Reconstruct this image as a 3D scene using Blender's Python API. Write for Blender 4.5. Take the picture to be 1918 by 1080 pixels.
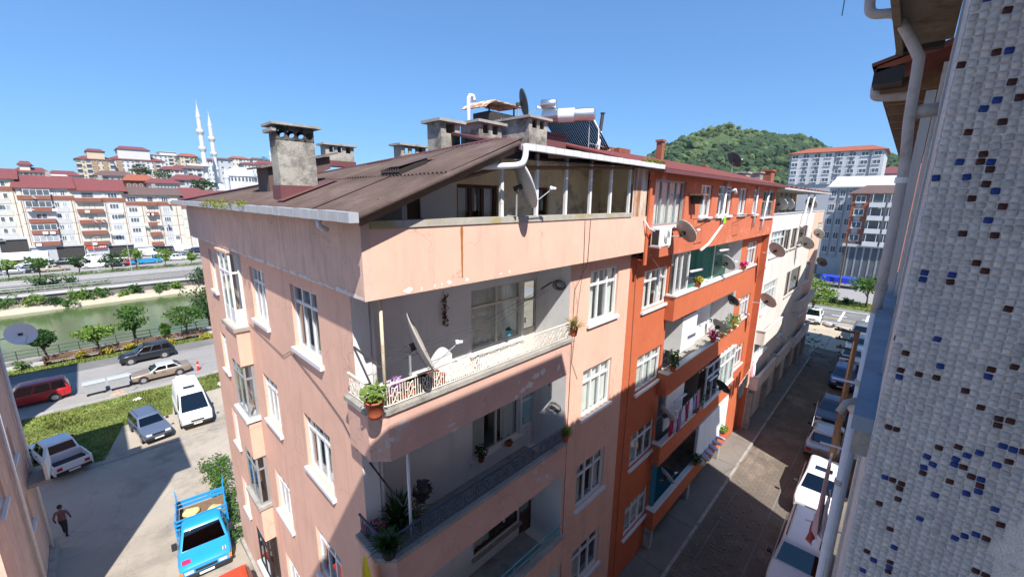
import bpy, bmesh, math, random
from mathutils import Vector, Matrix
R = random.Random(7)
S = bpy.context.scene
for o in list(bpy.data.objects): bpy.data.objects.remove(o)
COL = S.collection
rad = math.radians

# ---------------------------------------------------------------- camera
FPX, YAW, PITCH, ROLL = 761.64, 0.764989, 0.2162628, 0.0121084
CAM = Vector((0.0, 0.0, 15.0))
_f = Vector((math.cos(PITCH)*math.cos(YAW), math.cos(PITCH)*math.sin(YAW), -math.sin(PITCH)))
_r = Vector((math.sin(YAW), -math.cos(YAW), 0)); _u = _r.cross(_f)
_c, _s = math.cos(ROLL), math.sin(ROLL)
_r, _u = _c*_r + _s*_u, -_s*_r + _c*_u
cd = bpy.data.cameras.new('camera'); cam = bpy.data.objects.new('camera', cd); COL.objects.link(cam)
cd.sensor_width = 36; cd.lens = FPX/1918*36; cd.clip_start = .05; cd.clip_end = 4000
cam.matrix_world = Matrix(((_r.x, _u.x, -_f.x, CAM.x), (_r.y, _u.y, -_f.y, CAM.y), (_r.z, _u.z, -_f.z, CAM.z), (0, 0, 0, 1)))
S.camera = cam

# ---------------------------------------------------------------- light
SUN = Vector((.42, 1.0, -1.39)).normalized()
w = bpy.data.worlds.new('World'); S.world = w; w.use_nodes = True
nt = w.node_tree; bg = nt.nodes['Background']; sk = nt.nodes.new('ShaderNodeTexSky')
sk.sky_type = 'NISHITA'; sk.sun_disc = False
sk.sun_elevation = math.asin(-SUN.z); sk.sun_rotation = math.atan2(-SUN.x, -SUN.y)
sk.altitude = 0; sk.air_density = 1.0; sk.dust_density = 0.3; sk.ozone_density = 2.0
ga = nt.nodes.new('ShaderNodeGamma'); ga.inputs['Gamma'].default_value = .6
tn = nt.nodes.new('ShaderNodeMix'); tn.data_type = 'RGBA'; tn.blend_type = 'MULTIPLY'; tn.inputs['Factor'].default_value = 1; tn.inputs['B'].default_value = (.56, 1.0, 1.58, 1)
nt.links.new(sk.outputs[0], ga.inputs['Color']); nt.links.new(ga.outputs[0], tn.inputs['A']); nt.links.new(tn.outputs['Result'], bg.inputs[0]); bg.inputs[1].default_value = .132
ld = bpy.data.lights.new('sun', 'SUN'); ld.energy = 4.9; ld.angle = rad(.5); ld.color = (1, .96, .90)
lo = bpy.data.objects.new('sun', ld); COL.objects.link(lo)
lo.rotation_euler = SUN.to_track_quat('-Z', 'Y').to_euler(); lo.location = (-20, -50, 80)
S.view_settings.view_transform = 'Standard'; S.view_settings.look = 'None'
S.view_settings.exposure = .72; S.view_settings.gamma = 1; S.view_settings.use_curve_mapping = False
S.render.engine = 'CYCLES'
S.cycles.max_bounces = 7; S.cycles.diffuse_bounces = 3; S.cycles.transparent_max_bounces = 12

# ---------------------------------------------------------------- surveying helpers
def ray(px, py): return _r*((px-959)/FPX) - _u*((py-540)/FPX) + _f
def at(axis, val, px, py):
    d = ray(px, py); i = 'xyz'.index(axis); return CAM + d*((val-CAM[i])/d[i])
def zz(ox, oy, s): return lambda a, b: (ox+a/s, oy+b/s)
LOT = -2.2
def gz(y): return LOT*min(1, max(0, (y-9)/21.0)) if y < 64.6 else LOT
def gat(px, py, h=0):
    z = 0
    for _ in range(20):
        p = at('z', z+h, px, py); z = gz(p.y)
    p.z = z; return p

# ---------------------------------------------------------------- materials
def mat(name, col, rough=.8, amp=.12, scale=3.0, bump=0.0, bscale=40.0, metal=0.0, stain=None, sscale=1.2, samt=.5, streak=False, spec=.3, coat=0.0, slo=.52, shi=.68, crack=0):
    m = bpy.data.materials.new(name); m.use_nodes = True
    t = m.node_tree; N = t.nodes; b = N['Principled BSDF']
    b.inputs['Roughness'].default_value = rough; b.inputs['Metallic'].default_value = metal
    b.inputs['Specular IOR Level'].default_value = spec; b.inputs['Coat Weight'].default_value = coat
    g = N.new('ShaderNodeNewGeometry'); n = N.new('ShaderNodeTexNoise')
    n.inputs['Scale'].default_value = scale; n.inputs['Detail'].default_value = 6; n.inputs['Roughness'].default_value = .65
    t.links.new(g.outputs['Position'], n.inputs['Vector'])
    mr = N.new('ShaderNodeMapRange'); mr.inputs['From Min'].default_value = .3; mr.inputs['From Max'].default_value = .7
    mr.inputs['To Min'].default_value = 1-amp; mr.inputs['To Max'].default_value = 1+amp
    t.links.new(n.outputs['Fac'], mr.inputs['Value'])
    mx = N.new('ShaderNodeVectorMath'); mx.operation = 'SCALE'; mx.inputs[0].default_value = col
    t.links.new(mr.outputs[0], mx.inputs['Scale']); out = mx.outputs[0]
    if stain:
        mp = N.new('ShaderNodeMapping'); t.links.new(g.outputs['Position'], mp.inputs['Vector'])
        if streak: mp.inputs['Scale'].default_value = (2.2, 2.2, .22)
        n2 = N.new('ShaderNodeTexNoise'); n2.inputs['Scale'].default_value = sscale; n2.inputs['Detail'].default_value = 8; n2.inputs['Roughness'].default_value = .7
        t.links.new(mp.outputs[0], n2.inputs['Vector'])
        r2 = N.new('ShaderNodeMapRange'); r2.inputs['From Min'].default_value = slo; r2.inputs['From Max'].default_value = shi
        r2.inputs['To Max'].default_value = samt; t.links.new(n2.outputs['Fac'], r2.inputs['Value'])
        mi = N.new('ShaderNodeMix'); mi.data_type = 'RGBA'; mi.inputs['B'].default_value = (*stain, 1)
        t.links.new(r2.outputs[0], mi.inputs['Factor']); t.links.new(out, mi.inputs['A']); out = mi.outputs['Result']
    if crack:
        nw = N.new('ShaderNodeTexNoise'); nw.inputs['Scale'].default_value = 1.7; nw.inputs['Detail'].default_value = 5; t.links.new(g.outputs['Position'], nw.inputs['Vector'])
        ws = N.new('ShaderNodeVectorMath'); ws.operation = 'MULTIPLY_ADD'; ws.inputs[1].default_value = (.9, .9, .9); t.links.new(nw.outputs['Color'], ws.inputs[0]); t.links.new(g.outputs['Position'], ws.inputs[2])
        vo = N.new('ShaderNodeTexVoronoi'); vo.feature = 'DISTANCE_TO_EDGE'; vo.inputs['Scale'].default_value = .42; t.links.new(ws.outputs[0], vo.inputs['Vector'])
        cr = N.new('ShaderNodeMapRange'); cr.inputs['From Min'].default_value = .0015; cr.inputs['From Max'].default_value = .005; cr.inputs['To Min'].default_value = crack; cr.inputs['To Max'].default_value = 0; t.links.new(vo.outputs['Distance'], cr.inputs['Value'])
        mc = N.new('ShaderNodeMix'); mc.data_type = 'RGBA'; mc.inputs['B'].default_value = (col[0]*.3, col[1]*.3, col[2]*.3, 1); t.links.new(cr.outputs[0], mc.inputs['Factor']); t.links.new(out, mc.inputs['A']); out = mc.outputs['Result']
    t.links.new(out, b.inputs['Base Color'])
    if bump:
        n3 = N.new('ShaderNodeTexNoise'); n3.inputs['Scale'].default_value = bscale; n3.inputs['Detail'].default_value = 4
        t.links.new(g.outputs['Position'], n3.inputs['Vector'])
        bu = N.new('ShaderNodeBump'); bu.inputs['Strength'].default_value = bump; bu.inputs['Distance'].default_value = .02
        t.links.new(n3.outputs['Fac'], bu.inputs['Height']); t.links.new(bu.outputs[0], b.inputs['Normal'])
    return m
def glass(name, tint=(.9, .93, .92), refl=.06, rough=.02):
    m = bpy.data.materials.new(name); m.use_nodes = True; t = m.node_tree; N = t.nodes
    N.remove(N['Principled BSDF']); o = N['Material Output']
    tr = N.new('ShaderNodeBsdfTransparent'); tr.inputs[0].default_value = (*tint, 1)
    gl = N.new('ShaderNodeBsdfGlossy'); gl.inputs['Roughness'].default_value = rough; gl.inputs[0].default_value = (.9, .93, .95, 1)
    fr = N.new('ShaderNodeLayerWeight'); fr.inputs['Blend'].default_value = .5
    pw = N.new('ShaderNodeMath'); pw.operation = 'POWER'; pw.inputs[1].default_value = 4.5; t.links.new(fr.outputs['Facing'], pw.inputs[0])
    ad = N.new('ShaderNodeMath'); ad.operation = 'MULTIPLY_ADD'; ad.inputs[1].default_value = .8; ad.inputs[2].default_value = refl; t.links.new(pw.outputs[0], ad.inputs[0]); ad.use_clamp = True
    mx = N.new('ShaderNodeMixShader'); t.links.new(ad.outputs[0], mx.inputs[0]); t.links.new(tr.outputs[0], mx.inputs[1]); t.links.new(gl.outputs[0], mx.inputs[2])
    t.links.new(mx.outputs[0], o.inputs[0]); return m
def leafmat(name, col, amp=.35, scale=1.5):
    m = mat(name, col, rough=.6, amp=amp, scale=scale, spec=.25); t = m.node_tree; N = t.nodes; b = N['Principled BSDF']
    src = b.inputs['Base Color'].links[0].from_socket
    tl = N.new('ShaderNodeBsdfTranslucent'); t.links.new(src, tl.inputs[0]); mx = N.new('ShaderNodeMixShader'); mx.inputs[0].default_value = .3
    t.links.new(b.outputs[0], mx.inputs[1]); t.links.new(tl.outputs[0], mx.inputs[2]); t.links.new(mx.outputs[0], N['Material Output'].inputs[0]); return m
M = {}
def reg(k, *a, **kw): M[k] = mat(k, *a, **kw)
reg('pink', (.74, .455, .345), .9, .07, 1.1, .25, 60, stain=(.50, .31, .24), sscale=1.4, samt=.4, streak=True, crack=.28)
reg('pink_dirty', (.70, .465, .37), .9, .12, 1.6, .4, 45, stain=(.34, .25, .20), sscale=2.6, samt=.5, streak=True, slo=.48, shi=.68, crack=.28)
reg('pink_peel', (.64, .395, .315), .9, .09, 1.4, .3, 50, stain=(.62, .53, .50), sscale=1.6, samt=.95, slo=.635, shi=.65, crack=.28)
reg('peel', (.74, .66, .60), .9, .1, 9, .5, 60)
reg('white_plaster', (.74, .73, .72), .9, .05, 1.5, .2, 60, stain=(.52, .49, .45), sscale=1.1, samt=.4, streak=True)
reg('cream_stained', (.78, .67, .47), .9, .1, 1.5, .2, 40, stain=(.26, .20, .14), sscale=1.3, samt=.7, slo=.5, shi=.62)
reg('orange', (.52, .135, .058), .9, .07, 1.2, .25, 60, stain=(.42, .12, .05), sscale=1.2, samt=.4, streak=True, crack=.28)
reg('orange_worn', (.53, .15, .075), .9, .1, 1.5, .3, 50, stain=(.62, .40, .30), sscale=1.5, samt=.8, slo=.58, shi=.68, crack=.28)
reg('orange_brick', (.48, .13, .06), .9, .12, 5, .5, 20)
reg('offwhite', (.68, .63, .58), .9, .06, 1.2, .25, 50, stain=(.38, .34, .31), sscale=1.0, samt=.5, streak=True, crack=.28)
reg('concrete', (.34, .32, .29), .95, .18, 2.5, .6, 35, stain=(.13, .12, .10), sscale=1.8, samt=.7)
reg('concrete_cap', (.40, .37, .32), .95, .15, 4, .5, 40, stain=(.34, .27, .06), sscale=2.5, samt=.7, slo=.5, shi=.62)
reg('chimney', (.38, .35, .30), .95, .15, 3, .6, 30, stain=(.10, .09, .08), sscale=2.0, samt=.85, slo=.45, shi=.62)
reg('chimney_soot', (.13, .115, .10), .95, .2, 3, .5, 30, stain=(.03, .028, .026), sscale=3.5, samt=.95, slo=.42, shi=.58)
reg('pvc_shaded', (.44, .42, .41), .6, .1, 5, stain=(.26, .19, .14), sscale=6, samt=.6)  # old pvc darkened for the shade under the eaves, plus brown stains
reg('soffit', (.20, .165, .12), .95, .2, 3, .4, 20, stain=(.07, .06, .05), sscale=4, samt=.8)
reg('soot', (.035, .03, .028), .95, .2, 5)  # near-black colour for the shade under the lifted roof sheet
reg('pvc', (.70, .70, .71), .35, .02, 3, spec=.5)
reg('pvc_old', (.72, .72, .73), .5, .06, 4, stain=(.40, .25, .16), sscale=3, samt=.5, slo=.6, shi=.72)
reg('cream_frame', (.66, .62, .52), .55, .06, 3)
reg('wood', (.10, .05, .03), .6, .2, 6)
reg('wood_raw', (.19, .115, .065), .8, .2, 8, .4, 30)
reg('dark', (.05, .047, .045), .9, .1)
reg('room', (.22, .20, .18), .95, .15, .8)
reg('curtain', (.84, .82, .79), .9, .05, 2)
reg('curtain_warm', (.55, .42, .30), .9, .1, 2)
reg('rust', (.60, .50, .40), .85, .15, 3, .3, 30, stain=(.28, .095, .03), sscale=2.2, samt=.9, streak=True, slo=.45, shi=.6)
reg('rusty_streak', (.36, .15, .04), .95, .2, 5)
reg('roof_brown', (.105, .072, .062), .85, .22, 2.2, .25, 40, stain=(.18, .135, .12), sscale=1.3, samt=.5)
reg('roof_maroon', (.15, .058, .058), .6, .12, 2)
reg('roof_red', (.19, .06, .056), .55, .12, 1.5, stain=(.22, .06, .05), sscale=.8, samt=.6)
reg('roof_tile', (.30, .095, .055), .85, .25, 3, .4, 12)
reg('roof_dark', (.13, .085, .075), .85, .2, 2)
reg('zinc', (.46, .48, .50), .45, .08, 5, metal=.25, stain=(.40, .42, .40), sscale=3, samt=.4)
reg('zinc_white', (.62, .62, .60), .5, .05, 5)
reg('steel', (.62, .63, .64), .3, .06, 6, metal=.9)
reg('steel_dull', (.36, .37, .38), .55, .12, 5, metal=.4)
reg('iron_white', (.66, .61, .53), .6, .12, 8, stain=(.36, .25, .17), sscale=6, samt=.5)
reg('iron_blue', (.065, .085, .12), .55, .15, 8)
reg('iron_teal', (.10, .34, .36), .6, .15, 8)
reg('iron_dark', (.05, .045, .045), .6, .15, 8)
reg('pole_cream', (.60, .50, .36), .6, .12, 6, stain=(.33, .17, .08), sscale=5, samt=.6)
reg('dish', (.52, .52, .51), .5, .06, 5)
reg('dish_old', (.42, .39, .35), .65, .12, 5, stain=(.27, .20, .15), sscale=3, samt=.6)
reg('dish_dark', (.07, .072, .08), .6, .15, 5)
reg('plastic_white', (.78, .78, .76), .4, .03)
reg('plastic_black', (.03, .03, .032), .5, .1)
reg('terracotta', (.44, .11, .05), .7, .12, 8)
reg('soil', (.07, .045, .03), .95, .2, 8)
reg('mosaic_grout', (.70, .69, .67), .95, .12, 25, .6, 120, stain=(.48, .46, .44), sscale=5, samt=.6, streak=True)
for i, c in enumerate(((.53, .535, .53), (.47, .48, .48), (.58, .58, .57), (.41, .42, .43), (.51, .50, .51))): reg('tile_w%d' % i, c, .35, .10, 60, spec=.4, stain=tuple(q*.72 for q in c), sscale=3.2, samt=.8, streak=True, slo=.45, shi=.65)
reg('tile_blue', (.012, .038, .20), .4, .2, 40, spec=.3)
reg('tile_brown', (.05, .014, .012), .4, .25, 40, spec=.3)
reg('ledge', (.24, .30, .37), .75, .18, 3, .15, 50)
reg('paving', (.155, .13, .105), .95, .12, .6, .3, 25, stain=(.33, .27, .21), sscale=.35, samt=.6)
reg('sidewalk', (.19, .175, .155), .95, .12, .8, .4, 20, stain=(.13, .12, .10), sscale=.5, samt=.5, crack=.5)
reg('lot_road', (.38, .33, .27), .95, .12, .35, .35, 15, stain=(.20, .175, .15), sscale=.3, samt=.75, crack=.5)
reg('asphalt', (.17, .165, .16), .95, .12, .5, .3, 20, stain=(.25, .235, .22), sscale=.25, samt=.7)
reg('asphalt_pale', (.29, .275, .26), .95, .1, .4, .3, 15, stain=(.20, .19, .18), sscale=.2, samt=.6, crack=.5)
reg('road_white', (.75, .74, .70), .8, .1, 4); reg('road_yellow', (.60, .42, .16), .8, .1, 4)
reg('earth', (.27, .225, .165), .95, .2, .5, .5, 8)
reg('turf', (.11, .15, .035), .95, .35, .6, .6, 6, stain=(.25, .22, .09), sscale=.5, samt=.7)
reg('bank', (.44, .37, .28), .95, .15, .5, .5, 6)
reg('bank_wall', (.16, .15, .14), .95, .2, .3, .3, 3, stain=(.07, .07, .065), sscale=.4, samt=.6)
reg('hill', (.055, .085, .03), .95, .35, .03)
reg('hill_town', (.18, .16, .10), .95, .3, .03)
reg('cloth_white', (.80, .80, .80), .9, .03)
reg('cable', (.05, .05, .05), .7, .05)
reg('tyre', (.02, .02, .02), .85, .1)
reg('rim', (.45, .45, .46), .4, .05, metal=.6)
reg('lamp_clear', (.75, .77, .78), .15, .03, spec=.6)
reg('lamp_red', (.45, .02, .015), .25, .05, spec=.6)
reg('lamp_amber', (.75, .25, .03), .25, .05, spec=.6)
reg('brick', (.30, .10, .06), .9, .2, 4, .4, 25)
reg('cladding_brown', (.24, .095, .062), .85, .1, 1)
reg('cream_far', (.56, .53, .45), .9, .06, .3); reg('white_far', (.54, .54, .54), .9, .05, .3); reg('beige_far', (.52, .44, .32), .9, .06, .3)
reg('brown_far', (.34, .21, .13), .9, .08, .3); reg('grey_far', (.42, .43, .45), .9, .06, .3); reg('slab_grey', (.48, .47, .45), .9, .08, .5)
reg('window_pale', (.34, .35, .36), .3, .25, .8, spec=.5)
reg('window_far', (.10, .115, .13), .15, .2, .8, spec=.6)
reg('lead', (.55, .58, .62), .5, .08, .5)
reg('marble', (.60, .60, .60), .7, .04, .5)
M['glass'] = glass('glass'); M['glass_dark'] = glass('glass_dark', (.30, .32, .33), .12); M['glass_green'] = glass('glass_green', (.34, .62, .52), .10); M['car_glass'] = glass('car_glass', (.12, .13, .14), .10)
M['leaf'] = leafmat('leaf', (.075, .155, .03)); M['leaf_dark'] = leafmat('leaf_dark', (.035, .085, .022)); M['leaf_lime'] = leafmat('leaf_lime', (.17, .27, .05)); M['leaf_yellow'] = leafmat('leaf_yellow', (.42, .36, .05)); M['moss'] = leafmat('moss', (.22, .24, .04), .5, 6)
M['leaf_dry'] = leafmat('leaf_dry', (.35, .28, .12)); M['flower_pink'] = leafmat('flower_pink', (.60, .05, .20)); M['flower_purple'] = leafmat('flower_purple', (.30, .15, .38)); M['forest'] = leafmat('forest', (.055, .095, .04), .5, .05); M['forest_light'] = leafmat('forest_light', (.12, .17, .06), .4, .05)
M['grass_blade'] = leafmat('grass_blade', (.21, .25, .06), .5, .4)
reg('bark', (.12, .09, .065), .95, .2, 8)
# the river: glossy green-grey
m = bpy.data.materials.new('water'); m.use_nodes = True; b = m.node_tree.nodes['Principled BSDF']
b.inputs['Base Color'].default_value = (.085, .125, .045, 1); b.inputs['Roughness'].default_value = .12; b.inputs['Specular IOR Level'].default_value = .5
_n = m.node_tree.nodes.new('ShaderNodeTexNoise'); _n.inputs['Scale'].default_value = 1.2; _n.inputs['Detail'].default_value = 5
_g = m.node_tree.nodes.new('ShaderNodeNewGeometry'); _b = m.node_tree.nodes.new('ShaderNodeBump'); _b.inputs['Strength'].default_value = .22; _b.inputs['Distance'].default_value = .12
m.node_tree.links.new(_g.outputs['Position'], _n.inputs['Vector']); m.node_tree.links.new(_n.outputs['Fac'], _b.inputs['Height']); m.node_tree.links.new(_b.outputs[0], b.inputs['Normal'])
M['water'] = m
def paint(name, col, metal=.0, rough=.35):
    if name not in M: M[name] = mat(name, col, rough, .04, 2, metal=metal, coat=.5, spec=.5)
    return name
def fabric(col):
    k = 'fabric_%d_%d_%d' % tuple(int(c*99) for c in col)
    if k not in M: M[k] = mat(k, col, .95, .12, 12)
    return k
# ---------------------------------------------------------------- mesh helpers
class MB:
    def __init__(s): s.v = []; s.f = []; s.mi = []; s.mats = []; s.cur = 0
    def use(s, k):
        if k not in s.mats: s.mats.append(k)
        s.cur = s.mats.index(k); return s
    def add(s, vs, fs):
        o = len(s.v); s.v += [tuple(p) for p in vs]
        for f in fs: s.f.append([i+o for i in f]); s.mi.append(s.cur)
        return s
    def box(s, x0, x1, y0, y1, z0, z1, mx=None):
        vs = [Vector((x, y, z)) for z in (z0, z1) for y in (y0, y1) for x in (x0, x1)]
        if mx: vs = [mx @ p for p in vs]
        return s.add(vs, [(0, 2, 3, 1), (4, 5, 7, 6), (0, 1, 5, 4), (2, 6, 7, 3), (0, 4, 6, 2), (1, 3, 7, 5)])
    def quad(s, *p): return s.add(p, [tuple(range(len(p)))])
    def tube(s, pts, r, n=6, cap=True):
        pts = [Vector(p) for p in pts]; rs = r if isinstance(r, (list, tuple)) else [r]*len(pts); vs = []
        a = None
        for i, p in enumerate(pts):
            d = (pts[min(i+1, len(pts)-1)]-pts[max(i-1, 0)]).normalized()
            a = d.cross(Vector((0, 0, 1)) if abs(d.z) < .9 else Vector((1, 0, 0))).normalized() if a is None else (a-d*a.dot(d)).normalized()
            b = d.cross(a)
            vs += [p + (a*math.cos(2*math.pi*k/n) + b*math.sin(2*math.pi*k/n))*rs[i] for k in range(n)]
        fs = [(i*n+k, i*n+(k+1) % n, (i+1)*n+(k+1) % n, (i+1)*n+k) for i in range(len(pts)-1) for k in range(n)]
        if cap: fs += [tuple(range(n))[::-1], tuple((len(pts)-1)*n+k for k in range(n))]
        return s.add(vs, fs)
    def lathe(s, prof, n=16, mx=None, closed=True):
        vs = []
        for (r, z) in prof: vs += [Vector((r*math.cos(2*math.pi*k/n), r*math.sin(2*math.pi*k/n), z)) for k in range(n)]
        if mx: vs = [mx @ p for p in vs]
        fs = [(i*n+k, i*n+(k+1) % n, (i+1)*n+(k+1) % n, (i+1)*n+k) for i in range(len(prof)-1) for k in range(n)]
        if closed: fs += [tuple(range(n))[::-1], tuple((len(prof)-1)*n+k for k in range(n))]
        return s.add(vs, fs)
    def prism(s, poly, z0, z1, mx=None):
        n = len(poly); vs = [Vector((x, y, z)) for z in (z0, z1) for x, y in poly]
        if mx: vs = [mx @ p for p in vs]
        return s.add(vs, [tuple(range(n))[::-1], tuple(range(n, 2*n))]+[(i, (i+1) % n, n+(i+1) % n, n+i) for i in range(n)])
    def leaves(s, n, c, rr, size, rnd, shell=.45, up=.3):
        c = Vector(c)
        for _ in range(n):
            d = Vector((rnd.gauss(0, 1), rnd.gauss(0, 1), rnd.gauss(0, 1))).normalized()*(shell+(1-shell)*rnd.random()**.6)
            p = c+Vector((d.x*rr[0], d.y*rr[1], d.z*rr[2]))
            nrm = (Vector((rnd.gauss(0, 1), rnd.gauss(0, 1), rnd.gauss(0, 1)+up)) + d*.6).normalized()
            a = nrm.orthogonal().normalized(); q = Matrix.Rotation(rnd.random()*6.28, 3, nrm); a = q @ a; b = nrm.cross(a)
            sz = size*(.6+.8*rnd.random())
            s.add([p-a*sz, p+b*sz*.5, p+a*sz, p-b*sz*.5], [(0, 1, 2, 3)])
        return s
    def mesh(s, name, mats=None, smooth=False):
        me = bpy.data.meshes.new(name); me.from_pydata([tuple(p) for p in s.v], [], s.f)
        for k in (mats or s.mats): me.materials.append(M[k])
        if not mats and len(s.mats) > 1: me.polygons.foreach_set('material_index', s.mi)
        if smooth: me.polygons.foreach_set('use_smooth', [True]*len(me.polygons))
        me.update(); return me
    def build(s, name, m=None, parent=None, smooth=False, local=False, **kw):
        off = Vector((0, 0, 0))
        if parent is not None and not local:
            q = parent
            while q: off += q.location; q = q.parent
            s.v = [tuple(Vector(p)-off) for p in s.v]
        o = bpy.data.objects.new(name, s.mesh(name, [m] if m else None, smooth)); COL.objects.link(o); o.parent = parent
        for k, v in kw.items(): o[k] = v
        return o
def smooth_path(pts, n=5):
    P = [Vector(p) for p in pts]; out = []
    for i in range(len(P)-1):
        p0, p1, p2, p3 = P[max(i-1, 0)], P[i], P[i+1], P[min(i+2, len(P)-1)]
        for k in range(n):
            t = k/n; out.append(.5*((2*p1)+(p2-p0)*t+(2*p0-5*p1+4*p2-p3)*t*t+(3*p1-p0-3*p2+p3)*t**3))
    return out+[P[-1]]
def thing(name, label, cat, loc, rz=0, group=None):
    o = bpy.data.objects.new(name, None); COL.objects.link(o); o.location = loc; o.rotation_euler = (0, 0, rz); o.empty_display_size = .2
    o['label'] = label; o['category'] = cat
    if group: o['group'] = group
    return o
def tag(o, label, cat, group=None):
    o['label'] = label; o['category'] = cat
    if group: o['group'] = group
    return o
def struct(o, kind='structure'): o['kind'] = kind; return o
def inst(name, me, parent, loc=(0, 0, 0), rot=(0, 0, 0), scale=None):
    o = bpy.data.objects.new(name, me); COL.objects.link(o); o.parent = parent; o.location = loc; o.rotation_euler = rot
    if scale: o.scale = scale
    return o
def copy_tree(o, parent=None):
    c = o.copy(); COL.objects.link(c); c.parent = parent
    for ch in o.children: copy_tree(ch, c)
    return c
def fbox(mb, face, val, u0, u1, z0, z1, d0, d1):
    """box on a wall plane: d = distance outward from the plane"""
    if face == '-y': return mb.box(u0, u1, val-d1, val-d0, z0, z1)
    if face == '+y': return mb.box(u0, u1, val+d0, val+d1, z0, z1)
    if face == '-x': return mb.box(val-d1, val-d0, u0, u1, z0, z1)
    return mb.box(val+d0, val+d1, u0, u1, z0, z1)
def fpt(face, val, u, z, d=0):
    return {'-y': Vector((u, val-d, z)), '+y': Vector((u, val+d, z)), '-x': Vector((val-d, u, z)), '+x': Vector((val+d, u, z))}[face]
def wall(mb, face, val, u0, u1, z0, z1, holes, t=.14):
    us = sorted({u0, u1, *[h[0] for h in holes], *[h[1] for h in holes]}); zs = sorted({z0, z1, *[h[2] for h in holes], *[h[3] for h in holes]})
    us = [u for u in us if u0 <= u <= u1]; zs = [z for z in zs if z0 <= z <= z1]
    for i in range(len(us)-1):
        for j in range(len(zs)-1):
            cu, cz = (us[i]+us[i+1])/2, (zs[j]+zs[j+1])/2
            if any(h[0] < cu < h[1] and h[2] < cz < h[3] for h in holes): continue
            mb.quad(fpt(face, val, us[i], zs[j]), fpt(face, val, us[i+1], zs[j]), fpt(face, val, us[i+1], zs[j+1]), fpt(face, val, us[i], zs[j+1]))
    for a, b, c, d in holes:
        for p, q in (((a, c), (b, c)), ((b, c), (b, d)), ((b, d), (a, d)), ((a, d), (a, c))):
            mb.quad(fpt(face, val, *p), fpt(face, val, *q), fpt(face, val, *q, -t), fpt(face, val, *p, -t))
    return mb
def window(parent, face, val, u0, u1, z0, z1, cols=3, transom=.72, fr='pvc', gl='glass', rec=.10, sill=.07, curtain='curtain', cmode=0, deep=.35, label=None, fw=.06):
    """frame mesh with panes, sill and curtain as sub-parts"""
    mb = MB(); d1 = -rec+.03; d0 = -rec-.05; w = fw
    fbox(mb, face, val, u0, u0+w, z0, z1, d0, d1); fbox(mb, face, val, u1-w, u1, z0, z1, d0, d1)
    fbox(mb, face, val, u0+w, u1-w, z0, z0+w, d0, d1); fbox(mb, face, val, u0+w, u1-w, z1-w, z1, d0, d1)
    zt = z0+(z1-z0)*transom if transom else None
    cu = [u0+w+(u1-u0-2*w)*i/cols for i in range(cols+1)]
    for i in range(1, cols): fbox(mb, face, val, cu[i]-w*.55, cu[i]+w*.55, z0+w, z1-w, d0+.005, d1-.004)
    if zt:
        for i in range(cols): fbox(mb, face, val, cu[i]+w*.56, cu[i+1]-w*.56, zt-w*.6, zt+w*.6, d0+.008, d1-.007)
    wn = mb.build('window', fr, parent)
    if label: wn['label'] = label
    for i in range(cols):
        for a, b in (((z0+w, zt-w*.6), (zt+w*.6, z1-w)) if zt else ((z0+w, z1-w),)):
            fbox(p := MB(), face, val, cu[i]+w*.5, cu[i+1]-w*.5, a, b, -rec-.014, -rec-.006); p.build('pane', gl, wn)
    if sill:
        fbox(p := MB(), face, val, u0-.08, u1+.08, z0-sill-.03, z0-.004, -rec+.032, .09); p.build('sill', 'pvc' if fr != 'wood' else 'concrete', wn)
    if curtain:
        p = MB(); n = 26
        rng = {0: ((0, .33), (.66, 1)), 1: ((0, 1),), 2: ((0, .42),), 3: ((.5, 1),)}[cmode]
        for a, b in rng:
            ua, ub = u0+(u1-u0)*a, u0+(u1-u0)*b; m_ = max(6, int(n*(b-a)))
            pts = [(ua+(ub-ua)*i/m_, -rec-.12-.03*math.sin(i*1.9)) for i in range(m_+1)]
            for i in range(m_): p.quad(fpt(face, val, pts[i][0], z0, pts[i][1]), fpt(face, val, pts[i+1][0], z0, pts[i+1][1]), fpt(face, val, pts[i+1][0], z1, pts[i+1][1]), fpt(face, val, pts[i][0], z1, pts[i][1]))
        p.build('curtain', curtain, wn)
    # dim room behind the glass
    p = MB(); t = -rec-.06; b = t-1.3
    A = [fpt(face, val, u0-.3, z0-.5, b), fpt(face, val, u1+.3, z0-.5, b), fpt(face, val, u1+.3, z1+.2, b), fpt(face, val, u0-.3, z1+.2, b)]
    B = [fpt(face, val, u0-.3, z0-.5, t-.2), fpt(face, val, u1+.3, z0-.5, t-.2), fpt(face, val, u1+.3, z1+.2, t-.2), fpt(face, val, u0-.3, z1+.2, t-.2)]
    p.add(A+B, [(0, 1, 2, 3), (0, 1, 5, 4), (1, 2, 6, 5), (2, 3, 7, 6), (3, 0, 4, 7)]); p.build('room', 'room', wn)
    return wn
def poly_off(pl, d):
    """offset an open polyline sideways (left positive)"""
    out = []
    for i, p in enumerate(pl):
        p = Vector(p); n = Vector((0, 0)); c = 0
        for a, b in ((i-1, i), (i, i+1)):
            if a < 0 or b >= len(pl): continue
            t = (Vector(pl[b])-Vector(pl[a])).normalized(); n += Vector((-t.y, t.x)); c += 1
        n.normalize(); k = 1
        if c == 2:
            t = (Vector(pl[i+1])-p).normalized(); k = 1/max(.3, n.dot(Vector((-t.y, t.x))))
        out.append(p+n*d*k)
    return out
def strip(mb, pl, d0, d1, z0, z1):
    a, b = poly_off(pl, d0), poly_off(pl, d1); n = len(pl)
    return mb.prism([(p.x, p.y) for p in a]+[(p.x, p.y) for p in reversed(b)], z0, z1) if n == 2 else _strip(mb, a, b, z0, z1)
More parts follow.
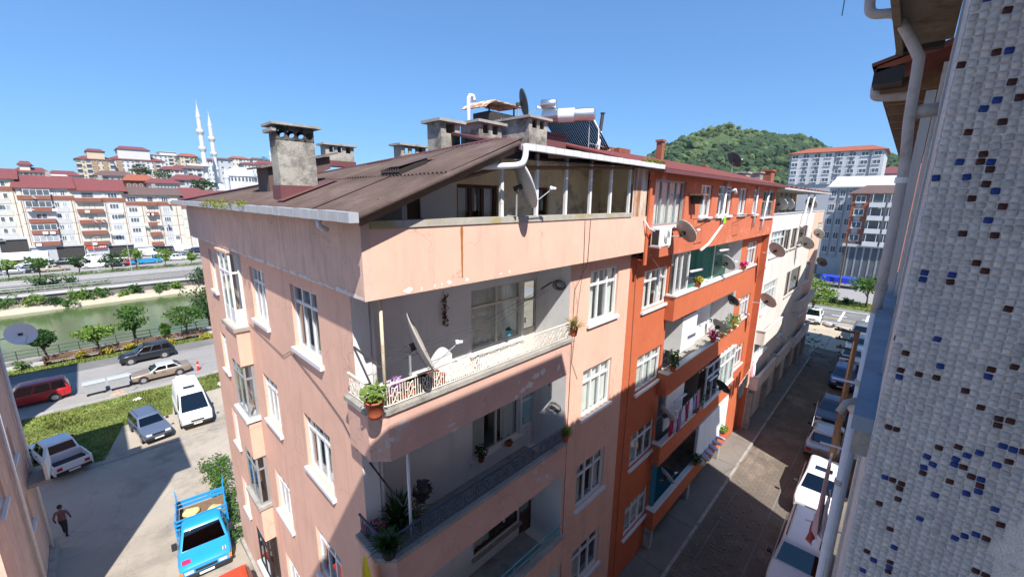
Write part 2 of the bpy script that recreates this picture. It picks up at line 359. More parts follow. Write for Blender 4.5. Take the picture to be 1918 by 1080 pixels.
def _strip(mb, a, b, z0, z1):
    for i in range(len(a)-1):
        P = [a[i], a[i+1], b[i+1], b[i]]; vs = [(p.x, p.y, z) for z in (z0, z1) for p in P]
        fs = [(3, 2, 1, 0), (4, 5, 6, 7), (0, 1, 5, 4), (2, 3, 7, 6)]
        if i == 0: fs.append((3, 0, 4, 7))
        if i == len(a)-2: fs.append((1, 2, 6, 5))
        mb.add(vs, fs)
    return mb
def frame_to(d):
    """matrix whose +Z points along d"""
    return Vector(d).normalized().to_track_quat('Z', 'Y').to_matrix().to_4x4()
AIM = Vector((.76, -.40, .50)).normalized()
def dish(label, c, dia, mount, m='dish', aim=None, group='satellite dishes', lnb=True):
    """c: centre of the reflector; mount: point on wall or floor that holds the mast"""
    c = Vector(c); mount = Vector(mount); a = (aim or AIM).normalized()
    t = thing('satellite_dish', label, 'satellite dish', mount, group=group)
    r = dia/2; dep = dia*.09; mx = Matrix.Translation(c) @ frame_to(a)
    prof = [(.001, 0)]+[(r*q, dep*q*q) for q in (.25, .5, .75, .93)]+[(r, dep), (r*1.02, dep+.006), (r*1.01, dep-.012)]+[(r*q, dep*q*q-.014) for q in (.9, .7, .5, .25)]+[(.001, -.014)]
    MB().lathe(prof, 28, mx, False).build('reflector', m, t, True)
    back = c-a*.12
    mb = MB(); side = Vector((a.x, a.y, 0)).normalized(); foot = Vector((back.x, back.y, 0))
    if abs(mount.x-c.x)+abs(mount.y-c.y) > .12 and abs(mount.z-c.z) < dia*.9:      # wall arm
        mb.tube([mount, (back.x, back.y, mount.z), (back.x, back.y, back.z+.05)], .022, 6)
    else: mb.tube([mount, mount.lerp(back, .5)+Vector((0, 0, .02)), back+Vector((0, 0, .1))], .024, 6)
    mb.build('mast', 'steel_dull', t)
    MB().box(-.07, .07, -.05, .05, -.10, .10, Matrix.Translation(c-a*.07) @ frame_to(a)).build('bracket', 'iron_dark', t)
    if lnb:
        up = mx.to_3x3() @ Vector((0, 1, 0)); dn = up if up.z < 0 else -up
        bot = c+dn*r*.9; tip = c+a*dia*.62+dn*r*.55
        MB().tube([c-a*.05+dn*.1, bot, tip], .011, 5).build('arm', 'steel_dull', t)
        MB().lathe([(.028, -.06), (.03, .0), (.045, .03), (.045, .07)], 10, Matrix.Translation(tip) @ frame_to((c-tip))).build('receiver', 'plastic_white', t)
    return t
def potplant(label, loc, r=.13, h=.22, pot='terracotta', leaf='leaf', ph=.3, pr=.22, n=90, size=.05, seed=1, spiky=False, flower=None, cat='potted plant', group=None):
    t = thing('potted_plant', label, cat, loc, group=group); rnd = random.Random(seed)
    MB().lathe([(r*.72, 0), (r*.8, h*.2), (r, h*.92), (r*1.08, h*.93), (r*1.08, h), (r*.9, h), (r*.86, h*.85)], 14).build('pot', pot, t, True, local=True)
    mb = MB()
    if spiky:
        for i in range(n):
            a = rnd.random()*6.28; e = .4+rnd.random()*1.0; L = ph*(.7+.6*rnd.random()); d = Vector((math.cos(a)*math.cos(e), math.sin(a)*math.cos(e), math.sin(e))); p0 = Vector((0, 0, h*.85)); sd = Vector((-math.sin(a), math.cos(a), 0))*size*.4
            p1 = p0+d*L*.6; p2 = p0+d*L+Vector((0, 0, -L*.22)); mb.add([p0-sd, p0+sd, p1+sd*.8, p1-sd*.8, p2], [(0, 1, 2, 3), (3, 2, 4)])
    else: mb.leaves(n, (0, 0, h+ph*.45), (pr, pr, ph*.6), size, rnd, .2, .8)
    mb.build('foliage', leaf, t, local=True)
    if flower: MB().leaves(n//2, (0, 0, h+ph*.75), (pr*.9, pr*.9, ph*.4), size*.8, rnd, .5, .8).build('blossom', flower, t, local=True)
    return t
# ================================================================ the pink corner building
DW, DP, XP, XW, YB, XE = 6.26, 5.85, 2.82, 3.05, 20.5, 12.05
PB = thing('apartment_building', 'peach pink corner apartment block with open top terrace and brown corrugated roof', 'building', (XW, DW, 0))
a6 = zz(1050, 460, 6.75); z5 = zz(640, 460, 3.273); z6 = zz(640, 760, 3.375); z4 = zz(680, 150, 3.273); z3 = zz(330, 200, 2.5725); l3 = zz(360, 440, 3); l6 = zz(400, 740, 3.175)
# street front with windows
RW = [(9.74, 11.32, 11.46, 13.03), (9.62, 11.25, 8.48, 10.02), (9.55, 11.2, 5.27, 6.83), (9.55, 11.2, 2.1, 3.64)]
wall(MB(), '-y', DW, 8.78, XE, 0, 13.5, RW).build('wall', 'pink', PB)
for i, (a, b, c, d) in enumerate(RW): window(PB, '-y', DW, a, b, c, d, cmode=(0, 1, 0, 2)[i], curtain='curtain' if i != 3 else 'curtain')
# left front
def lw(tl, br, f, x=XW+.1):
    p, q = at('x', x, *f(*tl)), at('x', x, *f(*br)); return q.y, p.y, q.z, p.z
LWN = []
c4 = lw((570, 265), (755, 665), l3); c3 = lw((340, 178), (455, 485), l3); c1 = lw((107, 85), (165, 300), l3)
for zs, zt in ((11.52, 13.05), (8.30, 9.82), (5.05, 6.55), (1.85, 3.35)):
    for c in (c4, c3, c1): LWN.append((c[0], c[1]-.02, zs, zt))
BAY = (14.3, 15.6)
wall(MB(), '-x', XW, 6.9, YB, -2.6, 13.5, LWN+[(BAY[0]+.05, BAY[1]-.05, z-.45, z+(1.9 if z > 11 else 1.55)) for z in (11.5, 8.3, 5.05, 1.85)]).build('wall', 'pink', PB)
for i, (a, b, c, d) in enumerate(LWN): window(PB, '-x', XW, a, b, c, d, cols=3, transom=.74, cmode=(2, 0, 1)[i % 3], curtain='curtain' if i % 4 else 'curtain_warm')
# projecting bay windows of the left front
for i, z in enumerate((11.5, 8.3, 5.05, 1.85)):
    y0, y1 = BAY; x0 = XW-.30; zb = z-(.45 if i == 0 else .30); zt = z+(1.85 if i == 0 else 1.5)
    fr = ('pvc', 'steel_dull', 'steel_dull', 'plastic_black')[i]
    mb = MB(); w = .06
    for yy in (y0, (y0+y1)/2-.03, y1-w): mb.box(x0, x0+.06, yy, yy+w, zb, zt)
    for yy in (y0, y1-w): mb.box(XW-.08, XW-.002, yy, yy+w, zb, zt)
    for zq in (zb, zt-w, zb+(zt-zb)*.72): mb.box(x0+.004, x0+.056, y0+w, y1-w, zq, zq+w); mb.box(x0+.06, XW-.08, y0+.004, y0+.056, zq, zq+w); mb.box(x0+.06, XW-.08, y1-.056, y1-.004, zq, zq+w)
    b_ = mb.build('bay_window', fr, PB)
    gm = ('glass', 'glass', 'glass_dark', 'glass_dark')[i]
    for (za, zc) in ((zb+w, zb+(zt-zb)*.72), (zb+(zt-zb)*.72+w, zt-w)):
        k = 'pvc' if (i == 0 and za < zb+.1) else gm
        if k == 'pvc': MB().box(x0+.02, x0+.03, y0+w, y1-w, za, za+.5).box(x0+.06, XW-.08, y0+.02, y0+.03, za, za+.5).build('panel', 'pvc', b_); za += .52
        MB().box(x0+.025, x0+.031, y0+w, (y0+y1)/2-.03, za, zc).build('pane', gm, b_); MB().box(x0+.025, x0+.031, (y0+y1)/2+.03, y1-w, za, zc).build('pane', gm, b_)
        MB().box(x0+.06, XW-.08, y0+.025, y0+.031, za, zc).build('pane', gm, b_); MB().box(x0+.06, XW-.08, y1-.031, y1-.025, za, zc).build('pane', gm, b_)
    MB().box(x0-.12, XW-.002, y0-.12, y1+.12, zb-.12, zb-.004).build('sill', ('concrete', 'pvc', 'concrete', 'pvc')[i], b_)
    MB().box(x0-.05, XW-.002, y0-.06, y1+.06, zt+.004, z+2.75 if i else 13.41).build('spandrel', 'pink', PB)
    mb = MB(); n = 14
    for k in range(n):
        ya, yb_ = y0+.1+(y1-y0-.2)*k/n, y0+.1+(y1-y0-.2)*(k+1)/n; xa, xb = XW+.05+.03*(k % 2), XW+.05+.03*((k+1) % 2)
        if (k % 5) == 3 and i < 2: continue
        mb.quad((xa, ya, zb+.1), (xb, yb_, zb+.1), (xb, yb_, zt-.05), (xa, ya, zt-.05))
    mb.build('curtain', ('curtain', 'curtain', 'curtain_warm', 'curtain')[i], b_)
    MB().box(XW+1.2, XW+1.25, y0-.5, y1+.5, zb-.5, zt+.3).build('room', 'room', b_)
MB().box(XW-.13, XW-.006, 12.5, YB+.02, -2.6, -.9).build('plinth', 'concrete', PB)
# far end and back of the block
MB().quad((XW, YB, -2.6), (XE+4, YB, -2.6), (XE+4, YB, 14.6), (XW, YB, 14.6)).build('wall', 'pink', PB)
# corner recess with balconies
WI = []
for z in (10.55, 7.45, 4.35, 1.25): WI.append((at('y', 7.45, *z5(795, 500)).x, at('y', 7.45, *z5(1195, 400)).x, z+.62, z+2.25))
X0W, X1W = WI[0][0], WI[0][1]
holes = [(X0W, X1W-.62, z+.62, z+2.25) for z in (10.55, 7.45, 4.35, 1.25)]+[(X1W-.60, X1W, z+.02, z+2.25) for z in (10.55, 7.45, 4.35, 1.25)]
wall(MB(), '-y', 7.45, 3.38, 8.78, 0, 13.5, holes).build('recess_wall', 'white_plaster', PB)
MB().quad((8.78, DW, 0), (8.78, 7.45, 0), (8.78, 7.45, 13.5), (8.78, DW, 13.5)).build('recess_wall', 'white_plaster', PB)
mb = MB().quad((XW, 6.9, 0), (3.38, 6.9, 0), (3.38, 6.9, 13.5), (XW, 6.9, 13.5)).quad((3.38, 6.9, 0), (3.38, 7.45, 0), (3.38, 7.45, 13.5), (3.38, 6.9, 13.5)); mb.build('corner_pier', 'white_plaster', PB)
for i, z in enumerate((10.55, 7.45, 4.35, 1.25)):
    fr = ('cream_frame', 'pvc', 'wood', 'wood')[i]
    window(PB, '-y', 7.45, X0W, X1W-.62, z+.62, z+2.25, cols=2, transom=.70 if i == 0 else None, fr=fr, sill=.05, cmode=(1, 0, 2, 1)[i], fw=.05)
    dm = MB(); u0, u1 = X1W-.60, X1W
    for a, b, c, d in ((u0, u0+.07, z+.02, z+2.25), (u1-.07, u1, z+.02, z+2.25), (u0+.07, u1-.07, z+2.18, z+2.25), (u0+.07, u1-.07, z+1.62, z+1.68), (u0+.07, u1-.07, z+.72, z+.80)): dm.box(a, b, 7.47, 7.53, c, d)
    dm.box(u0+.07, u1-.07, 7.485, 7.515, z+.02, z+.72)
    dd = dm.build('balcony_door', fr, PB); MB().box(u0+.07, u1-.07, 7.495, 7.505, z+.8, z+1.62).build('pane', 'glass', dd); MB().box(u0+.07, u1-.07, 7.495, 7.505, z+1.68, z+2.18).build('pane', 'glass', dd)
    MB().box(u0+.09, u0+.12, 7.43, 7.468, z+1.0, z+1.16).build('handle', 'steel_dull', dd)
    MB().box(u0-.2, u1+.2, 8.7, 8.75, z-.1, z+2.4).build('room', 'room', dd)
# balcony parapets, copings, railings
mb = MB()   # one railing panel, local: along +X, 0.30 long, up Z
def bar(x0, z0, x1, z1, t=.011): mb.tube([(x0, 0, z0), (x1, 0, z1)], t, 4)
PW = .31
for a in ((0, .03, 0, .36), (.05, .03, .05, .36), (.05, .20, .10, .20), (PW-.05, .20, PW-.10, .20), (.10, .05, .10, .34), (PW-.05, .03, PW-.05, .36), (.18, .05, .18, .34) if 0 else (.12, .20, .155, .30), (.155, .30, .19, .20), (.19, .20, .155, .10), (.155, .10, .12, .20), (.10, .05, .155, .10), (.21, .05, .155, .10), (.155, .30, .10, .34), (.155, .30, .21, .34), (.21, .05, .21, .34)): bar(*a)
RAILMESH = {k: mb.mesh('railing_panel', [k]) for k in ('iron_white', 'iron_blue')}
BP = [(8.42, DP+.05), (3.12, DP+.05), (XP+.05, 6.15), (XP+.05, 6.93)]
BP = [(a, b) for a, b in BP]
for i, cz in enumerate((11.38, 8.38, 5.28, 2.18)):
    strip(MB(), BP, 0, -.12, cz-.92, cz).build('balcony_parapet', ('pink_peel', 'pink_peel', 'pink', 'pink')[i], PB)
    strip(MB(), BP, .06, -.16, cz+.003, cz+.09).build('coping', 'concrete', PB)
    MB().prism([(8.42, 6.03), (3.18, 6.03), (3.0, 6.22), (3.0, 6.9), (3.38, 6.9), (3.38, 7.45), (8.42, 7.45)], cz-.9, cz-.80).build('balcony_floor', 'concrete', PB)
    if i < 2:
        k = ('iron_white', 'iron_blue')[i]; zr = cz+.09
        rl = MB(); pl = poly_off(BP, -.05); P3 = [(p.x, p.y, zr+.40) for p in pl]
        for q in range(3):
            a, b = Vector(P3[q]), Vector(P3[q+1]); d = (b-a).normalized(); nrm = Vector((-d.y, d.x, 0))*.022; h = Vector((0, 0, .02))
            rl.add([a-nrm, a+nrm, b+nrm, b-nrm, a-nrm+h, a+nrm+h, b+nrm+h, b-nrm+h], [(0, 1, 2, 3), (7, 6, 5, 4), (0, 4, 5, 1), (1, 5, 6, 2), (2, 6, 7, 3), (3, 7, 4, 0)])
            rl.tube([a-Vector((0, 0, .375)), b-Vector((0, 0, .375))], .012, 4)
        ro = rl.build('railing', k, PB)
        for q in range(3):
            a, b = Vector((*pl[q], zr)), Vector((*pl[q+1], zr)); L = (b-a).length; n = max(1, round(L/PW)); ang = math.atan2((b-a).y, (b-a).x)
            for j in range(n):
                p = a+(b-a)*(j/n); inst('railing_panel', RAILMESH[k], ro, p-PB.location, (0, 0, ang), (L/n/PW, 1, 1))
    else:
        rl = MB(); pl = poly_off(BP, -.05); rl.tube([(p.x, p.y, cz+.48) for p in pl], .02, 6); rl.tube([(p.x, p.y, cz+.28) for p in pl], .012, 5)
        for j in range(9): rl.tube([(3.2+j*.64, pl[0].y, cz+.08), (3.2+j*.64, pl[0].y, cz+.48)], .012, 5)
        rl.build('railing', 'iron_teal', PB)
# posts, pipe and brackets on the balconies
MB().tube([(*(lambda p: (p.x, p.y))(at('y', 6.05, *z5(235, 335))), 13.42), (*(lambda p: (p.x, p.y))(at('y', 6.05, *z5(260, 790))), 11.46)], .03, 8).build('post', 'pole_cream', PB, True)
p = at('y', 6.05, *z6(430, 600)); MB().tube([(p.x, 6.05, 10.45), (p.x, 6.05, 8.46)], .03, 8).build('post', 'pvc_old', PB, True)
MB().tube([(3.46, 6.98, 13.4), (3.46, 6.98, 10.6)], .05, 10).tube([(3.46, 6.98, 10.45), (3.46, 6.98, 7.5)], .05, 10).build('downpipe', 'pvc_old', PB, True)
for a, b in (((3.05, 6.88, 12.35), (3.15, 6.1, 12.15)), ((8.78, 6.9, 12.75), (8.1, 6.7, 12.7)), ((3.2, 6.9, 9.9), (3.42, 6.1, 9.25)), ((8.75, 6.6, 10.2), (8.05, 6.3, 10.1))): MB().tube([a, b], .021, 6).build('clothes_line_bracket', 'iron_dark', PB)
# terrace on top: slab, parapets, posts
MB().box(XP+.15, XE-.002, DP+.152, YB-.01, 13.44, 13.58).build('terrace_floor', 'slab_grey', PB)
MB().box(XP+.15, XE-.002, DP, DP+.15, 13.42, 14.53).build('terrace_parapet', 'pink', PB)
MB().box(XP, XP+.15, DP, YB, 13.42, 14.80).build('terrace_parapet', 'pink_dirty', PB)
MB().box(XP+.152, 11.06, DP-.025, DP+.17, 14.532, 14.65).build('parapet_cap', 'concrete_cap', PB)
# plaster chips and crack lines along the parapet's lower edge, rust run below the cap
rnd = random.Random(5)
for (u, v, wd, hh) in ((410, 275, .17, .10), (490, 262, .05, .08), (570, 247, .06, .08), (615, 235, .04, .07), (660, 225, .12, .08), (770, 207, .09, .08), (915, 187, .03, .04), (975, 172, .09, .05), (1030, 157, .07, .06)):
    p = at('y', DP-.004, *z5(u, v)); n = 9; c = [(p.x+wd*.55*math.cos(6.28*k/n)*(.6+.6*rnd.random()), p.z+hh*.6*math.sin(6.28*k/n)*(.6+.6*rnd.random())) for k in range(n)]
    MB().add([(x, DP-.004, max(13.425, z)) for x, z in c], [tuple(range(n))]).build('bare_plaster', 'peel', PB)
def ragged(cx_, cz_, wd, hh, yv, nm='bare_plaster', plane='y'):
    n = 13; a0 = rnd.random()*6
    P = [(wd*.5*math.cos(6.283*k/n)*(.45+.75*rnd.random()), hh*.5*math.sin(6.283*k/n)*(.45+.75*rnd.random())) for k in range(n)]
    if plane == 'y': vs = [(cx_+a, yv, cz_+b) for a, b in P]
    else: vs = [(yv, cx_+a, max(13.425, cz_+b)) for a, b in P]
    MB().add(vs, [tuple(range(n))]).build(nm, 'peel', PB)
for f_, pts in ((z5, ((1235, 770, .22, .18), (1190, 800, .30, .22), (1150, 850, .28, .2), (1110, 885, .22, .16), (1070, 925, .16, .12), (1330, 745, .16, .22), (1345, 790, .1, .1))), (z6, ((690, 120, .28, .06), (715, 150, .2, .07), (315, 210, .16, .14), (240, 282, .12, .11), (300, 250, .14, .04), (425, 210, .05, .03), (1300, 435, .12, .09), (1240, 485, .05, .09), (1210, 505, .05, .05), (1025, 720, .05, .14), (1110, 655, .07, .07)))):
    for u, v, wd, hh in pts: p = at('y', DP+.046, *f_(u, v)); RG = globals().get('RG', 0)+1; ragged(p.x, p.z, wd, hh, DP+.046-.0007*(RG % 7))
for k in range(60):
    yy = 5.9+14.4*k/60+rnd.uniform(-.1, .1); ragged(yy, 13.44+.03*rnd.random(), .34, .05+.09*rnd.random(), XP-.003-.0009*(k % 6), plane='x')
p = at('y', DP-.004, *z4(605, 890)); n = 10; vs = []
for k in range(n+1):
    z = 14.5-(14.5-13.55)*k/n; wd = .055*(1-.55*k/n)*(.7+.5*rnd.random()); vs += [(p.x-wd*.6, DP-.004, z), (p.x+wd*.6, DP-.004, z)]
MB().add(vs, [(2*k, 2*k+1, 2*k+3, 2*k+2) for k in range(n)]).build('rust_run', 'rusty_streak', PB)
for u in ((848, 835), (1060, 830), (1237, 825), (1385, 820), (1508, 818), (1622, 812)):
    x = at('y', 5.95, *z4(*u)).x; MB().box(x-.035, x+.035, 5.92, 5.99, 14.652, 15.95).build('post', 'pvc_old', PB)
mb = MB(); n = 24; x0, x1 = 11.10, 11.98
for k in range(n):
    a, b = x0+(x1-x0)*k/n, x0+(x1-x0)*(k+1)/n; ya, yb_ = 5.86+.012*(k % 2), 5.86+.012*((k+1) % 2)
    mb.quad((a, ya, 14.535), (b, yb_, 14.535), (b, yb_, 15.92), (a, ya, 15.92))
mb.build('metal_sheet', 'rust', PB, label='rust streaked corrugated sheet closing the terrace end')
# penthouse wall behind the terrace
TH = [(at('y', 7.45, *z4(575, 640)).x, at('y', 7.45, *z4(830, 650)).x, 14.0, 15.32), (at('y', 7.45, *z4(1040, 660)).x, at('y', 7.45, *z4(1140, 660)).x, 14.0, 15.32), (4.62, 4.95, 13.6, 15.2)]
wall(MB(), '-y', 7.45, 5.9, 11.9, 13.58, 16.0, TH[:2]).build('terrace_wall', 'cream_stained', PB)
wall(MB(), '-y', 7.45, 4.5, 5.9, 13.58, 15.45, TH[2:]).build('terrace_wall', 'white_plaster', PB)
MB().add([(3.0, 7.45, 13.58), (4.5, 7.45, 13.58), (4.5, 7.45, 15.45), (3.0, 7.45, 14.85)], [(0, 1, 2, 3)]).build('terrace_wall', 'concrete', PB)
MB().add([(4.5, 7.45, 15.45), (5.9, 7.45, 15.45), (5.9, 7.45, 16.05)], [(0, 1, 2)]).build('terrace_wall', 'cream_stained', PB)
window(PB, '-y', 7.45, *TH[0], cols=3, transom=None, fr='wood', sill=.03, cmode=0, fw=.08); window(PB, '-y', 7.45, *TH[1], cols=1, transom=None, fr='wood', sill=.03, cmode=2, fw=.08)
MB().box(4.62, 4.95, 7.5, 7.54, 13.6, 15.2).build('terrace_door', 'wood', PB)
MB().quad((11.9, 6.0, 13.58), (11.9, 7.45, 13.58), (11.9, 7.45, 16.2), (11.9, 6.0, 16.0)).build('terrace_wall', 'cream_stained', PB)
mb = MB()
mb.quad((5.2, 5.7, 15.72), (11.95, 5.7, 15.95), (11.95, 7.44, 16.3), (5.2, 7.44, 15.75)); mb.build('terrace_ceiling', 'cream_far', PB)
MB().tube([(5.9, 5.95, 15.60), (11.9, 5.95, 15.95)], .05, 6).tube([(3.2, 5.95, 14.95), (5.9, 5.95, 15.62)], .04, 6).build('beam', 'wood_raw', PB)
# ---- roof: left slope of corrugated sheets, street slope, ridge
SL = .40; zr_ = lambda x: 14.79+SL*(x-2.79)
RF = bpy.data.objects.new('roof', None); COL.objects.link(RF); RF.parent = PB
def hipx(y): return 5.98+(y-5.5)*.27 if y < 6.5 else 6.25-(y-6.5)*.2645
def sheet(y0, y1, xa, xb, dz, cl=0):
    per = .125; n = max(4, int((y1-y0)/per*8)); vs = []; fs = []; tk = .012
    ys = [y0+(y1-y0)*k/n for k in range(n+1)]
    for y in ys:
        xe = min(xb, hipx(y)) if cl else xb; w_ = .026*math.cos(2*math.pi*y/per)
        for x in (xa, (xa+xe)/2, xe): z = zr_(x)+dz+w_; vs += [(x, y, z)]
        for x in (xa, (xa+xe)/2, xe): z = zr_(x)+dz+w_-tk; vs += [(x, y, z)]
    for k in range(n):
        o, q = k*6, k*6+6
        for a in (0, 1): fs += [(o+a, o+a+1, q+a+1, q+a), (o+3+a, q+3+a, q+4+a, o+4+a)]
        fs += [(o, q, q+3, o+3), (o+2, o+5, q+5, q+2)]
    return MB().add(vs, fs)
rnd = random.Random(3); y = 5.5
while y < YB+.2:
    y1 = min(y+.94, YB+.3)
    for q, (xa, xb) in enumerate(((2.58, 4.35), (4.25, 6.4))):
        if xa > hipx((y+y1)/2)-.05: continue
        o = sheet(y, y1+.05, xa, xb, .03*q+.012*((int(y*10)) % 2)+rnd.uniform(-.006, .006), True).build('roofing_sheet', 'roof_brown', RF, True)
    y = y1
# verge roll, hip cap, ridge cap
MB().tube([(2.6, 5.52, zr_(2.6)), (4.2, 5.50, zr_(4.2)), (5.9, 5.54, zr_(5.9))], .055, 8).build('verge_cap', 'roof_brown', RF, True)
MB().tube([(5.9, 5.56, zr_(5.9)+.02), (6.25, 6.5, zr_(6.25)+.04), (2.6, 20.3, zr_(2.6)+.05)], .045, 8).build('ridge_cap', 'roof_maroon', RF, True)
MB().box(2.72, 5.9, 5.62, 5.68, -.06, .05, Matrix(((1, 0, 0, 0), (0, 1, 0, 0), (SL, 0, 1, 14.68-SL*2.79), (0, 0, 0, 1)))).build('barge_board', 'wood_raw', RF)
zf = lambda y: 15.99+.2*(y-5.6)
mb = MB(); vs = [(5.98, 5.6, zf(5.6)), (XE, 5.6, zf(5.6)), (XE, 9.7, zf(9.7)), (7.2, 9.7, zf(9.7)), (6.25, 6.5, zf(6.5))]
mb.add(vs+[(x, y_, z-.05) for x, y_, z in vs], [(0, 1, 2, 3, 4), (9, 8, 7, 6, 5)]+[(q, q+5, (q+1) % 5+5, (q+1) % 5) for q in range(5)]); mb.build('roof_slope', 'roof_maroon', RF)
MB().add([(6.25, 6.5, 16.15), (2.6, 20.3, 14.72), (12, 20.3, 14.6), (12, 9.7, 15.8), (7.2, 9.7, 16.3)], [(0, 1, 2, 3, 4)]).build('roof_slope', 'roof_brown', RF)
for k in range(13):
    x = 5.98+k*.5; ye = min(9.7, 5.62+(x-5.98)*3.3)
    if ye > 5.8: MB().tube([(x, 5.6, zf(5.6)+.012), (x, ye, zf(ye)+.012)], .018, 4).build('standing_seam', 'roof_maroon', RF)
# raised red sheet metal on the ridge
MB().box(9.9, 12.0, 9.0, 9.06, 16.6, 17.12).build('fascia', 'roof_maroon', RF); MB().quad((9.8, 8.85, 17.14), (12.04, 8.85, 17.14), (12.04, 12, 17.5), (9.8, 12, 17.5)).build('roof_slope', 'roof_red', RF)
# gutters in short zinc lengths
GM = MB()
for y0, y1, x in ((5.35, 20.7, 2.5),):
    n = 44
    for k in range(n):
        a = y0+(y1-y0)*k/n; b = y0+(y1-y0)*(k+1)/n-.012; MB().box(x-.07, x+.07, a, b, 14.66+.004*(k % 2), 14.80+.004*(k % 3)).build('gutter_length', 'zinc', RF)
n = 20
for k in range(n):
    a = 5.96+(12.1-5.96)*k/n; b = 5.96+(12.1-5.96)*(k+1)/n-.012; MB().box(a, b, 5.41, 5.53, 15.91+.003*(k % 2), 16.03+.003*(k % 3)).build('gutter_length', 'zinc_white', RF)
MB().tube(smooth_path([(6.0, 5.45, 16.0), (5.95, 5.42, 15.75), (5.8, 5.48, 15.62), (5.2, 5.85, 15.58)]), .06, 10).build('downpipe', 'pvc', RF, True)
MB().tube([(2.5, 6.55, 14.66), (2.5, 6.55, 14.56), (2.62, 6.55, 14.48)], .045, 8).build('downpipe', 'pvc', RF, True)
# moss on the gutters
rnd = random.Random(8)
p0, p1 = at('x', 2.5, *z3(150, 470)), at('x', 2.5, *z3(330, 470))
mb = MB()
for k in range(16): q = p0.lerp(p1, k/15); mb.leaves(110, (2.5+rnd.uniform(-.08, .04), q.y+rnd.uniform(-.1, .1), 14.80+rnd.uniform(-.08, .06)), (.13, .15, .09), .022, rnd, .1, .8)
tag(struct(mb.build('moss', 'moss'), 'stuff'), 'yellow green moss overflowing the left gutter', 'moss')
mb = MB()
for k in range(14): mb.leaves(22, (10.9+k*.09, 5.47+rnd.uniform(-.03, .03), 16.09), (.07, .06, .05), .03, rnd, .1, .8)
tag(struct(mb.build('moss', 'moss'), 'stuff'), 'thin moss growing on the white gutter above the rusty sheet', 'moss')
# ---- chimneys (parts of the roof)
def chimney(x0, x1, y0, y1, z0, z1, holes=4, m='chimney', cap=.07, side=None, sootf=False, stub=None):
    c = MB(); zh = z1-.26; c.box(x0, x1, y0, y1, z0, zh)
    n = holes; wv = (x1-x0)/(n+.6)*.42
    for k in range(n+1):
        u = x0+(x1-x0-wv)*k/n; c.box(u, u+wv, y0, y0+.06, zh, z1); c.box(u, u+wv, y1-.06, y1, zh, z1)
    c.box(x0, x0+.06, y0+.06, y1-.06, zh, z1); c.box(x1-.06, x1, y0+.06, y1-.06, zh, z1)
    co = c.build('chimney', m, RF)
    MB().box(x0-.12, x1+.12, y0-.12, y1+.12, z1+.002, z1+cap).build('chimney_cap', 'concrete', co)
    MB().box(x0-.04, x1+.04, y0-.04, y1+.04, z0, z0+.22).build('flashing', 'roof_maroon', co) if sootf is not None else None
    return co
# big slab chimney with round flue holes
bx0, bx1 = at('y', 9.9, *z3(490, 200)).x, at('y', 9.9, *z3(672, 200)).x; zt = at('y', 9.9, *z3(560, 95)).z
by0, by1 = 9.9, 10.45
bm = bmesh.new(); nh = 4; ww = bx1-bx0; hz = zt-.14; hr = .075
c = MB(); c.box(bx0, bx1, by0+.05, by1-.05, 14.8, zt-.30); cb_ = c; c = MB()
# pierced head: strips around round holes
for k in range(nh):
    cx_ = bx0+ww*(k+.5)/nh; n = 16; u0, u1 = bx0+ww*k/nh, bx0+ww*(k+1)/nh; z0, z1 = zt-.30, zt
    for yf, sgn in ((by0+.05, 1), (by1-.05, -1)):
        o = len(c.v); ring = [(cx_+hr*math.cos(6.2832*j/n), yf, hz-.02+hr*math.sin(6.2832*j/n)) for j in range(n)]
        out = []
        for j in range(n):
            a = 6.2832*j/n; dx, dz = math.cos(a), math.sin(a); t = min((u1-cx_)/abs(dx) if abs(dx) > 1e-6 else 9, (z1-hz+.02 if dz > 0 else hz-.02-z0)/abs(dz) if abs(dz) > 1e-6 else 9); out.append((cx_+dx*t, yf, hz-.02+dz*t))
        c.add(ring+out, [(j, (j+1) % n, n+(j+1) % n, n+j) for j in range(n)])
c.quad((bx0, by0+.05, zt-.30), (bx0, by1-.05, zt-.30), (bx0, by1-.05, zt), (bx0, by0+.05, zt)).quad((bx1, by0+.05, zt-.30), (bx1, by1-.05, zt-.30), (bx1, by1-.05, zt), (bx1, by0+.05, zt))
bc = cb_.build('chimney', 'chimney', RF, label='tall stained slab chimney with four round smoke holes'); c.build('chimney_head', 'chimney_soot', bc)
MB().box(bx0-.10, bx1+.14, by0-.08, by1+.10, zt+.002, zt+.05).build('chimney_cap', 'concrete', bc); MB().box(bx0-.09, bx0-.004, by0-.02, by1+.05, zt-.13, zt-.06).build('chimney_cap', 'concrete', bc)
MB().box(bx0-.03, bx1+.03, by0+.02, by1, 14.8, zr_(bx1)+.02).build('flashing', 'roof_maroon', bc)
MB().quad((bx0-.12, by0-.35, zr_(bx0-.12)+.05), (bx1+.3, by0-.35, zr_(bx1+.3)+.05), (bx1+.3, by0+.1, zr_(bx1+.3)+.05), (bx0-.12, by0+.1, zr_(bx0-.12)+.05)).build('flashing', 'roof_maroon', bc)
def cpx(y, l, r, t): return at('y', y, *z4(l, t)).x, at('y', y, *z4(r, t)).x, at('y', y, *z4(l, t)).z
x0, x1, zt = cpx(9, 530, 590, 262); chimney(x0-.28, x1+.02, 9, 9.6, 16.0, zt, 1)
x0, x1, zt = cpx(9, 680, 835, 258); chimney(x0+.1, x1, 8.9, 9.7, 16.0, zt, 2)
x0, x1, zt = cpx(8.6, 1040, 1130, 235); chimney(x0-.15, x1, 8.6, 9.9, 16.2, zt, 2)
x0, x1 = 7.0, 8.15; chimney(x0, x1, 17.0, 17.5, 16.2, 17.0, 3)
x0 = at('y', 13, *z4(235, 430)).x; zt = at('y', 13, *z4(290, 415)).z; chimney(x0, x0+1.0, 13, 13.5, 16.0, zt+.05, 3)
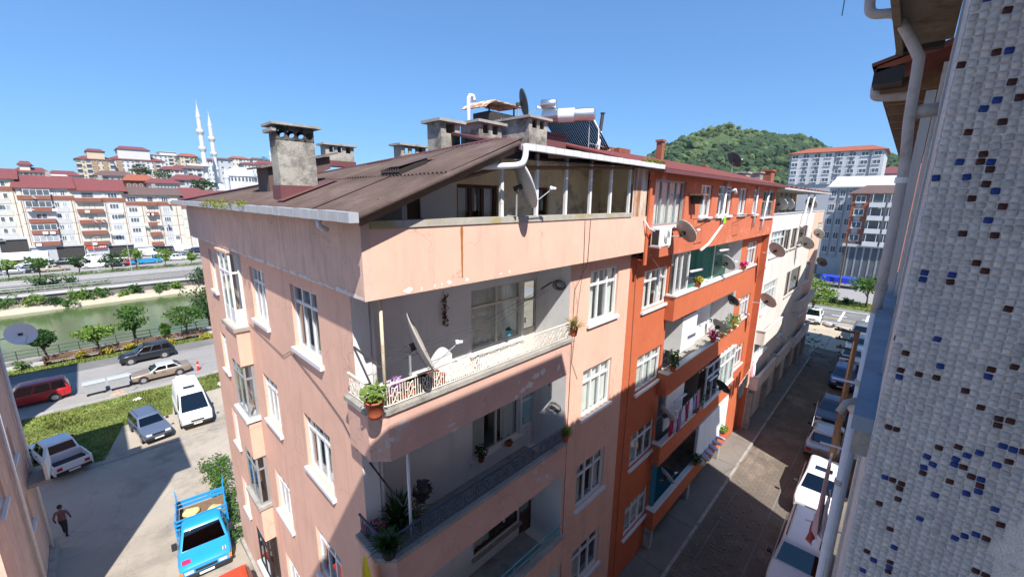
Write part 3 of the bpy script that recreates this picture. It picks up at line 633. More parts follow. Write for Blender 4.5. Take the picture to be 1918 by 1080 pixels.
# raised hatch on the left slope, half collapsed sheets
p = at('x', 3.7, *z3(405, 290)); MB().add([(3.55, 12.4, 15.1), (3.55, 13.4, 15.1), (3.55, 13.4, 15.75), (5.2, 12.4, 15.8), (5.2, 13.4, 15.8), (5.2, 13.4, 16.15), (3.55, 12.4, 15.75), (5.2, 12.4, 16.15)], [(0, 1, 2, 6), (6, 2, 5, 7), (1, 4, 5, 2), (0, 6, 7, 3)]).build('hatch', 'roof_dark', RF)
mb = MB()
for k in range(17):
    y = 12.25+k*.08; mb.quad((3.35, y, 15.70+.05*(k % 2)), (3.35, y+.08, 15.70+.05*((k+1) % 2)), (5.4, y+.08, 16.22+.05*((k+1) % 2)), (5.4, y, 16.22+.05*(k % 2)))
mb.build('roofing_sheet', 'roof_brown', RF)
q = at('x', 4.75, *z4(300, 545)); mb = MB()
for k in range(8): y = q.y-.35+k*.09; mb.add([(4.25, y, zr_(4.25)+.10), (4.25, y+.09, zr_(4.25)+.10), (4.25, y+.045, zr_(4.25)+.2)], [(0, 1, 2)]).quad((4.25, y, zr_(4.25)+.2), (4.25, y+.09, zr_(4.25)+.2), (5.1, y+.09, zr_(5.1)+.13), (5.1, y, zr_(5.1)+.13))
mb.build('lifted_sheet', 'roof_brown', RF)
MB().box(4.26, 4.9, q.y-.33, q.y+.35, -.0, .09, Matrix(((1, 0, 0, 0), (0, 1, 0, 0), (SL, 0, 1, 14.79-SL*2.79+.05), (0, 0, 0, 1)))).build('gap_fill', 'soot', RF)  # solid dark box painted as the shade under the lifted sheet
# ================================================================ the orange block
XO = 28.5
OB = thing('apartment_building', 'bright orange apartment block with white balconies in the middle of the row', 'building', (XE, DW, 0))
OW = [(13.1, 15.1, z, z+1.42) for z in (11.2, 8.05, 4.9, 1.75)]+[(25.55, 27.6, z, z+1.35) for z in (11.4, 8.25, 5.1)]
wall(MB(), '-y', DW, XE+.004, 15.3, 0, 13.2, OW[:4]).build('wall', 'orange', OB)
wall(MB(), '-y', DW, 24.4, XO, 0, 13.2, OW[4:]).build('wall', 'orange', OB)
for i, (a, b, c, d) in enumerate(OW): window(OB, '-y', DW, a, b, c, d, cmode=(0, 1, 2, 1, 0, 1, 2)[i])
# overhanging top storey
TW = [(12.5, 14.95, 14.2, 15.66), (16.4, 17.65, 14.4, 15.62), (18.4, 20.25, 14.42, 15.64), (21.3, 22.5, 14.42, 15.62), (23.7, 24.7, 14.4, 15.62), (25.5, 28.1, 14.2, 15.6)]
wall(MB(), '-y', DP, XE+.004, XO, 13.15, 15.9, TW).build('wall', 'orange_worn', OB)
MB().quad((XE+.004, DP, 13.15), (XO, DP, 13.15), (XO, DW, 13.18), (XE+.004, DW, 13.18)).build('soffit', 'orange', OB)
MB().box(XE+.01, XE+.16, DP-.05, DP-.004, 13.0, 15.6).build('corner_strip', 'orange', OB)
for i, (a, b, c, d) in enumerate(TW): window(OB, '-y', DP, a, b, c, d, cols=(4, 2, 3, 2, 2, 3)[i], transom=(None, None, .72, None, .75, .6)[i], cmode=(1, 1, 0, 1, 0, 0)[i], gl='glass_dark' if i == 5 else 'glass', fr='steel_dull' if i in (0, 5) else 'pvc')
# roof
mb = MB(); vs = [(XE, 5.5, 15.95), (XO+.1, 5.5, 15.95), (XO+.1, 10, 17.12), (XE, 10, 17.12)]
mb.add(vs+[(x, y, z-.05) for x, y, z in vs], [(0, 1, 2, 3), (7, 6, 5, 4), (0, 4, 5, 1), (1, 5, 6, 2), (2, 6, 7, 3), (3, 7, 4, 0)]); orf = mb.build('roof', 'roof_red', OB)
for k in range(47): x = XE+.1+k*.35; MB().tube([(x, 5.48, 15.965), (x, 10, 17.135)], .022, 4).build('roof_seam', 'roof_red', orf)
MB().quad((XE, 10, 17.12), (XO, 10, 17.12), (XO, 16, 15.4), (XE, 16, 15.4)).build('roof_back', 'roof_red', orf)
MB().box(XE+.05, XO+.1, 5.38, 5.495, 15.82, 15.94).build('gutter', 'roof_maroon', orf)
for (px, py, h, wd) in ((1132, 272, .30, .9), (1163, 282, .34, 1.0), (1320, 300, .3, .7)):
    p = at('y', 9.6, px, py); c = MB()
    for r_ in range(5):
        for q in range(4): c.box(p.x-wd/2+q*wd/4+.01, p.x-wd/2+(q+1)*wd/4-.01, 9.4, 9.8, 16.9+r_*.11*h/.6, 16.9+(r_+1)*.11*h/.6-.012)
    c.box(p.x-wd/2+.02, p.x+wd/2-.02, 9.42, 9.78, 16.8, 16.9+.5*h/.6); c.build('chimney', 'brick', orf)
p = at('y', 9.7, 1240, 262); MB().box(p.x-.15, p.x+.15, 9.6, 9.9, 16.8, p.z-.1).box(p.x-.2, p.x+.2, 9.55, 9.95, p.z-.1, p.z).build('chimney', 'brick', orf)
p = at('y', 9.7, 1447, 318); MB().box(p.x-.6, p.x+.6, 9.6, 10.4, 16.5, p.z-.15).box(p.x-.7, p.x+.7, 9.5, 10.5, p.z-.15, p.z).build('chimney', 'brick', orf)
for px in (1400, 1425): p = at('y', 9.7, px, 322); MB().box(p.x-.5, p.x+.5, 9.6, 10.3, 16.5, p.z-.12).box(p.x-.6, p.x+.6, 9.5, 10.4, p.z-.12, p.z).build('chimney', 'chimney', orf)
# side of the recess and balcony storeys
holes = []
for z in (10.55, 7.4, 4.25, 1.1): holes += [(16.0, 17.6, z+.8, z+2.1), (18.2, 19.0, z+.05, z+2.1)]
wall(MB(), '-y', 7.45, 15.3, 24.4, 0, 13.2, holes).build('recess_wall', 'white_plaster', OB)
for x in (15.3, 24.4): MB().quad((x, DW-.002, 0), (x, 7.45, 0), (x, 7.45, 13.2), (x, DW-.002, 13.2)).build('recess_wall', 'white_plaster', OB)
for i, (a, b, c, d) in enumerate(holes): window(OB, '-y', 7.45, a, b, c, d, cols=2 if i % 2 == 0 else 1, transom=None, sill=0, cmode=1 if i % 3 else 0)
OP = [(24.2, DP+.05), (15.05, DP+.05), (15.05, DW-.003)]
for i, cz in enumerate((11.45, 8.3, 5.15, 2.0)):
    strip(MB(), OP, 0, -.12, cz-.95, cz).build('balcony_parapet', 'orange', OB); strip(MB(), OP, .05, -.18, cz+.003, cz+.07).build('coping', 'zinc_white', OB)
    MB().box(15.3, 24.2, 6.03, 7.44, cz-.93, cz-.80).build('balcony_floor', 'concrete', OB)
# top balcony: glazing at its left half, green glass leaf folded inwards
gl = MB()
for x in (15.1, 15.6, 16.3): gl.box(x, x+.07, 5.98, 6.05, 11.53, 13.14)
gl.box(15.17, 16.3, 5.985, 6.045, 11.53, 11.6).box(15.17, 16.3, 5.985, 6.045, 13.07, 13.14); g_ = gl.build('balcony_glazing', 'pvc', OB)
MB().box(15.17, 16.3, 6.01, 6.016, 11.6, 13.07).build('pane', 'glass', g_)
MB().box(19.3, 19.33, 6.05, 7.2, 11.55, 13.1).build('green_glass_leaf', 'glass_green', OB); MB().box(19.4, 21.0, 5.98, 6.02, 11.62, 13.1).build('green_glass_leaf', 'glass_green', OB)
MB().box(18.6, 20.9, 5.93, 6.05, 11.53, 11.6).build('glazing_rail', 'pvc', OB)
# third storey: closed white glazing on the right half
window(OB, '-y', DP-.02, 19.6, 24.1, 5.25, 7.28, cols=5, transom=.70, cmode=3, sill=.06, rec=-.02)
# second storey cabinet, awning box, white screen
MB().box(17.2, 18.9, 6.3, 7.3, 8.5, 10.1).build('balcony_cabinet', 'plastic_white', OB)
MB().box(16.0, 17.9, 6.2, 6.26, 5.3, 7.1).build('balcony_screen', 'curtain', OB)
MB().box(15.45, 19.4, 6.2, 7.43, 1.22, 1.26).build('balcony_mat', fabric((.05, .17, .22)), OB); MB().quad((15.34, 6.05, 1.2), (15.34, 7.4, 1.2), (15.34, 7.4, 4.2), (15.34, 6.05, 4.2)).quad((15.4, 7.43, 1.2), (19.4, 7.43, 1.2), (19.4, 7.43, 4.2), (15.4, 7.43, 4.2)).build('blue_wall', fabric((.06, .25, .33)), OB)
MB().box(19.6, 24.2, 5.86, 5.98, 2.1, 4.15).build('white_wall', 'white_plaster', OB)
# downpipes of the top storey
MB().tube([(19.0, DP-.08, 15.8), (19.0, DP-.08, 14.0), (17.6, DP-.08, 13.3), (16.8, DP-.08, 13.1)], .055, 8).build('downpipe', 'pvc', OB, True)
MB().tube([(24.0, DP-.08, 15.8), (24.0, DP-.08, 13.7)], .05, 8).build('downpipe', 'pvc', OB, True); MB().tube([(26.3, DP-.1, 15.7), (25.6, DP-.1, 13.5)], .05, 8).build('downpipe', 'pvc', OB, True)
MB().tube([(19.3, DP-.05, 15.45), (19.5, DP-.3, 15.5), (19.6, DP-.32, 15.35)], .06, 8).build('vent_pipe', 'pvc', OB, True)
# ground storey: garage doors and posts in the shade
MB().box(16.0, 19.0, 6.9, 6.95, 0, 1.0).build('shutter', 'steel_dull', OB); MB().box(19.8, 23.8, 6.5, 6.55, 0, 1.05).build('shutter', 'leaf_lime' if 0 else fabric((.42, .50, .36)), OB)
for x in (15.2, 19.4, 24.0): MB().box(x-.15, x+.15, 5.95, 6.25, 0, 1.04).build('post', 'concrete', OB)

# ================================================================ the off-white block at the end of the street
WB = thing('apartment_building', 'off-white weathered apartment block with brown windows at the street end', 'building', (XO, 5.9, 0))
w4_ = zz(1400, 340, 5.4); w5_ = zz(1400, 520, 5.4); YW = 5.9; XWE = 48.6
def rct(f, l, t, r, b):
    p, q, s_ = at('y', YW, *f(l, (t+b)/2)), at('y', YW, *f(r, (t+b)/2)), at('y', YW, *f((l+r)/2, t)); e = at('y', YW, *f((l+r)/2, b))
    return p.x, q.x, e.z, s_.z
G1 = [rct(w4_, 238, 460, 375, 735), rct(w4_, 372, 490, 428, 690), rct(w4_, 445, 475, 497, 665), rct(w4_, 520, 405, 605, 625), rct(w4_, 640, 400, 700, 570), rct(w4_, 715, 385, 765, 500)]
G2 = [rct(w4_, 175, 900, 300, 1130), rct(w4_, 400, 850, 440, 1010), rct(w4_, 455, 750, 545, 960), rct(w4_, 600, 760, 640, 860)]
WH = []
for a, b, c, d in G1: WH.append((a, b, max(c, 11.1), min(d, 13.2)))
for a, b, c, d in G2: WH.append((a, b, 8.0, 9.9))
for a, b, c, d in G2[:2]+G2[3:]: WH.append((a, b, 4.9, 6.6))
wall(MB(), '-y', YW, XO, 43.5, 0, 14.25, [h for h in WH if h[1] < 43.4]).build('wall', 'offwhite', WB)
wall(MB(), '-y', YW, 43.5, XWE, 0, 14.2, [h for h in WH if h[0] > 43.5]).build('wall', 'pink', WB)
for i, h in enumerate(WH):
    if h[0] < 43.5 < h[1]: continue
    br = i in (1, 2, 3, 7, 8); window(WB, '-y', YW, *h, cols=1 if br else 4 if i in (0, 6) else 2, transom=None if br else .7, fr='wood' if br else 'pvc', cmode=1, sill=.05, gl='glass_dark' if br else 'glass', fw=.09 if br else .06)
MB().quad((XO, YW, 0), (XO, 14, 0), (XO, 14, 14.2), (XO, YW, 14.2)).build('side_wall', 'orange_brick', WB)
MB().quad((XWE, YW, 0), (XWE, 16, 0), (XWE, 16, 14.2), (XWE, YW, 14.2)).build('side_wall', 'offwhite', WB)
MB().box(XO+.02, XWE, YW-.04, YW+.15, 14.255, 14.33).build('coping', 'slab_grey', WB)
MB().box(XO+.1, XWE-.1, 8.2, 8.3, 14.2, 15.8).build('terrace_wall', 'brown_far', WB)
for k in range(9): x = XO+1.2+k*1.9; MB().box(x-.35, x+.35, 7.9, 8.2, 14.2, 15.75).build('terrace_pier', 'beige_far', WB)
mb = MB(); mb.box(XO+.1, XWE-.5, 5.5, 9.5, 15.75, 15.86); mb.build('roof', 'slab_grey', WB)
mb = MB()
for k in range(40):
    x = XO+.2+k*.48; mb.quad((x, 5.6, 15.9+.05*(k % 3)), (x+.48, 5.6, 15.9+.05*((k+1) % 3)), (x+.48, 9.4, 16.2), (x, 9.4, 16.2))
mb.build('roof_cover', 'roof_tile', WB)
for x in (38.5, 41.0): MB().tube([(x, 5.75, 15.75), (x-1.2, 5.72, 13.2)], .06, 6).build('downpipe', 'pvc_old', WB)
MB().quad((XO+.1, YW+.1, 14.0), (XWE, YW+.1, 14.0), (XWE, 9, 14.0), (XO+.1, 9, 14.0)).build('terrace_floor', 'concrete', WB)
# lower balconies of the off-white block
for x0, x1, zs in ((28.7, 33.5, (7.0, 3.9)), (34.2, 39.0, (3.9,)), (40.5, 47.5, (6.9, 3.7))):
    for z in zs:
        bp = [(x1, YW-.5), (x0, YW-.5), (x0, YW-.003)]; strip(MB(), bp, 0, -.1, z-.9, z).build('balcony_parapet', 'offwhite', WB); strip(MB(), bp, .04, -.14, z+.003, z+.06).build('coping', 'slab_grey', WB)
MB().box(XO+.3, XWE-.3, YW+.05, YW+.2, 0, 2.6).build('shop_front', 'dark', WB)
for x in (29, 33, 37, 41, 45, 48.2): MB().box(x-.2, x+.2, YW-.3, YW+.04, 0, 2.7).build('post', 'concrete', WB)
# ================================================================ the tiled building on the camera's side
TB = thing('tiled_building', 'grey white mosaic tiled facade close on the right with blue and brown tiles', 'building', (2.2, -.03, 0))
XT = 2.2; YT = -.035
MB().box(XT, 5.75, -4.0, YT, 0, 16.4).build('wall', 'mosaic_grout', TB)
MB().box(-13, XT-.004, -6.0, -1.25, 0, 18.2).build('wall', 'mosaic_grout', TB)
MB().box(XT+.05, 5.75, -4.0, YT-.1, 16.45, 18.2).build('wall', 'mosaic_grout', TB)
mb = MB(); vs = [(-13, .6, 18.5), (5.8, .6, 18.5), (5.8, -6, 20.2), (-13, -6, 20.2)]
mb.add(vs+[(x, y, z-.12) for x, y, z in vs], [(0, 1, 2, 3), (7, 6, 5, 4), (0, 4, 5, 1), (1, 5, 6, 2), (2, 6, 7, 3), (3, 7, 4, 0)]); mb.build('roof', 'roof_tile', TB)
# mosaic: pillow-shaped tiles on a 25 mm grid
P_ = .0251
def tile_mesh(k, name='tile'):
    h, e, t = P_*.44, P_*.34, .0038
    a = [(0, sx*h, sz*h) for sx, sz in ((-1, -.8), (-.8, -1), (.8, -1), (1, -.8), (1, .8), (.8, 1), (-.8, 1), (-1, .8))]
    b = [(-t, y*.74, z*.74) for _, y, z in a]; mb = MB(); n = 8
    mb.add(a+b, [(i, (i+1) % n, n+(i+1) % n, n+i) for i in range(n)]+[tuple(range(n, 2*n))]); return mb.mesh(name, [k], True)
TM = {k: tile_mesh(k) for k in ['tile_w%d' % i for i in range(5)]+['tile_blue', 'tile_brown']}
q1, q2, q3 = zz(1560, 0, 2.7), zz(1560, 380, 2.84), zz(1500, 700, 2.842)
BR = [q1(*p) for p in ((870, 60), (828, 265), (655, 333), (903, 415), (948, 490), (868, 616), (688, 670), (773, 774), (765, 812), (808, 847), (788, 920), (722, 997), (875, 1035))]+[q2(*p) for p in ((710, 162), (883, 165), (786, 310), (830, 348), (652, 410), (957, 585), (376, 790), (360, 883), (453, 905), (546, 922), (825, 897), (949, 880), (693, 983))]+[q3(*p) for p in ((953, 190), (1057, 248), (1110, 262), (1045, 283), (463, 292), (508, 307), (730, 402), (838, 400), (865, 503), (645, 535), (1180, 420), (1108, 470), (787, 580), (905, 550), (945, 598), (490, 578), (532, 592), (525, 620), (512, 675), (411, 695), (1056, 803), (462, 832), (980, 873), (352, 933), (470, 1008), (458, 1062), (920, 1044), (975, 1065))]
BL = [q1(*p) for p in ((770, 8), (880, 257), (835, 500), (768, 548), (657, 815), (820, 810), (537, 895), (691, 890), (836, 960))]+[q2(*p) for p in ((846, 86), (660, 373), (458, 383), (500, 398), (540, 712), (563, 855), (355, 911), (820, 933))]+[q3(*p) for p in ((942, 428), (1072, 395), (1130, 410), (883, 445), (822, 460), (812, 490), (667, 450), (707, 490), (652, 506), (1042, 492), (447, 560), (957, 568), (940, 630), (878, 642), (716, 655), (1026, 725), (630, 780), (800, 870), (868, 866), (930, 856), (488, 932), (382, 998), (333, 1033), (465, 1033))]
def cell(px, py):
    p = at('x', XT, px, py); return int((YT-p.y)/P_), int(math.floor((p.z-13)/P_))
SP = {}
for l_, k in ((BR, 'tile_brown'), (BL, 'tile_blue')):
    for p in l_:
        c = cell(*p); SP[(max(0, c[0]), c[1])] = k
rnd = random.Random(11); cells = []
for i in range(0, 26):
    for j in range(-8, 122):
        y = YT-(i+.5)*P_; z = 13+(j+.5)*P_
        d = Vector((XT, y, z))-CAM; dd = d.dot(_f); u, v = 959+FPX*d.dot(_r)/dd, 540-FPX*d.dot(_u)/dd
        if u > 1960 or v < -40 or v > 1120: continue
        bald = (u-1868)/60+(v-960)/130 > .55+.25*math.sin(v*.06) and v > 900
        if bald and rnd.random() < .93: continue
        if rnd.random() < .008 and (i, j) not in SP: continue
        ar = dd**-2*(1+((u-959)/FPX)**2)*(1 if u < 1918 and 0 < v < 1080 else .01)
        cells.append((ar, i, j, y, z))
cells.sort(reverse=True)
# special tiles first, then those that show largest, 300 as parts
cells.sort(key=lambda c: ((c[1], c[2]) in SP, c[0]), reverse=True)
rest = MB()
for n_, (ar, i, j, y, z) in enumerate(cells):
    k = SP.get((i, j)) or 'tile_w%d' % rnd.choices(range(5), (5, 4, 3, 1, 3))[0]
    dy, dz, tl = rnd.gauss(0, .0011), rnd.gauss(0, .0011), rnd.gauss(0, .06)
    if n_ < 300: inst('tile', TM[k], TB, (-.001-.001*rnd.random(), y+dy-TB.location.y, z+dz), (rnd.gauss(0, .06), rnd.gauss(0, .06), rnd.gauss(0, .06)))
    else:
        rest.use(k); mx = Matrix.Translation((XT-.001, y+dy, z+dz)) @ Matrix.Rotation(tl, 4, 'X') @ Matrix.Rotation(rnd.gauss(0, .06), 4, 'Y')
        me = TM[k]; rest.add([mx @ v.co for v in me.vertices], [tuple(p.vertices) for p in me.polygons])
# the same mosaic on the street side of the bay, seen edge-on
for i in range(0, 26):
    for j in range(-8, 122):
        if rnd.random() < .03: continue
        rest.use(SP.get((i, j+40)) if (i*7+j*13) % 29 == 0 and SP.get((i, j+40)) else 'tile_w%d' % rnd.choices(range(5), (5, 4, 3, 1, 3))[0])
        mx = Matrix.Translation((XT+(i+.5)*P_, YT+.001, 13+(j+.5)*P_)) @ Matrix.Rotation(rad(-90), 4, 'Z')
        me = TM['tile_w0']; rest.add([mx @ v.co for v in me.vertices], [tuple(p.vertices) for p in me.polygons])
struct(rest.build('tiles', None, TB, True), 'stuff')
# blue-grey ledge, window frame strip, conduit
mb = MB(); mb.add([(2.33, YT+.004, 13.98), (2.33, .045, 13.98), (7.9, .135, 13.98), (7.9, YT+.004, 13.98), (2.33, YT+.004, 14.05), (2.33, .045, 14.05), (7.9, .135, 14.05), (7.9, YT+.004, 14.05)], [(3, 2, 1, 0), (4, 5, 6, 7), (0, 1, 5, 4), (1, 2, 6, 5), (2, 3, 7, 6), (3, 0, 4, 7)]); mb.build('ledge', 'ledge', TB)
MB().box(2.335, 2.43, YT+.006, .03, 13.86, 13.978).build('ledge_end', 'concrete', TB)
MB().box(3.0, 3.06, YT+.004, YT+.014, 14.06, 16.3).build('window_frame', 'steel_dull', TB)
MB().tube([(4.2, .04, 6), (4.2, .04, 13.3)], .02, 8).build('conduit', 'steel_dull', TB, True)
# eave in front of the bay: soffit boards, fascia, gutter corner
EV = bpy.data.objects.new('eave', None); COL.objects.link(EV); EV.parent = TB
MB().box(3.3, 5.83, YT+.003, .30, 16.50, 16.55).build('soffit_slab', 'soffit', EV)
MB().box(3.3, 5.85, .303, .35, 16.44, 16.72).build('fascia', 'soffit', EV); MB().box(5.86, 5.95, .02, .36, 16.46, 16.62).build('gutter_end', 'iron_dark', EV)
pts = [(5, .54, 16.9), (5, .54, 16.68), (5, .50, 16.60), (5, .38, 16.57), (5, .33, 16.52), (5, .17, 16.22), (5, .15, 16.12), (5, .135, 15.7), (5, .10, 15.2), (5, .088, 14.0)]
MB().tube(smooth_path(pts), .038, 12).build('downpipe', 'pvc_shaded', TB, True)  # upper run has the eave shade in its colour, lower run does not
MB().tube([(5, .088, 14.0), (5, .088, 0.1)], .038, 12).build('downpipe', 'pvc_old', TB, True)
for z in (15.2, 14.25, 13.3, 12.2, 10.9, 9.4): MB().lathe([(.048, -.025), (.048, .025)], 12, Matrix.Translation((5, .14 if z > 15.8 else .10 if z > 15 else .088, z))).build('pipe_clip', 'steel_dull' if z < 15 else 'pvc_old', TB)
MB().tube([(5.05, .16, 15.76), (5.05, -.03, 15.77)], .055, 12).build('overflow_pipe', 'pvc_shaded', TB, True)
MB().tube([(4.9, .09, 13.15), (4.85, .16, 13.12), (4.8, .2, 13.02)], .03, 8).build('waste_pipe', 'steel_dull', TB, True); MB().tube([(5.0, .088, 13.0), (4.93, .13, 13.1)], .05, 10).build('pipe_socket', 'pvc_old', TB, True)
# ---- the lower neighbour with the tiled eave
NB = thing('neighbour_house', 'neighbouring house whose dark tiled eave juts out past the white downpipe', 'building', (5.8, 0, 0))
MB().box(5.8, 18.5, -5, -.004, 0, 16.3).build('wall', 'mosaic_grout', NB)
mb = MB(); vs = [(6.1, .5, 16.42), (18.5, .5, 16.42), (18.5, -5, 18.0), (6.1, -5, 18.0)]
mb.add(vs+[(x, y, z-.06) for x, y, z in vs], [(0, 1, 2, 3), (7, 6, 5, 4), (0, 4, 5, 1), (1, 5, 6, 2), (2, 6, 7, 3), (3, 7, 4, 0)]); nr = mb.build('roof', 'roof_tile', NB)
tm = MB(); n = 8; pr = [(.13*math.cos(math.pi*k/n), .06*math.sin(math.pi*k/n)) for k in range(n+1)]
tm.add([(x, y, z) for y in (0, -.5) for x, z in pr], [(k, k+1, n+2+k, n+1+k) for k in range(n)]+[tuple(range(n+1))]); tme = tm.mesh('roof_tile', ['roof_tile'])
for k in range(46): inst('roof_tile', tme, nr, Vector((6.25+k*.265, .545, 16.43))-NB.location, (-.28, 0, 0))
for k in range(16): x = 6.4+k*.76; MB().box(x, x+.08, .0, .46, 16.20, 16.34).build('rafter', 'wood_raw', nr)
MB().box(6.1, 6.4, .28, .52, 16.24, 16.40).build('gutter_box', 'iron_dark', nr)
MB().tube(smooth_path([(6.5, .5, 16.35), (6.5, .5, 16.24), (6.5, .46, 16.19), (6.5, .2, 16.17)]), .055, 10).build('gutter_elbow', 'pvc_shaded', nr, True)
MB().box(6.0, 6.06, .004, .08, 12.0, 16.1).build('tiled_strip', 'tile_w1', NB)
for k in range(14): z = 13.2+k*.2; MB().box(6.0, 6.06, .081, .084, z, z+.05).build('tile', ('tile_blue', 'tile_brown')[k % 2], NB)
for z in (12.6, 11.6, 10.3, 8.9): MB().tube([(7.0, .0, z), (6.9, .42, z+.03)], .014, 6).build('line_arm', 'pvc', NB)
# ---- the next block on that side (shades the far street)
FB = thing('corner_block', 'block further down on the right side of the street behind the pole', 'building', (25.2, 0, 0))
mb = MB(); mb.add([(25.2, 0, 0), (52, 0, 0), (52, -9, 0), (25.2, -9, 0), (25.2, 0, 11.4), (44, 0, 18.6), (52, 0, 18.6), (52, -9, 18.6), (44, -9, 18.6), (25.2, -9, 11.4)], [(0, 1, 6, 5, 4), (1, 2, 7, 6), (2, 3, 9, 8, 7), (3, 0, 4, 9)]); mb.build('wall', 'offwhite', FB)
MB().quad((25.0, .15, 11.42), (44, .15, 18.66), (44, -9, 18.66), (25.0, -9, 11.42)).quad((44, .15, 18.67), (52.2, .15, 18.67), (52.2, -9, 18.67), (44, -9, 18.67)).build('roof', 'roof_tile', FB)
# ================================================================ ground, street, river, banks
def sheet_grid(xs, ys, zf, name, m, kind='structure', smooth=True):
    mb = MB(); nx = len(xs)
    mb.add([(x, y, zf(x, y)) for y in ys for x in xs], [(j*nx+i, j*nx+i+1, (j+1)*nx+i+1, (j+1)*nx+i) for j in range(len(ys)-1) for i in range(nx-1)])
    return struct(mb.build(name, m, None, smooth), kind)
YR = 64.6
sheet_grid([-60, -20, -6, 0, 6, 15, 30, 60, 140, 300, 600], [-300, -60, -12, 0, 9, 12, 15, 18, 21, 24, 27, 30, 40, 50, YR], lambda x, y: gz(y)-.012, 'ground', 'earth')
# the paved side street: sheet with block courses as relief, kerb strips and drainage seams
sheet_grid([-14+2*k for k in range(38)], [-.0, 2, 4, 5.0], lambda x, y: .0, 'street', 'paving')
# pavers in the nearest lit and shaded stretch that still read singly
m = M['paving']; t = m.node_tree; b = t.nodes['Principled BSDF']; g = t.nodes.new('ShaderNodeNewGeometry'); br = t.nodes.new('ShaderNodeTexBrick')
br.inputs['Scale'].default_value = 1.0; br.inputs['Brick Width'].default_value = .34; br.inputs['Row Height'].default_value = .2; br.inputs['Mortar Size'].default_value = .014; br.inputs['Mortar Smooth'].default_value = .5
br.inputs['Color1'].default_value = (1, 1, 1, 1); br.inputs['Color2'].default_value = (.80, .80, .80, 1); br.inputs['Mortar'].default_value = (.42, .42, .42, 1)
mp = t.nodes.new('ShaderNodeMapping'); mp.inputs['Rotation'].default_value = (0, 0, rad(90)); t.links.new(g.outputs['Position'], mp.inputs['Vector']); t.links.new(mp.outputs[0], br.inputs['Vector'])
old = b.inputs['Base Color'].links[0].from_socket; mu = t.nodes.new('ShaderNodeMix'); mu.data_type = 'RGBA'; mu.blend_type = 'MULTIPLY'; mu.inputs['Factor'].default_value = .65
t.links.new(old, mu.inputs['A']); t.links.new(br.outputs['Color'], mu.inputs['B']); t.links.new(mu.outputs['Result'], b.inputs['Base Color'])
mb = MB()
for k in range(18): mb.box(-8+k*3.2, -8+k*3.2+3.18, 5.004, 6.24, -.02, .10+.006*(k % 3))
sw = struct(mb.build('sidewalk', 'sidewalk'), 'structure')
for k in range(56):
    MB().box(-8+k*1.0, -8+k*1.0+.985, 4.88, 5.0, -.02, .12).build('kerb', 'concrete', sw)
mb = MB().box(-10, 58, 2.62, 2.70, .003, .007).box(-10, 58, 4.30, 4.36, .003, .007); struct(mb.build('drain_seam', 'bank_wall'))
# pale mortar and rubble spilt on the street
rnd = random.Random(21); mb = MB()
for k in range(240):
    x = rnd.gauss(17.2, 2.6); y = rnd.gauss(3.9, .45); s_ = .015+.05*rnd.random()**3
    mb.box(-s_, s_, -s_*.7, s_*.7, 0, s_*.8, Matrix.Translation((x, y, .004)) @ Matrix.Rotation(rnd.random()*6, 4, 'Z'))
for k in range(350):
    x = rnd.gauss(49, 4); y = rnd.gauss(6.4, .9); s_ = .04+.14*rnd.random()**3
    mb.box(-s_, s_, -s_*.7, s_*.7, 0, s_*.7, Matrix.Translation((x, y, .004)) @ Matrix.Rotation(rnd.random()*6, 4, 'Z'))
tag(struct(mb.build('rubble', 'sidewalk'), 'stuff'), 'loose mortar crumbs and stones scattered on the paved street', 'rubble')
# wet puddle
mb = MB(); n = 22; c = [(43.5+3.0*math.cos(6.28*k/n)*(.7+.5*rnd.random()), 5.9+.8*math.sin(6.28*k/n)*(.6+.6*rnd.random()), .012) for k in range(n)]; struct(mb.add(c, [tuple(range(n))]).build('puddle', 'water'))
# ---- the lot and the road beside the pink building
sheet_grid([-14, -9, -5, -2, 0, 2, 4, 6], [9, 12, 15, 18, 21, 24, 27, 30, 33, 35.3], lambda x, y: gz(y)+.002, 'lot_road', 'lot_road')
mb = MB(); mb.box(-14, 8.5, 35.3, 35.42, LOT-.05, LOT+.05); struct(mb.build('road_edge', 'concrete'))
sheet_grid([-14, -6, 0, 4, 9], [35.42, 40, 47.0], lambda x, y: LOT+.004, 'parking_ground', 'lot_road')
sheet_grid([-40, -14, -6, 0, 4, 9, 20, 60], [47.6, 52, 57.0], lambda x, y: LOT+.004, 'riverside_road', 'asphalt_pale')
sheet_grid([-40, -14, 0, 9, 20, 60], [57.0, 59.6], lambda x, y: LOT+.008, 'cycle_path', 'asphalt')
# tar seams curling over the riverside road
for k in range(11):
    x0, y0 = rnd.uniform(-3, 9), rnd.uniform(48.3, 56.5); a = rnd.random()*6; pts = []; 
    for q in range(14): a += rnd.gauss(0, .35); x0 += .55*math.cos(a); y0 = min(56.8, max(47.8, y0+.4*math.sin(a))); pts.append((x0, y0))
    mb = MB(); o = poly_off(pts, .03); i_ = poly_off(pts, -.03); mb.add([(p.x, p.y, LOT+.0085) for p in o]+[(p.x, p.y, LOT+.0085) for p in i_], [(q, q+1, 15-1+q+1, 14+q) for q in range(13)]); struct(mb.build('tar_seam', 'asphalt'))
mb = MB().box(-14, 8, 46.9, 47.5, LOT-.1, LOT+.12); struct(mb.build('low_wall', 'concrete'))
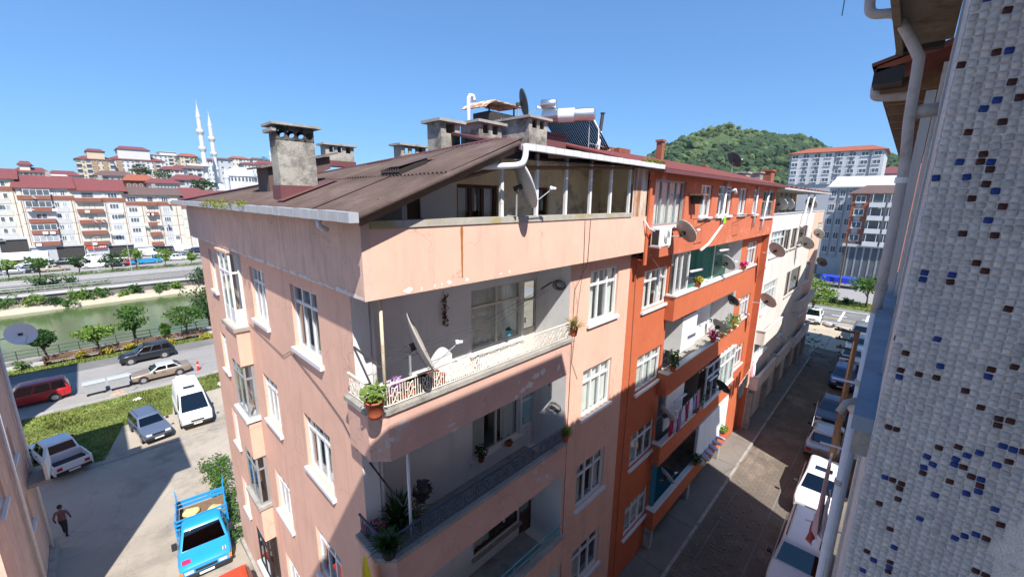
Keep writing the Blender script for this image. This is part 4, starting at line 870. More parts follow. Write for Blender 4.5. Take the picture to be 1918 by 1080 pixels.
# grass on the lot
GP = [(-9, 47.0), (-2.2, 46.9), (3.5, 46.9), (8, 46.9), (8, 43.0), (3.0, 43.0), (2.6, 40.2), (-.3, 40.6), (-1.4, 35.9), (-2.6, 36.1), (-4.5, 38), (-9, 38.5)]
struct(MB().add([(x, y, LOT+.012) for x, y in GP], [tuple(range(len(GP)))]).build('grass_ground', 'turf'))
def inside(x, y, P):
    c = False; j = len(P)-1
    for i in range(len(P)):
        if (P[i][1] > y) != (P[j][1] > y) and x < (P[j][0]-P[i][0])*(y-P[i][1])/(P[j][1]-P[i][1])+P[i][0]: c = not c
        j = i
    return c
def blades(mb, n, P, z, h, rnd):
    xs = [p[0] for p in P]; ys = [p[1] for p in P]; k = 0
    while k < n:
        x, y = rnd.uniform(min(xs), max(xs)), rnd.uniform(min(ys), max(ys))
        if not inside(x, y, P): continue
        k += 1; a = rnd.random()*6.28; hh = h*(.4+rnd.random()*.9)*(1.5 if math.sin(x*1.3)+math.sin(y*1.1+x) > .6 else .7); d = Vector((math.cos(a), math.sin(a), 0)); w_ = .05+.04*rnd.random()
        mb.add([(x-d.y*w_, y+d.x*w_, z), (x+d.y*w_, y-d.x*w_, z), (x+d.x*hh*.5, y+d.y*hh*.5, z+hh)], [(0, 1, 2)])
    return mb
tag(struct(blades(MB(), 16000, GP, LOT+.01, .11, rnd).build('grass', 'grass_blade'), 'stuff'), 'rough yellow green grass on the parking lot', 'grass')
GS = [(-12, 59.6), (12, 59.6), (12, 61.9), (-12, 61.9)]
struct(MB().add([(-40, 59.6, LOT+.012), (60, 59.6, LOT+.012), (60, 62.0, LOT+.012), (-40, 62.0, LOT+.012)], [(0, 1, 2, 3)]).build('verge', 'turf'))
tag(struct(blades(MB(), 5000, GS, LOT+.01, .16, rnd).build('grass', 'grass_blade'), 'stuff'), 'grassy verge strip beside the river promenade', 'grass')
# overgrown strip along the foot of the pink building
mb = MB()
for k in range(46):
    y = rnd.uniform(20.8, 30); mb.leaves(46, (2.75+rnd.gauss(0, .28)+(y-20.8)*.07, y, gz(y)+.35+.25*rnd.random()), (.4, .5, .45), .085, rnd, .1, .6)
tag(struct(mb.build('weeds', 'leaf'), 'stuff'), 'tangled weeds and vines along the foot of the pink building', 'weeds')
# promenade, retaining wall and railing
struct(MB().box(-60, 120, 62.0, 64.2, LOT-.2, LOT+.10).build('promenade', 'sidewalk')); struct(MB().box(-60, 120, 61.6, 61.99, LOT-.2, LOT+.32).build('promenade_wall', 'slab_grey'))
struct(MB().box(-60, 120, 64.2, 64.8, -8, LOT+.22).build('river_wall', 'concrete'))
RL = thing('railing', 'dark metal railing along the near river bank', 'railing', (0, 64.4, LOT+.22))
for z in (.95, .55, .15): MB().tube([(-16, 64.4, LOT+.22+z), (22, 64.4, LOT+.22+z)], .035, 6).build('rail', 'iron_dark', RL)
for k in range(26): MB().tube([(-16+k*1.5, 64.4, LOT+.2), (-16+k*1.5, 64.4, LOT+1.2)], .04, 6).build('post', 'iron_dark', RL)
# ---- river
WZ = -4.8
sheet_grid([-400, -50, 0, 50, 400], [64.7, 80, 95, 108], lambda x, y: WZ, 'river', 'water', smooth=False)
# far bank: rubble berm, dark quay wall, road
mb = MB(); xs = [-150+6*k for k in range(60)]
for a, b_ in zip(xs, xs[1:]):
    f = lambda x: 105.3+.5*math.sin(x*.21)+.3*math.sin(x*.6)
    mb.quad((a, f(a), WZ-.1), (b_, f(b_), WZ-.1), (b_, f(b_)+.8, WZ+.7), (a, f(a)+.8, WZ+.7)).quad((a, f(a)+.8, WZ+.7), (b_, f(b_)+.8, WZ+.7), (b_, 108.6, WZ+1.0), (a, 108.6, WZ+1.0))
struct(mb.build('river_berm', 'bank'))
FL = -2.2
struct(MB().box(-200, 400, 108.5, 108.9, -7, FL-.35).build('quay_wall', 'bank_wall')); struct(MB().box(-200, 400, 108.2, 109.4, FL-.347, FL-.05).build('quay_coping', 'slab_grey'))
sheet_grid([-400, -50, 0, 50, 400, 700], [108.9, 114, 118.5, 126, 160, 175], lambda x, y: FL-.3 if y < 118 else FL, 'far_bank', 'sidewalk')
struct(MB().box(-200, 400, 119, 127.0, FL+.004, FL+.008).build('river_road', 'asphalt_pale')); struct(MB().box(-200, 400, 129.5, 156, FL+.004, FL+.008).build('shop_parking', 'asphalt_pale'))
struct(MB().box(-200, 400, 122.9, 123.05, FL+.012, FL+.014).build('lane_line', 'road_white'))
# guard rails of the far road
for y, z0, lab in ((112.5, FL-.3, 'thin metal railing along the far quay walkway'), (118.6, FL, 'low guard rail between the far road and the quay')):
    t_ = thing('railing', lab, 'railing', (0, y, z0))
    for z in (.9, .5): MB().tube([(-40, y, z0+z), (45, y, z0+z)], .05, 5).build('rail', 'steel_dull', t_)
    for k in range(29): MB().box(-40+k*3-.04, -40+k*3+.04, y-.04, y+.04, z0, z0+.9).build('post', 'steel_dull', t_)
# hedge strip between far road and parking
mb = MB()
for k in range(230): x = -30+k*.32; mb.leaves(16, (x, 128.2+rnd.gauss(0, .25), FL+.35), (.45, .5, .4), .16, rnd, .2, .6)
tag(struct(mb.build('hedge', 'leaf_lime'), 'stuff'), 'low yellow green hedge between the far road and parked cars', 'hedge')
# ---- terrain of the town slope and far hills
def hz_(x, y):
    d = max(0, y-175); s_ = 40*(1-math.exp(-d/260.0)); return FL+s_*(.75+.25*math.sin(x*.006+1))*max(.35, min(1, 1.15-(x-60)/900)) if d else FL
sheet_grid([-700+50*k for k in range(40)], [175, 190, 210, 230, 260, 290, 320, 360, 400, 450, 500, 560, 640, 760, 900, 1200], hz_, 'town_slope', 'hill_town')
# ---- main road at the end of the street
sheet_grid([52, 58, 64], [-60, -20, 0, 8, 12], lambda x, y: .004, 'forecourt', 'bank')
p1, p2 = at('z', 0, 1530, 555), at('z', 0, 1640, 590); 
sheet_grid([64, 74], [-80, 0, 40], lambda x, y: .006, 'main_road', 'asphalt'); sheet_grid([80.5, 95], [-80, 0, 60], lambda x, y: .006, 'main_road', 'asphalt_pale')
md = struct(MB().box(74.0, 80.5, -80, 60, -.1, .16).build('median', 'concrete')); struct(MB().quad((74.2, -80, .165), (80.3, -80, .165), (80.3, 60, .165), (74.2, 60, .165)).build('median_grass', 'turf'))
tag(struct(blades(MB(), 6000, [(74.3, -4), (80.2, -4), (80.2, 22), (74.3, 22)], .165, .22, rnd).build('grass', 'grass_blade'), 'stuff'), 'mown grass on the main road median', 'grass')
for x, y0, y1, k in ((64.6, -30, 14, 'road_white'), (67.2, -30, 14, 'road_yellow'), (69.2, -30, 14, 'road_white'), (73.3, -30, 14, 'road_white')):
    if x == 69.2:
        for j in range(9): struct(MB().box(x, x+.22, -12+j*3.2, -10.4+j*3.2, .010, .013).build('lane_dash', k))
    else: struct(MB().box(x, x+.22, y0, y1, .010, .013).build('lane_line', k))
for j in range(7): struct(MB().box(66, 72.5, -6+j*2.6, -5.75+j*2.6, .0145, .017).build('cross_line', 'road_white'))
sheet_grid([95, 110, 140, 200, 300, 500, 700], [-80, 0, 30, 100], lambda x, y: .002, 'far_ground', 'sidewalk')
# ================================================================ vehicles (local: +X forward, Z up)
def rring(x0, x1, hw, z, r, n=5):
    pts = []
    for cx_, cy_, a0 in ((x1-r, hw-r, 0), (x0+r, hw-r, 90), (x0+r, -hw+r, 180), (x1-r, -hw+r, 270)):
        for k in range(n): a = rad(a0+90*k/(n-1)); pts.append(Vector((cx_+r*math.cos(a), cy_+r*math.sin(a), z)))
    return pts
def loft(mb, rings, cap=True):
    n = len(rings[0]); vs = [p for r in rings for p in r]
    fs = [(i*n+k, i*n+(k+1) % n, (i+1)*n+(k+1) % n, (i+1)*n+k) for i in range(len(rings)-1) for k in range(n)]
    if cap: fs.append(tuple((len(rings)-1)*n+k for k in range(n))); fs.append(tuple(reversed(range(n))))
    return mb.add(vs, fs)
WH_ = {}
def wheel_mesh(r, w):
    if (r, w) in WH_: return WH_[(r, w)]
    mx = Matrix.Rotation(rad(90), 4, 'X')
    a = MB().lathe([(r*.62, -w/2), (r*.93, -w/2), (r, -w/2+.03), (r, w/2-.03), (r*.93, w/2), (r*.62, w/2)], 18, mx, False).mesh('tyre', ['tyre'], True)
    b = MB().lathe([(r*.1, -w/2+.0), (r*.25, -w/2+.02), (r*.55, -w/2+.035), (r*.64, -w/2-.002)], 14, mx)
    b.lathe([(r*.64, w/2+.002), (r*.55, w/2-.035), (r*.25, w/2-.02), (r*.1, w/2)], 14, mx); b = b.mesh('rim', ['rim'])
    WH_[(r, w)] = (a, b); return a, b
def car(name, label, cat, loc, heading, L=4.3, W=1.75, H=1.45, belt=.92, hood=.88, trunk=.95, g=(-.47, -.36, .02, .20), col='white', wr=.31, wb=None, clear=.2, group=None, bed=None, rails=False, sunroof=False, plate=True, low=False, pitch=0, glassm='car_glass', mirror=True, box_rear=False):
    """g: greenhouse base-rear, top-rear, top-front, base-front as fractions of L from the centre; bed: x fraction where an open load bed begins"""
    t = thing(name, label, cat, loc, heading, group)
    hl = L/2; hw = W/2; xs = [-hl, -hl+.05, -hl+.22, -hl*.72, -hl*.4, 0, hl*.35, hl*.62, hl*.84, hl-.14, hl-.03, hl]
    x_hood = g[3]*L; x_tr = g[0]*L; rings = []
    if bed is not None: xs = [bed*L]+[x for x in xs if x > bed*L+.1]
    for x in xs:
        e = max(0, (abs(x)-(hl-.55))/.55); e = min(1, e); h_ = hw*(1-.10*e*e)
        if x > x_hood: q = (x-x_hood)/max(.01, hl-x_hood); zt = belt+(hood-belt)*min(1, q*2.2)-(.30*max(0, q-.82)/.18*(hood-.5) if q > .82 else 0)*.6-.05*q
        elif x < x_tr: q = (x_tr-x)/max(.01, hl+x_tr); zt = belt+(trunk-belt)*min(1, q*2)-(.10 if q > .95 else 0)
        else: zt = belt
        zb = clear+.10*e
        half = [(h_*.80, zb), (h_*.97, zb+.10), (h_, zb+.32), (h_*.99, min(zt-.07, belt-.1)), (h_*.93, zt-.015), (h_*.55, zt+.012)]
        rings.append([Vector((x, y, z)) for y, z in half]+[Vector((x, -y, z)) for y, z in reversed(half)])
    bd = MB(); n = 12
    vs = [p for r in rings for p in r]; fs = [(i*n+k, (i+1)*n+k, (i+1)*n+(k+1) % n, i*n+(k+1) % n) for i in range(len(rings)-1) for k in range(n)]+[tuple(range(n)), tuple(reversed([(len(rings)-1)*n+k for k in range(n)]))]
    bd.add(vs, fs); body = bd.build('body', col, t, True, local=True)
    md = body.modifiers.new('edge', 'EDGE_SPLIT'); md.split_angle = rad(38)
    # cabin
    A, B, C_, D_ = [q*L for q in g]; cw0, cw1 = hw*.93, hw*.76; zr = H
    cb = MB(); R0 = rring(A, D_, cw0, belt-.03, .10); R1 = rring(B, C_, cw1, zr-.07, .12); R2 = rring(B+.04, C_-.06, cw1-.05, zr-.015, .12); R3 = rring(B+.18, C_-.22, cw1-.22, zr, .12)
    loft(cb, [R0, R1, R2, R3]); cab = cb.build('cabin', col, t, True, local=True); md = cab.modifiers.new('edge', 'EDGE_SPLIT'); md.split_angle = rad(40)
    def pane(nm, P, off):
        c = sum(P, Vector())/4; P = [c+(p-c)*.995+off for p in P]; n_ = (P[1]-P[0]).cross(P[2]-P[0]).normalized(); o = Vector(off).normalized()
        if n_.dot(o) < 0: n_ = -n_
        MB().add([p+n_*.004 for p in P]+[p-n_*.004 for p in P], [(0, 1, 2, 3), (7, 6, 5, 4), (0, 4, 5, 1), (1, 5, 6, 2), (2, 6, 7, 3), (3, 7, 4, 0)]).build(nm, glassm, t, local=True)
    zl, zh = belt+.02, zr-.11; f0, f1 = (zl-belt+.03)/(zr-.07-belt+.03), (zh-belt+.03)/(zr-.07-belt+.03)
    def lerp3(a, b, f): return a+(b-a)*f
    def cwid(f): return lerp3(cw0, cw1, f)
    xf0, xf1, xr0, xr1 = lerp3(D_, C_, f0), lerp3(D_, C_, f1), lerp3(A, B, f0), lerp3(A, B, f1)
    ins = .09
    pane('windshield', [Vector((xf0, -cwid(f0)+ins, zl)), Vector((xf0, cwid(f0)-ins, zl)), Vector((xf1, cwid(f1)-ins, zh)), Vector((xf1, -cwid(f1)+ins, zh))], Vector((.012, 0, .006)))
    if not box_rear: pane('rear_window', [Vector((xr0, -cwid(f0)+ins+.04, zl+.05)), Vector((xr0, cwid(f0)-ins-.04, zl+.05)), Vector((xr1, cwid(f1)-ins, zh)), Vector((xr1, -cwid(f1)+ins, zh))], Vector((-.012, 0, .006)))
    cuts = [0, .48, 1] if (C_-B) > 1.0 and not box_rear else [.0, 1]
    if (C_-B) > 2.0 and not box_rear: cuts = [0, .30, .64, 1]
    for s_ in (1, -1):
        for a, b_ in zip(cuts, cuts[1:]):
            lo0, lo1 = (xr0+.13, xf0-.16); hi0, hi1 = (xr1+.06, xf1-.04)
            if box_rear: lo0 = xf0-1.15; hi0 = xf1-.65; 
            P = [Vector((lerp3(lo0, lo1, a)+.035, s_*cwid(f0+.02), zl+.02)), Vector((lerp3(lo0, lo1, b_)-.035, s_*cwid(f0+.02), zl+.02)), Vector((lerp3(hi0, hi1, b_)-.035, s_*cwid(f1), zh)), Vector((lerp3(hi0, hi1, a)+.035, s_*cwid(f1), zh))]
            pane('side_window', P, Vector((0, s_*.010, .003)))
    # wheels and arches
    wb = wb or L*.60; xo = .02*L
    tm_, rm_ = wheel_mesh(wr, .2)
    for sx in (1, -1):
        for s_ in (1, -1):
            wh = inst('wheel', tm_, t, (sx*wb/2+xo, s_*(hw-.095), wr)); inst('rim', rm_, wh)
            if not low: MB().lathe([(wr*1.22, -.012), (wr*1.22, .004)], 16, Matrix.Translation((sx*wb/2+xo, s_*(hw-.006), wr+.02)) @ Matrix.Rotation(rad(90), 4, 'X')).build('wheel_arch', 'plastic_black', t, local=True)
    fz = min(hood-.14, .72)
    for s_ in (1, -1):
        MB().box(hl-.10, hl+.005, s_*hw*.62-.15, s_*hw*.62+.15, fz-.07, fz+.06).build('headlight', 'lamp_clear', t, local=True)
        MB().box(-hl-.006, -hl+.08, s_*hw*.70-.12, s_*hw*.70+.12, trunk-.34, trunk-.14).build('tail_light', 'lamp_red', t, local=True)
        if mirror: MB().box(xf0-.30, xf0-.14, s_*(hw+.02)-(.0 if s_ > 0 else .16), s_*(hw+.02)+(.16 if s_ > 0 else 0), belt-.0, belt+.12).build('mirror', 'plastic_black', t, local=True)
    MB().box(hl-.12, hl+.035, -hw*.9, hw*.9, clear+.12, clear+.30).build('bumper', 'plastic_black', t, local=True); MB().box(-hl-.035, -hl+.1, -hw*.9, hw*.9, clear+.12, clear+.30).build('bumper', 'plastic_black', t, local=True)
    MB().box(hl-.06, hl+.008, -hw*.40, hw*.40, fz-.08, fz+.05).build('grille', 'plastic_black', t, local=True)
    if plate:
        MB().box(hl+.036, hl+.042, -.26, .26, clear+.15, clear+.26).build('number_plate', 'plastic_white', t, local=True); MB().box(-hl-.042, -hl-.036, -.26, .26, clear+.15, clear+.26).build('number_plate', 'plastic_white', t, local=True)
    if not low:
        for s_ in (1, -1):
            for q in ((xf0-.05, xf0-1.08) if bed is not None or box_rear else (xf0-.05, xf0-1.05, xr0+.35)): MB().box(q-.006, q+.006, s_*hw*1.0-.004, s_*hw*1.0+.004, clear+.22, belt-.10).build('door_seam', 'plastic_black', t, local=True)
            MB().box(xf0-.98, xf0-.80, s_*(hw+.004)-.012, s_*(hw+.004)+.012, belt-.22, belt-.18).build('door_handle', 'plastic_black', t, local=True)
    if rails:
        for s_ in (1, -1): MB().tube([(B+.15, s_*(cw1-.1), zr+.0), (B+.25, s_*(cw1-.1), zr+.06), (C_-.35, s_*(cw1-.1), zr+.06), (C_-.25, s_*(cw1-.1), zr)], .02, 5).build('roof_rail', 'iron_dark', t, local=True)
    if sunroof: MB().box(lerp3(B, C_, .60), lerp3(B, C_, .82), -.36, .36, zr-.01, zr+.012).build('sunroof', glassm, t, local=True)
    if bed is not None:
        xb = bed*L-.03; zt = belt-.02; m_ = MB(); zf_ = .62
        m_.box(-hl+.06, xb, -hw+.06, hw-.06, .42, zf_).box(-hl+.06, xb, -hw+.01, -hw+.075, .42, zt).box(-hl+.06, xb, hw-.075, hw-.01, .42, zt).box(xb-.06, xb, -hw+.075, hw-.075, zf_, zt)
        m_.build('load_bed', col, t, local=True); MB().box(-hl, -hl+.058, -hw+.01, hw-.01, .45, zt).build('tailgate', col, t, local=True); MB().box(-hl+.07, xb-.07, -hw+.08, hw-.08, zf_+.003, zf_+.012).build('bed_liner', 'plastic_black', t, local=True)
    if pitch: t.rotation_euler = (pitch, 0, heading)
    return t
white_ = paint('paint_white', (.78, .78, .78)); blue_ = paint('paint_blue', (.02, .30, .66)); black_ = paint('paint_black', (.012, .014, .022)); red_ = paint('paint_red', (.42, .012, .018)); bronze_ = paint('paint_bronze', (.30, .235, .18), .3, .45); navy_ = paint('paint_navy', (.035, .05, .12)); silver_ = paint('paint_silver', (.42, .43, .44), .6); slate_ = paint('paint_slate', (.12, .15, .22), .3, .45); cyan_ = paint('paint_cyan', (.015, .26, .55)); orange_ = paint('paint_orange', (.62, .06, .015)); grey_ = paint('paint_grey', (.22, .23, .24), .4); midblue_ = paint('paint_midblue', (.05, .12, .32), .3); beige_ = paint('paint_beige', (.48, .42, .32), .3)
def mid(*ps): return sum((Vector(p) for p in ps), Vector())/len(ps)
def place(pf, pr, L):
    """front and rear ground points in the photo -> centre and heading"""
    f, r = gat(*pf), gat(*pr); d = (f-r); d.z = 0; h = math.atan2(d.y, d.x); c = (f+r)/2; c.z = gz(c.y); return c, h
# --- blue lorry with slatted load bed
c = Vector((1.78, 21.9, gz(21.9))); h = math.atan2(-.985, -.13)
tr = car('pickup_truck', 'bright blue small lorry with slatted load bed parked beside the pink building', 'truck', c, h, 4.75, 1.9, 1.85, 1.12, 1.06, 1.0, (.02, .05, .20, .315), blue_, .33, 2.7, .3, bed=.02, mirror=False)
for o in list(tr.children):
    if o.name.split('.')[0] in ('load_bed', 'tailgate', 'bed_liner', 'rear_window', 'tail_light'): bpy.data.objects.remove(o)
MB().box(-2.4, .03, -.92, .92, .62, .74).build('bed_frame', blue_, tr, local=True); MB().box(-2.36, .0, -.9, .9, .742, .76).build('bed_floor', 'wood_raw', tr, local=True)
for s_ in (1, -1):
    for z in (.80, 1.02, 1.24, 1.46): MB().box(-2.4, .03, s_*.95-.02, s_*.95+.02, z, z+.13).build('side_board', blue_, tr, local=True)
    for x in (-2.38, -1.6, -.8, -.02): MB().box(x-.03, x+.03, s_*.98-.02, s_*.98+.02, .62, 1.80 if x in (-2.38, -.02) else 1.62).build('stake', blue_, tr, local=True)
for z in (.80, 1.02): MB().box(-2.44, -2.40, -.93, .93, z, z+.16).build('tail_board', blue_, tr, local=True)
for z in (1.24, 1.46, 1.66): MB().box(-.02, .03, -.93, .93, z, z+.07).build('head_board', blue_, tr, local=True)
for s_ in (1, -1): MB().box(1.05, 1.2, s_*1.02-.09, s_*1.02+.09, 1.15, 1.42).build('mirror', 'plastic_black', tr, local=True); MB().box(2.33, 2.385, s_*.86-.06, s_*.86+.06, .66, .82).build('indicator', 'lamp_amber', tr, local=True)
st = MB().box(1.92, 2.2, -.80, -.50, 1.045, 1.05); st.build('hood_sticker', fabric((.62, .02, .12)), tr, local=True)
for k in range(3): MB().box(2.0, 2.22, .62+k*.05, .645+k*.05, 1.04, 1.047).build('hood_stripe', ('plastic_white', fabric((.6, .03, .05)), 'plastic_white')[k], tr, local=True)
for (x, y, lab) in ((-1.7, -.45, 'crumpled yellow sack at the left of the lorry bed'), (-1.2, .45, 'crumpled yellow sack at the right of the lorry bed')):
    p = Matrix.Translation(c) @ Matrix.Rotation(h, 4, 'Z') @ Vector((x, y, .765)); r2 = random.Random(int(x*10)); vs = []
    mb = MB().lathe([(.05, 0), (.30, .02), (.36, .1), (.25, .2), (.05, .24)], 9); mb.v = [(a*(1+.3*r2.random()), b_*(.7+.4*r2.random()), z*(.7+.5*r2.random())) for a, b_, z in mb.v]
    o = mb.build('sack', fabric((.65, .52, .22)), None, True); o.location = p; tag(o, lab, 'sack')
q = gat(412, 1078, 1.3); car('car', 'orange red car showing only its roof at the lower edge beside the pink building', 'car', (q.x+.05, q.y-1.75, gz(q.y-1.7)), rad(-94), 4.0, 1.65, 1.42, col=orange_)
# --- white van, navy wagon, white pickup
z2 = zz(0, 540, 2); k2 = zz(200, 560, 5.4); e2 = zz(20, 580, 6)
c = Vector((3.75, 38.9, LOT)); car('van', 'white panel van with black roof hatch parked on the grass edge', 'van', c, rad(-91), 5.4, 2.0, 2.45, 1.25, 1.08, 1.25, (-.495, -.485, .24, .39), white_, .34, 3.3, .28, box_rear=True)
MB().box(-.1, .35, -.35, .35, 2.445, 2.48).build('roof_hatch', 'plastic_black', bpy.data.objects['van'], local=True)
c = Vector((1.1, 38.1, LOT)); car('car', 'dark navy station wagon parked on the lot between pickup and van', 'car', c, rad(-81), 4.25, 1.68, 1.44, .92, .88, .92, (-.49, -.42, .03, .20), slate_, .30, rails=True)
c = Vector((-3.4, 37.4, LOT)); car('pickup_truck', 'white double cab pickup with empty black load bed in the shade', 'pickup', c, rad(106), 5.1, 1.75, 1.75, 1.08, 1.02, 1.05, (-.16, -.12, .14, .27), white_, .36, 3.0, .32, bed=-.16)
# --- riverside cars
c, h = place(k2(165, 640), k2(680, 555), 4.5); c = mid(gat(*k2(250, 655)), gat(*k2(590, 580))); c = Vector((2.55, 56.4, LOT)); car('car', 'black sport utility car on the riverside road', 'car', c, rad(180+2), 4.45, 1.85, 1.68, 1.02, .98, 1.05, (-.48, -.40, .06, .24), black_, .36, 2.7, .24, rails=True)
c = Vector((3.0, 49.8, LOT)); car('car', 'dusty bronze brown sedan with pale roof beside the waste containers', 'car', c, rad(180+2), 4.4, 1.7, 1.38, .92, .86, .92, (-.34, -.22, .06, .21), bronze_, .31, 2.66, .2)
for o in bpy.data.objects:
    if o.name.startswith('cabin') and o.parent and 'bronze' in o.parent.get('label', ''): o.data.materials.clear(); o.data.materials.append(M[paint('paint_pale', (.55, .55, .53), .2)])
c = gat(*e2(420, 960), .8); car('car', 'dark red people carrier half in the building shadow', 'car', (-5.3, 50.6, LOT), rad(182), 4.6, 1.8, 1.78, 1.0, .95, 1.05, (-.49, -.44, .12, .27), red_, .33, 2.8, .22)
# --- cars along the side street
def scar(label, roofpx, z, hd, cat='car', name='car', **kw):
    global SX
    p = at('z', z, *roofpx); SX = max(p.x, SX+4.85); return car(name, label, cat, (SX, max(1.05, min(p.y, 1.9)), 0), rad(hd), H=z, **kw)
SX = 0
G_ = 'cars parked along the side street'
scar('white pickup with a roof rack at the lower right edge, nearest of the street row', (1512, 1005), 1.72, 181, 'pickup', 'pickup_truck', L=4.9, W=1.72, belt=1.05, hood=1.0, trunk=1.0, g=(-.48, -.42, .14, .26), col=white_, wr=.33, rails=True, group=G_)
scar('white crossover with open black sunroof parked under the downpipe', (1542, 885), 1.58, 181, L=4.3, W=1.8, belt=.98, hood=.96, trunk=1.0, g=(-.48, -.38, .05, .24), col=white_, wr=.34, sunroof=True, group=G_)
scar('silver sedan seen from behind, next after the white crossover', (1550, 800), 1.42, 1, L=4.4, W=1.72, belt=.94, hood=.88, trunk=.98, g=(-.33, -.20, .10, .25), col=silver_, group=G_)
scar('dark blue sedan with pale windows beyond the silver sedan', (1560, 752), 1.42, 181, L=4.3, W=1.7, belt=.92, hood=.88, trunk=.94, g=(-.36, -.24, .06, .22), col=navy_, group=G_)
scar('mid blue hatchback beside the wooden pole', (1582, 688), 1.45, 181, L=4.0, W=1.7, belt=.92, hood=.9, trunk=.95, g=(-.49, -.38, .04, .22), col=midblue_, group=G_)
scar('white hatchback behind the pole, third from the far end', (1598, 652), 1.45, 181, L=4.0, W=1.7, belt=.92, hood=.9, trunk=.95, g=(-.49, -.38, .04, .22), col=white_, group=G_)
scar('pale silver hatchback, second from the far end of the street row', (1604, 630), 1.45, 181, L=4.0, W=1.7, belt=.92, hood=.9, trunk=.95, g=(-.49, -.38, .04, .22), col=silver_, group=G_)
scar('grey minivan at the far end of the street row', (1612, 607), 1.65, 181, L=4.4, W=1.75, belt=1.0, hood=.95, trunk=1.0, g=(-.49, -.42, .10, .26), col=grey_, group=G_)
p = gat(1518, 606); car('pickup_truck', 'white open bed pickup at the corner of the main road', 'pickup', (p.x+1.8, p.y, 0), rad(183), 4.6, 1.75, 1.85, 1.1, 1.0, 1.0, (.02, .05, .26, .40), white_, .33, bed=.02)
p = gat(*zz(1520, 320, 3.856)(320, 715)); car('pickup_truck', 'white double cab pickup in front of the brick fronted shops', 'pickup', (p.x+1.5, p.y-1, 0), rad(100), 5.0, 1.8, 1.75, 1.05, 1.0, 1.0, (-.16, -.12, .14, .27), white_, .35, bed=-.16)
p = gat(*zz(1520, 320, 3.856)(150, 695)); car('car', 'black car parked beside the blue tarpaulin stall', 'car', (p.x+1.5, p.y, 0), rad(95), col=black_)
# --- cars across the river
r1 = zz(0, 400, 5.4); qf = zz(220, 400, 5.4)
def fg(px, py):
    return at('z', FL, px, py)
FC = [((15, 595), white_, 'hatch', 'white car at the far left end of the near parking row'), ((150, 610), silver_, 'sedan', 'silver car beside the small lime tree across the river'), ((300, 570), navy_, 'sedan', 'dark navy car left of the full green tree across the river'), ((420, 590), black_, 'sedan', 'black car under the full green tree across the river'), ((560, 580), beige_, 'sedan', 'beige sedan nose to the hedge across the river'), ((980, 545), white_, 'van', 'small white box van near the street lamp across the river'), ((1180, 535), black_, 'hatch', 'black hatchback between white van and white car across the river'), ((1225, 505), white_, 'hatch', 'white hatchback behind the black hatchback across the river'),
      ((160, 530), white_, 'hatch', 'white car in the back row at the left across the river'), ((270, 540), white_, 'hatch', 'white car before the white tent across the river'), ((530, 520), white_, 'hatch', 'white hatchback with red lights before the dark shop front'), ((650, 515), black_, 'suv', 'black sport utility car before the dark shop front'), ((960, 460), white_, 'hatch', 'white car parked before the orange shop sign')]
FC2 = [((45, 500), white_, 'hatch', 'white car left of the red car across the river'), ((150, 515), red_, 'sedan', 'bright red car next to the blue lorry across the river'), ((470, 475), white_, 'pick', 'white pickup right of the blue lorry across the river'), ((590, 470), white_, 'pick', 'second white pickup right of the blue lorry across the river'), ((670, 455), slate_, 'sedan', 'blue grey sedan near the pink building corner across the river'), ((800, 455), silver_, 'sedan', 'silver sedan last before the pink building corner across the river'), ((330, 425), white_, 'van', 'white minibus in the back row across the river'), ((700, 400), grey_, 'sedan', 'grey sedan in the back row before the white awning'), ((820, 395), black_, 'suv', 'black sport utility car under the white awning')]
kinds = {'hatch': dict(L=4.0, W=1.75, H=1.48, g=(-.49, -.38, .04, .22)), 'sedan': dict(L=4.4, W=1.75, H=1.42, g=(-.34, -.22, .08, .23)), 'suv': dict(L=4.5, W=1.85, H=1.7, belt=1.02, hood=1.0, trunk=1.05, g=(-.48, -.40, .06, .24)), 'van': dict(L=5.0, W=1.95, H=2.2, belt=1.2, hood=1.05, trunk=1.2, g=(-.49, -.47, .24, .38), box_rear=True), 'pick': dict(L=5.0, W=1.8, H=1.75, belt=1.05, hood=1.0, trunk=1.0, g=(-.16, -.12, .14, .27), bed=-.16)}
rnd = random.Random(4)
for l_, f in ((FC, r1), (FC2, qf)):
    for (p, cl, kd, lab) in l_:
        q = fg(*f(*p)); car('car' if kd not in ('van', 'pick') else {'van': 'van', 'pick': 'pickup_truck'}[kd], lab, {'van': 'van', 'pick': 'pickup'}.get(kd, 'car'), (q.x, max(131, q.y), FL+.01), rad(rnd.choice((180, 0))+rnd.uniform(-12, 12)), col=cl, low=True, plate=False, group='cars parked across the river', **kinds[kd])
q = fg(*qf(290, 505)); t = car('lorry', 'bright blue open lorry parked across the river', 'truck', (q.x, q.y, FL+.01), rad(4), 6.2, 2.1, 2.2, 1.2, 1.1, 1.1, (.24, .26, .38, .44), cyan_, .4, bed=.24, low=True, plate=False)
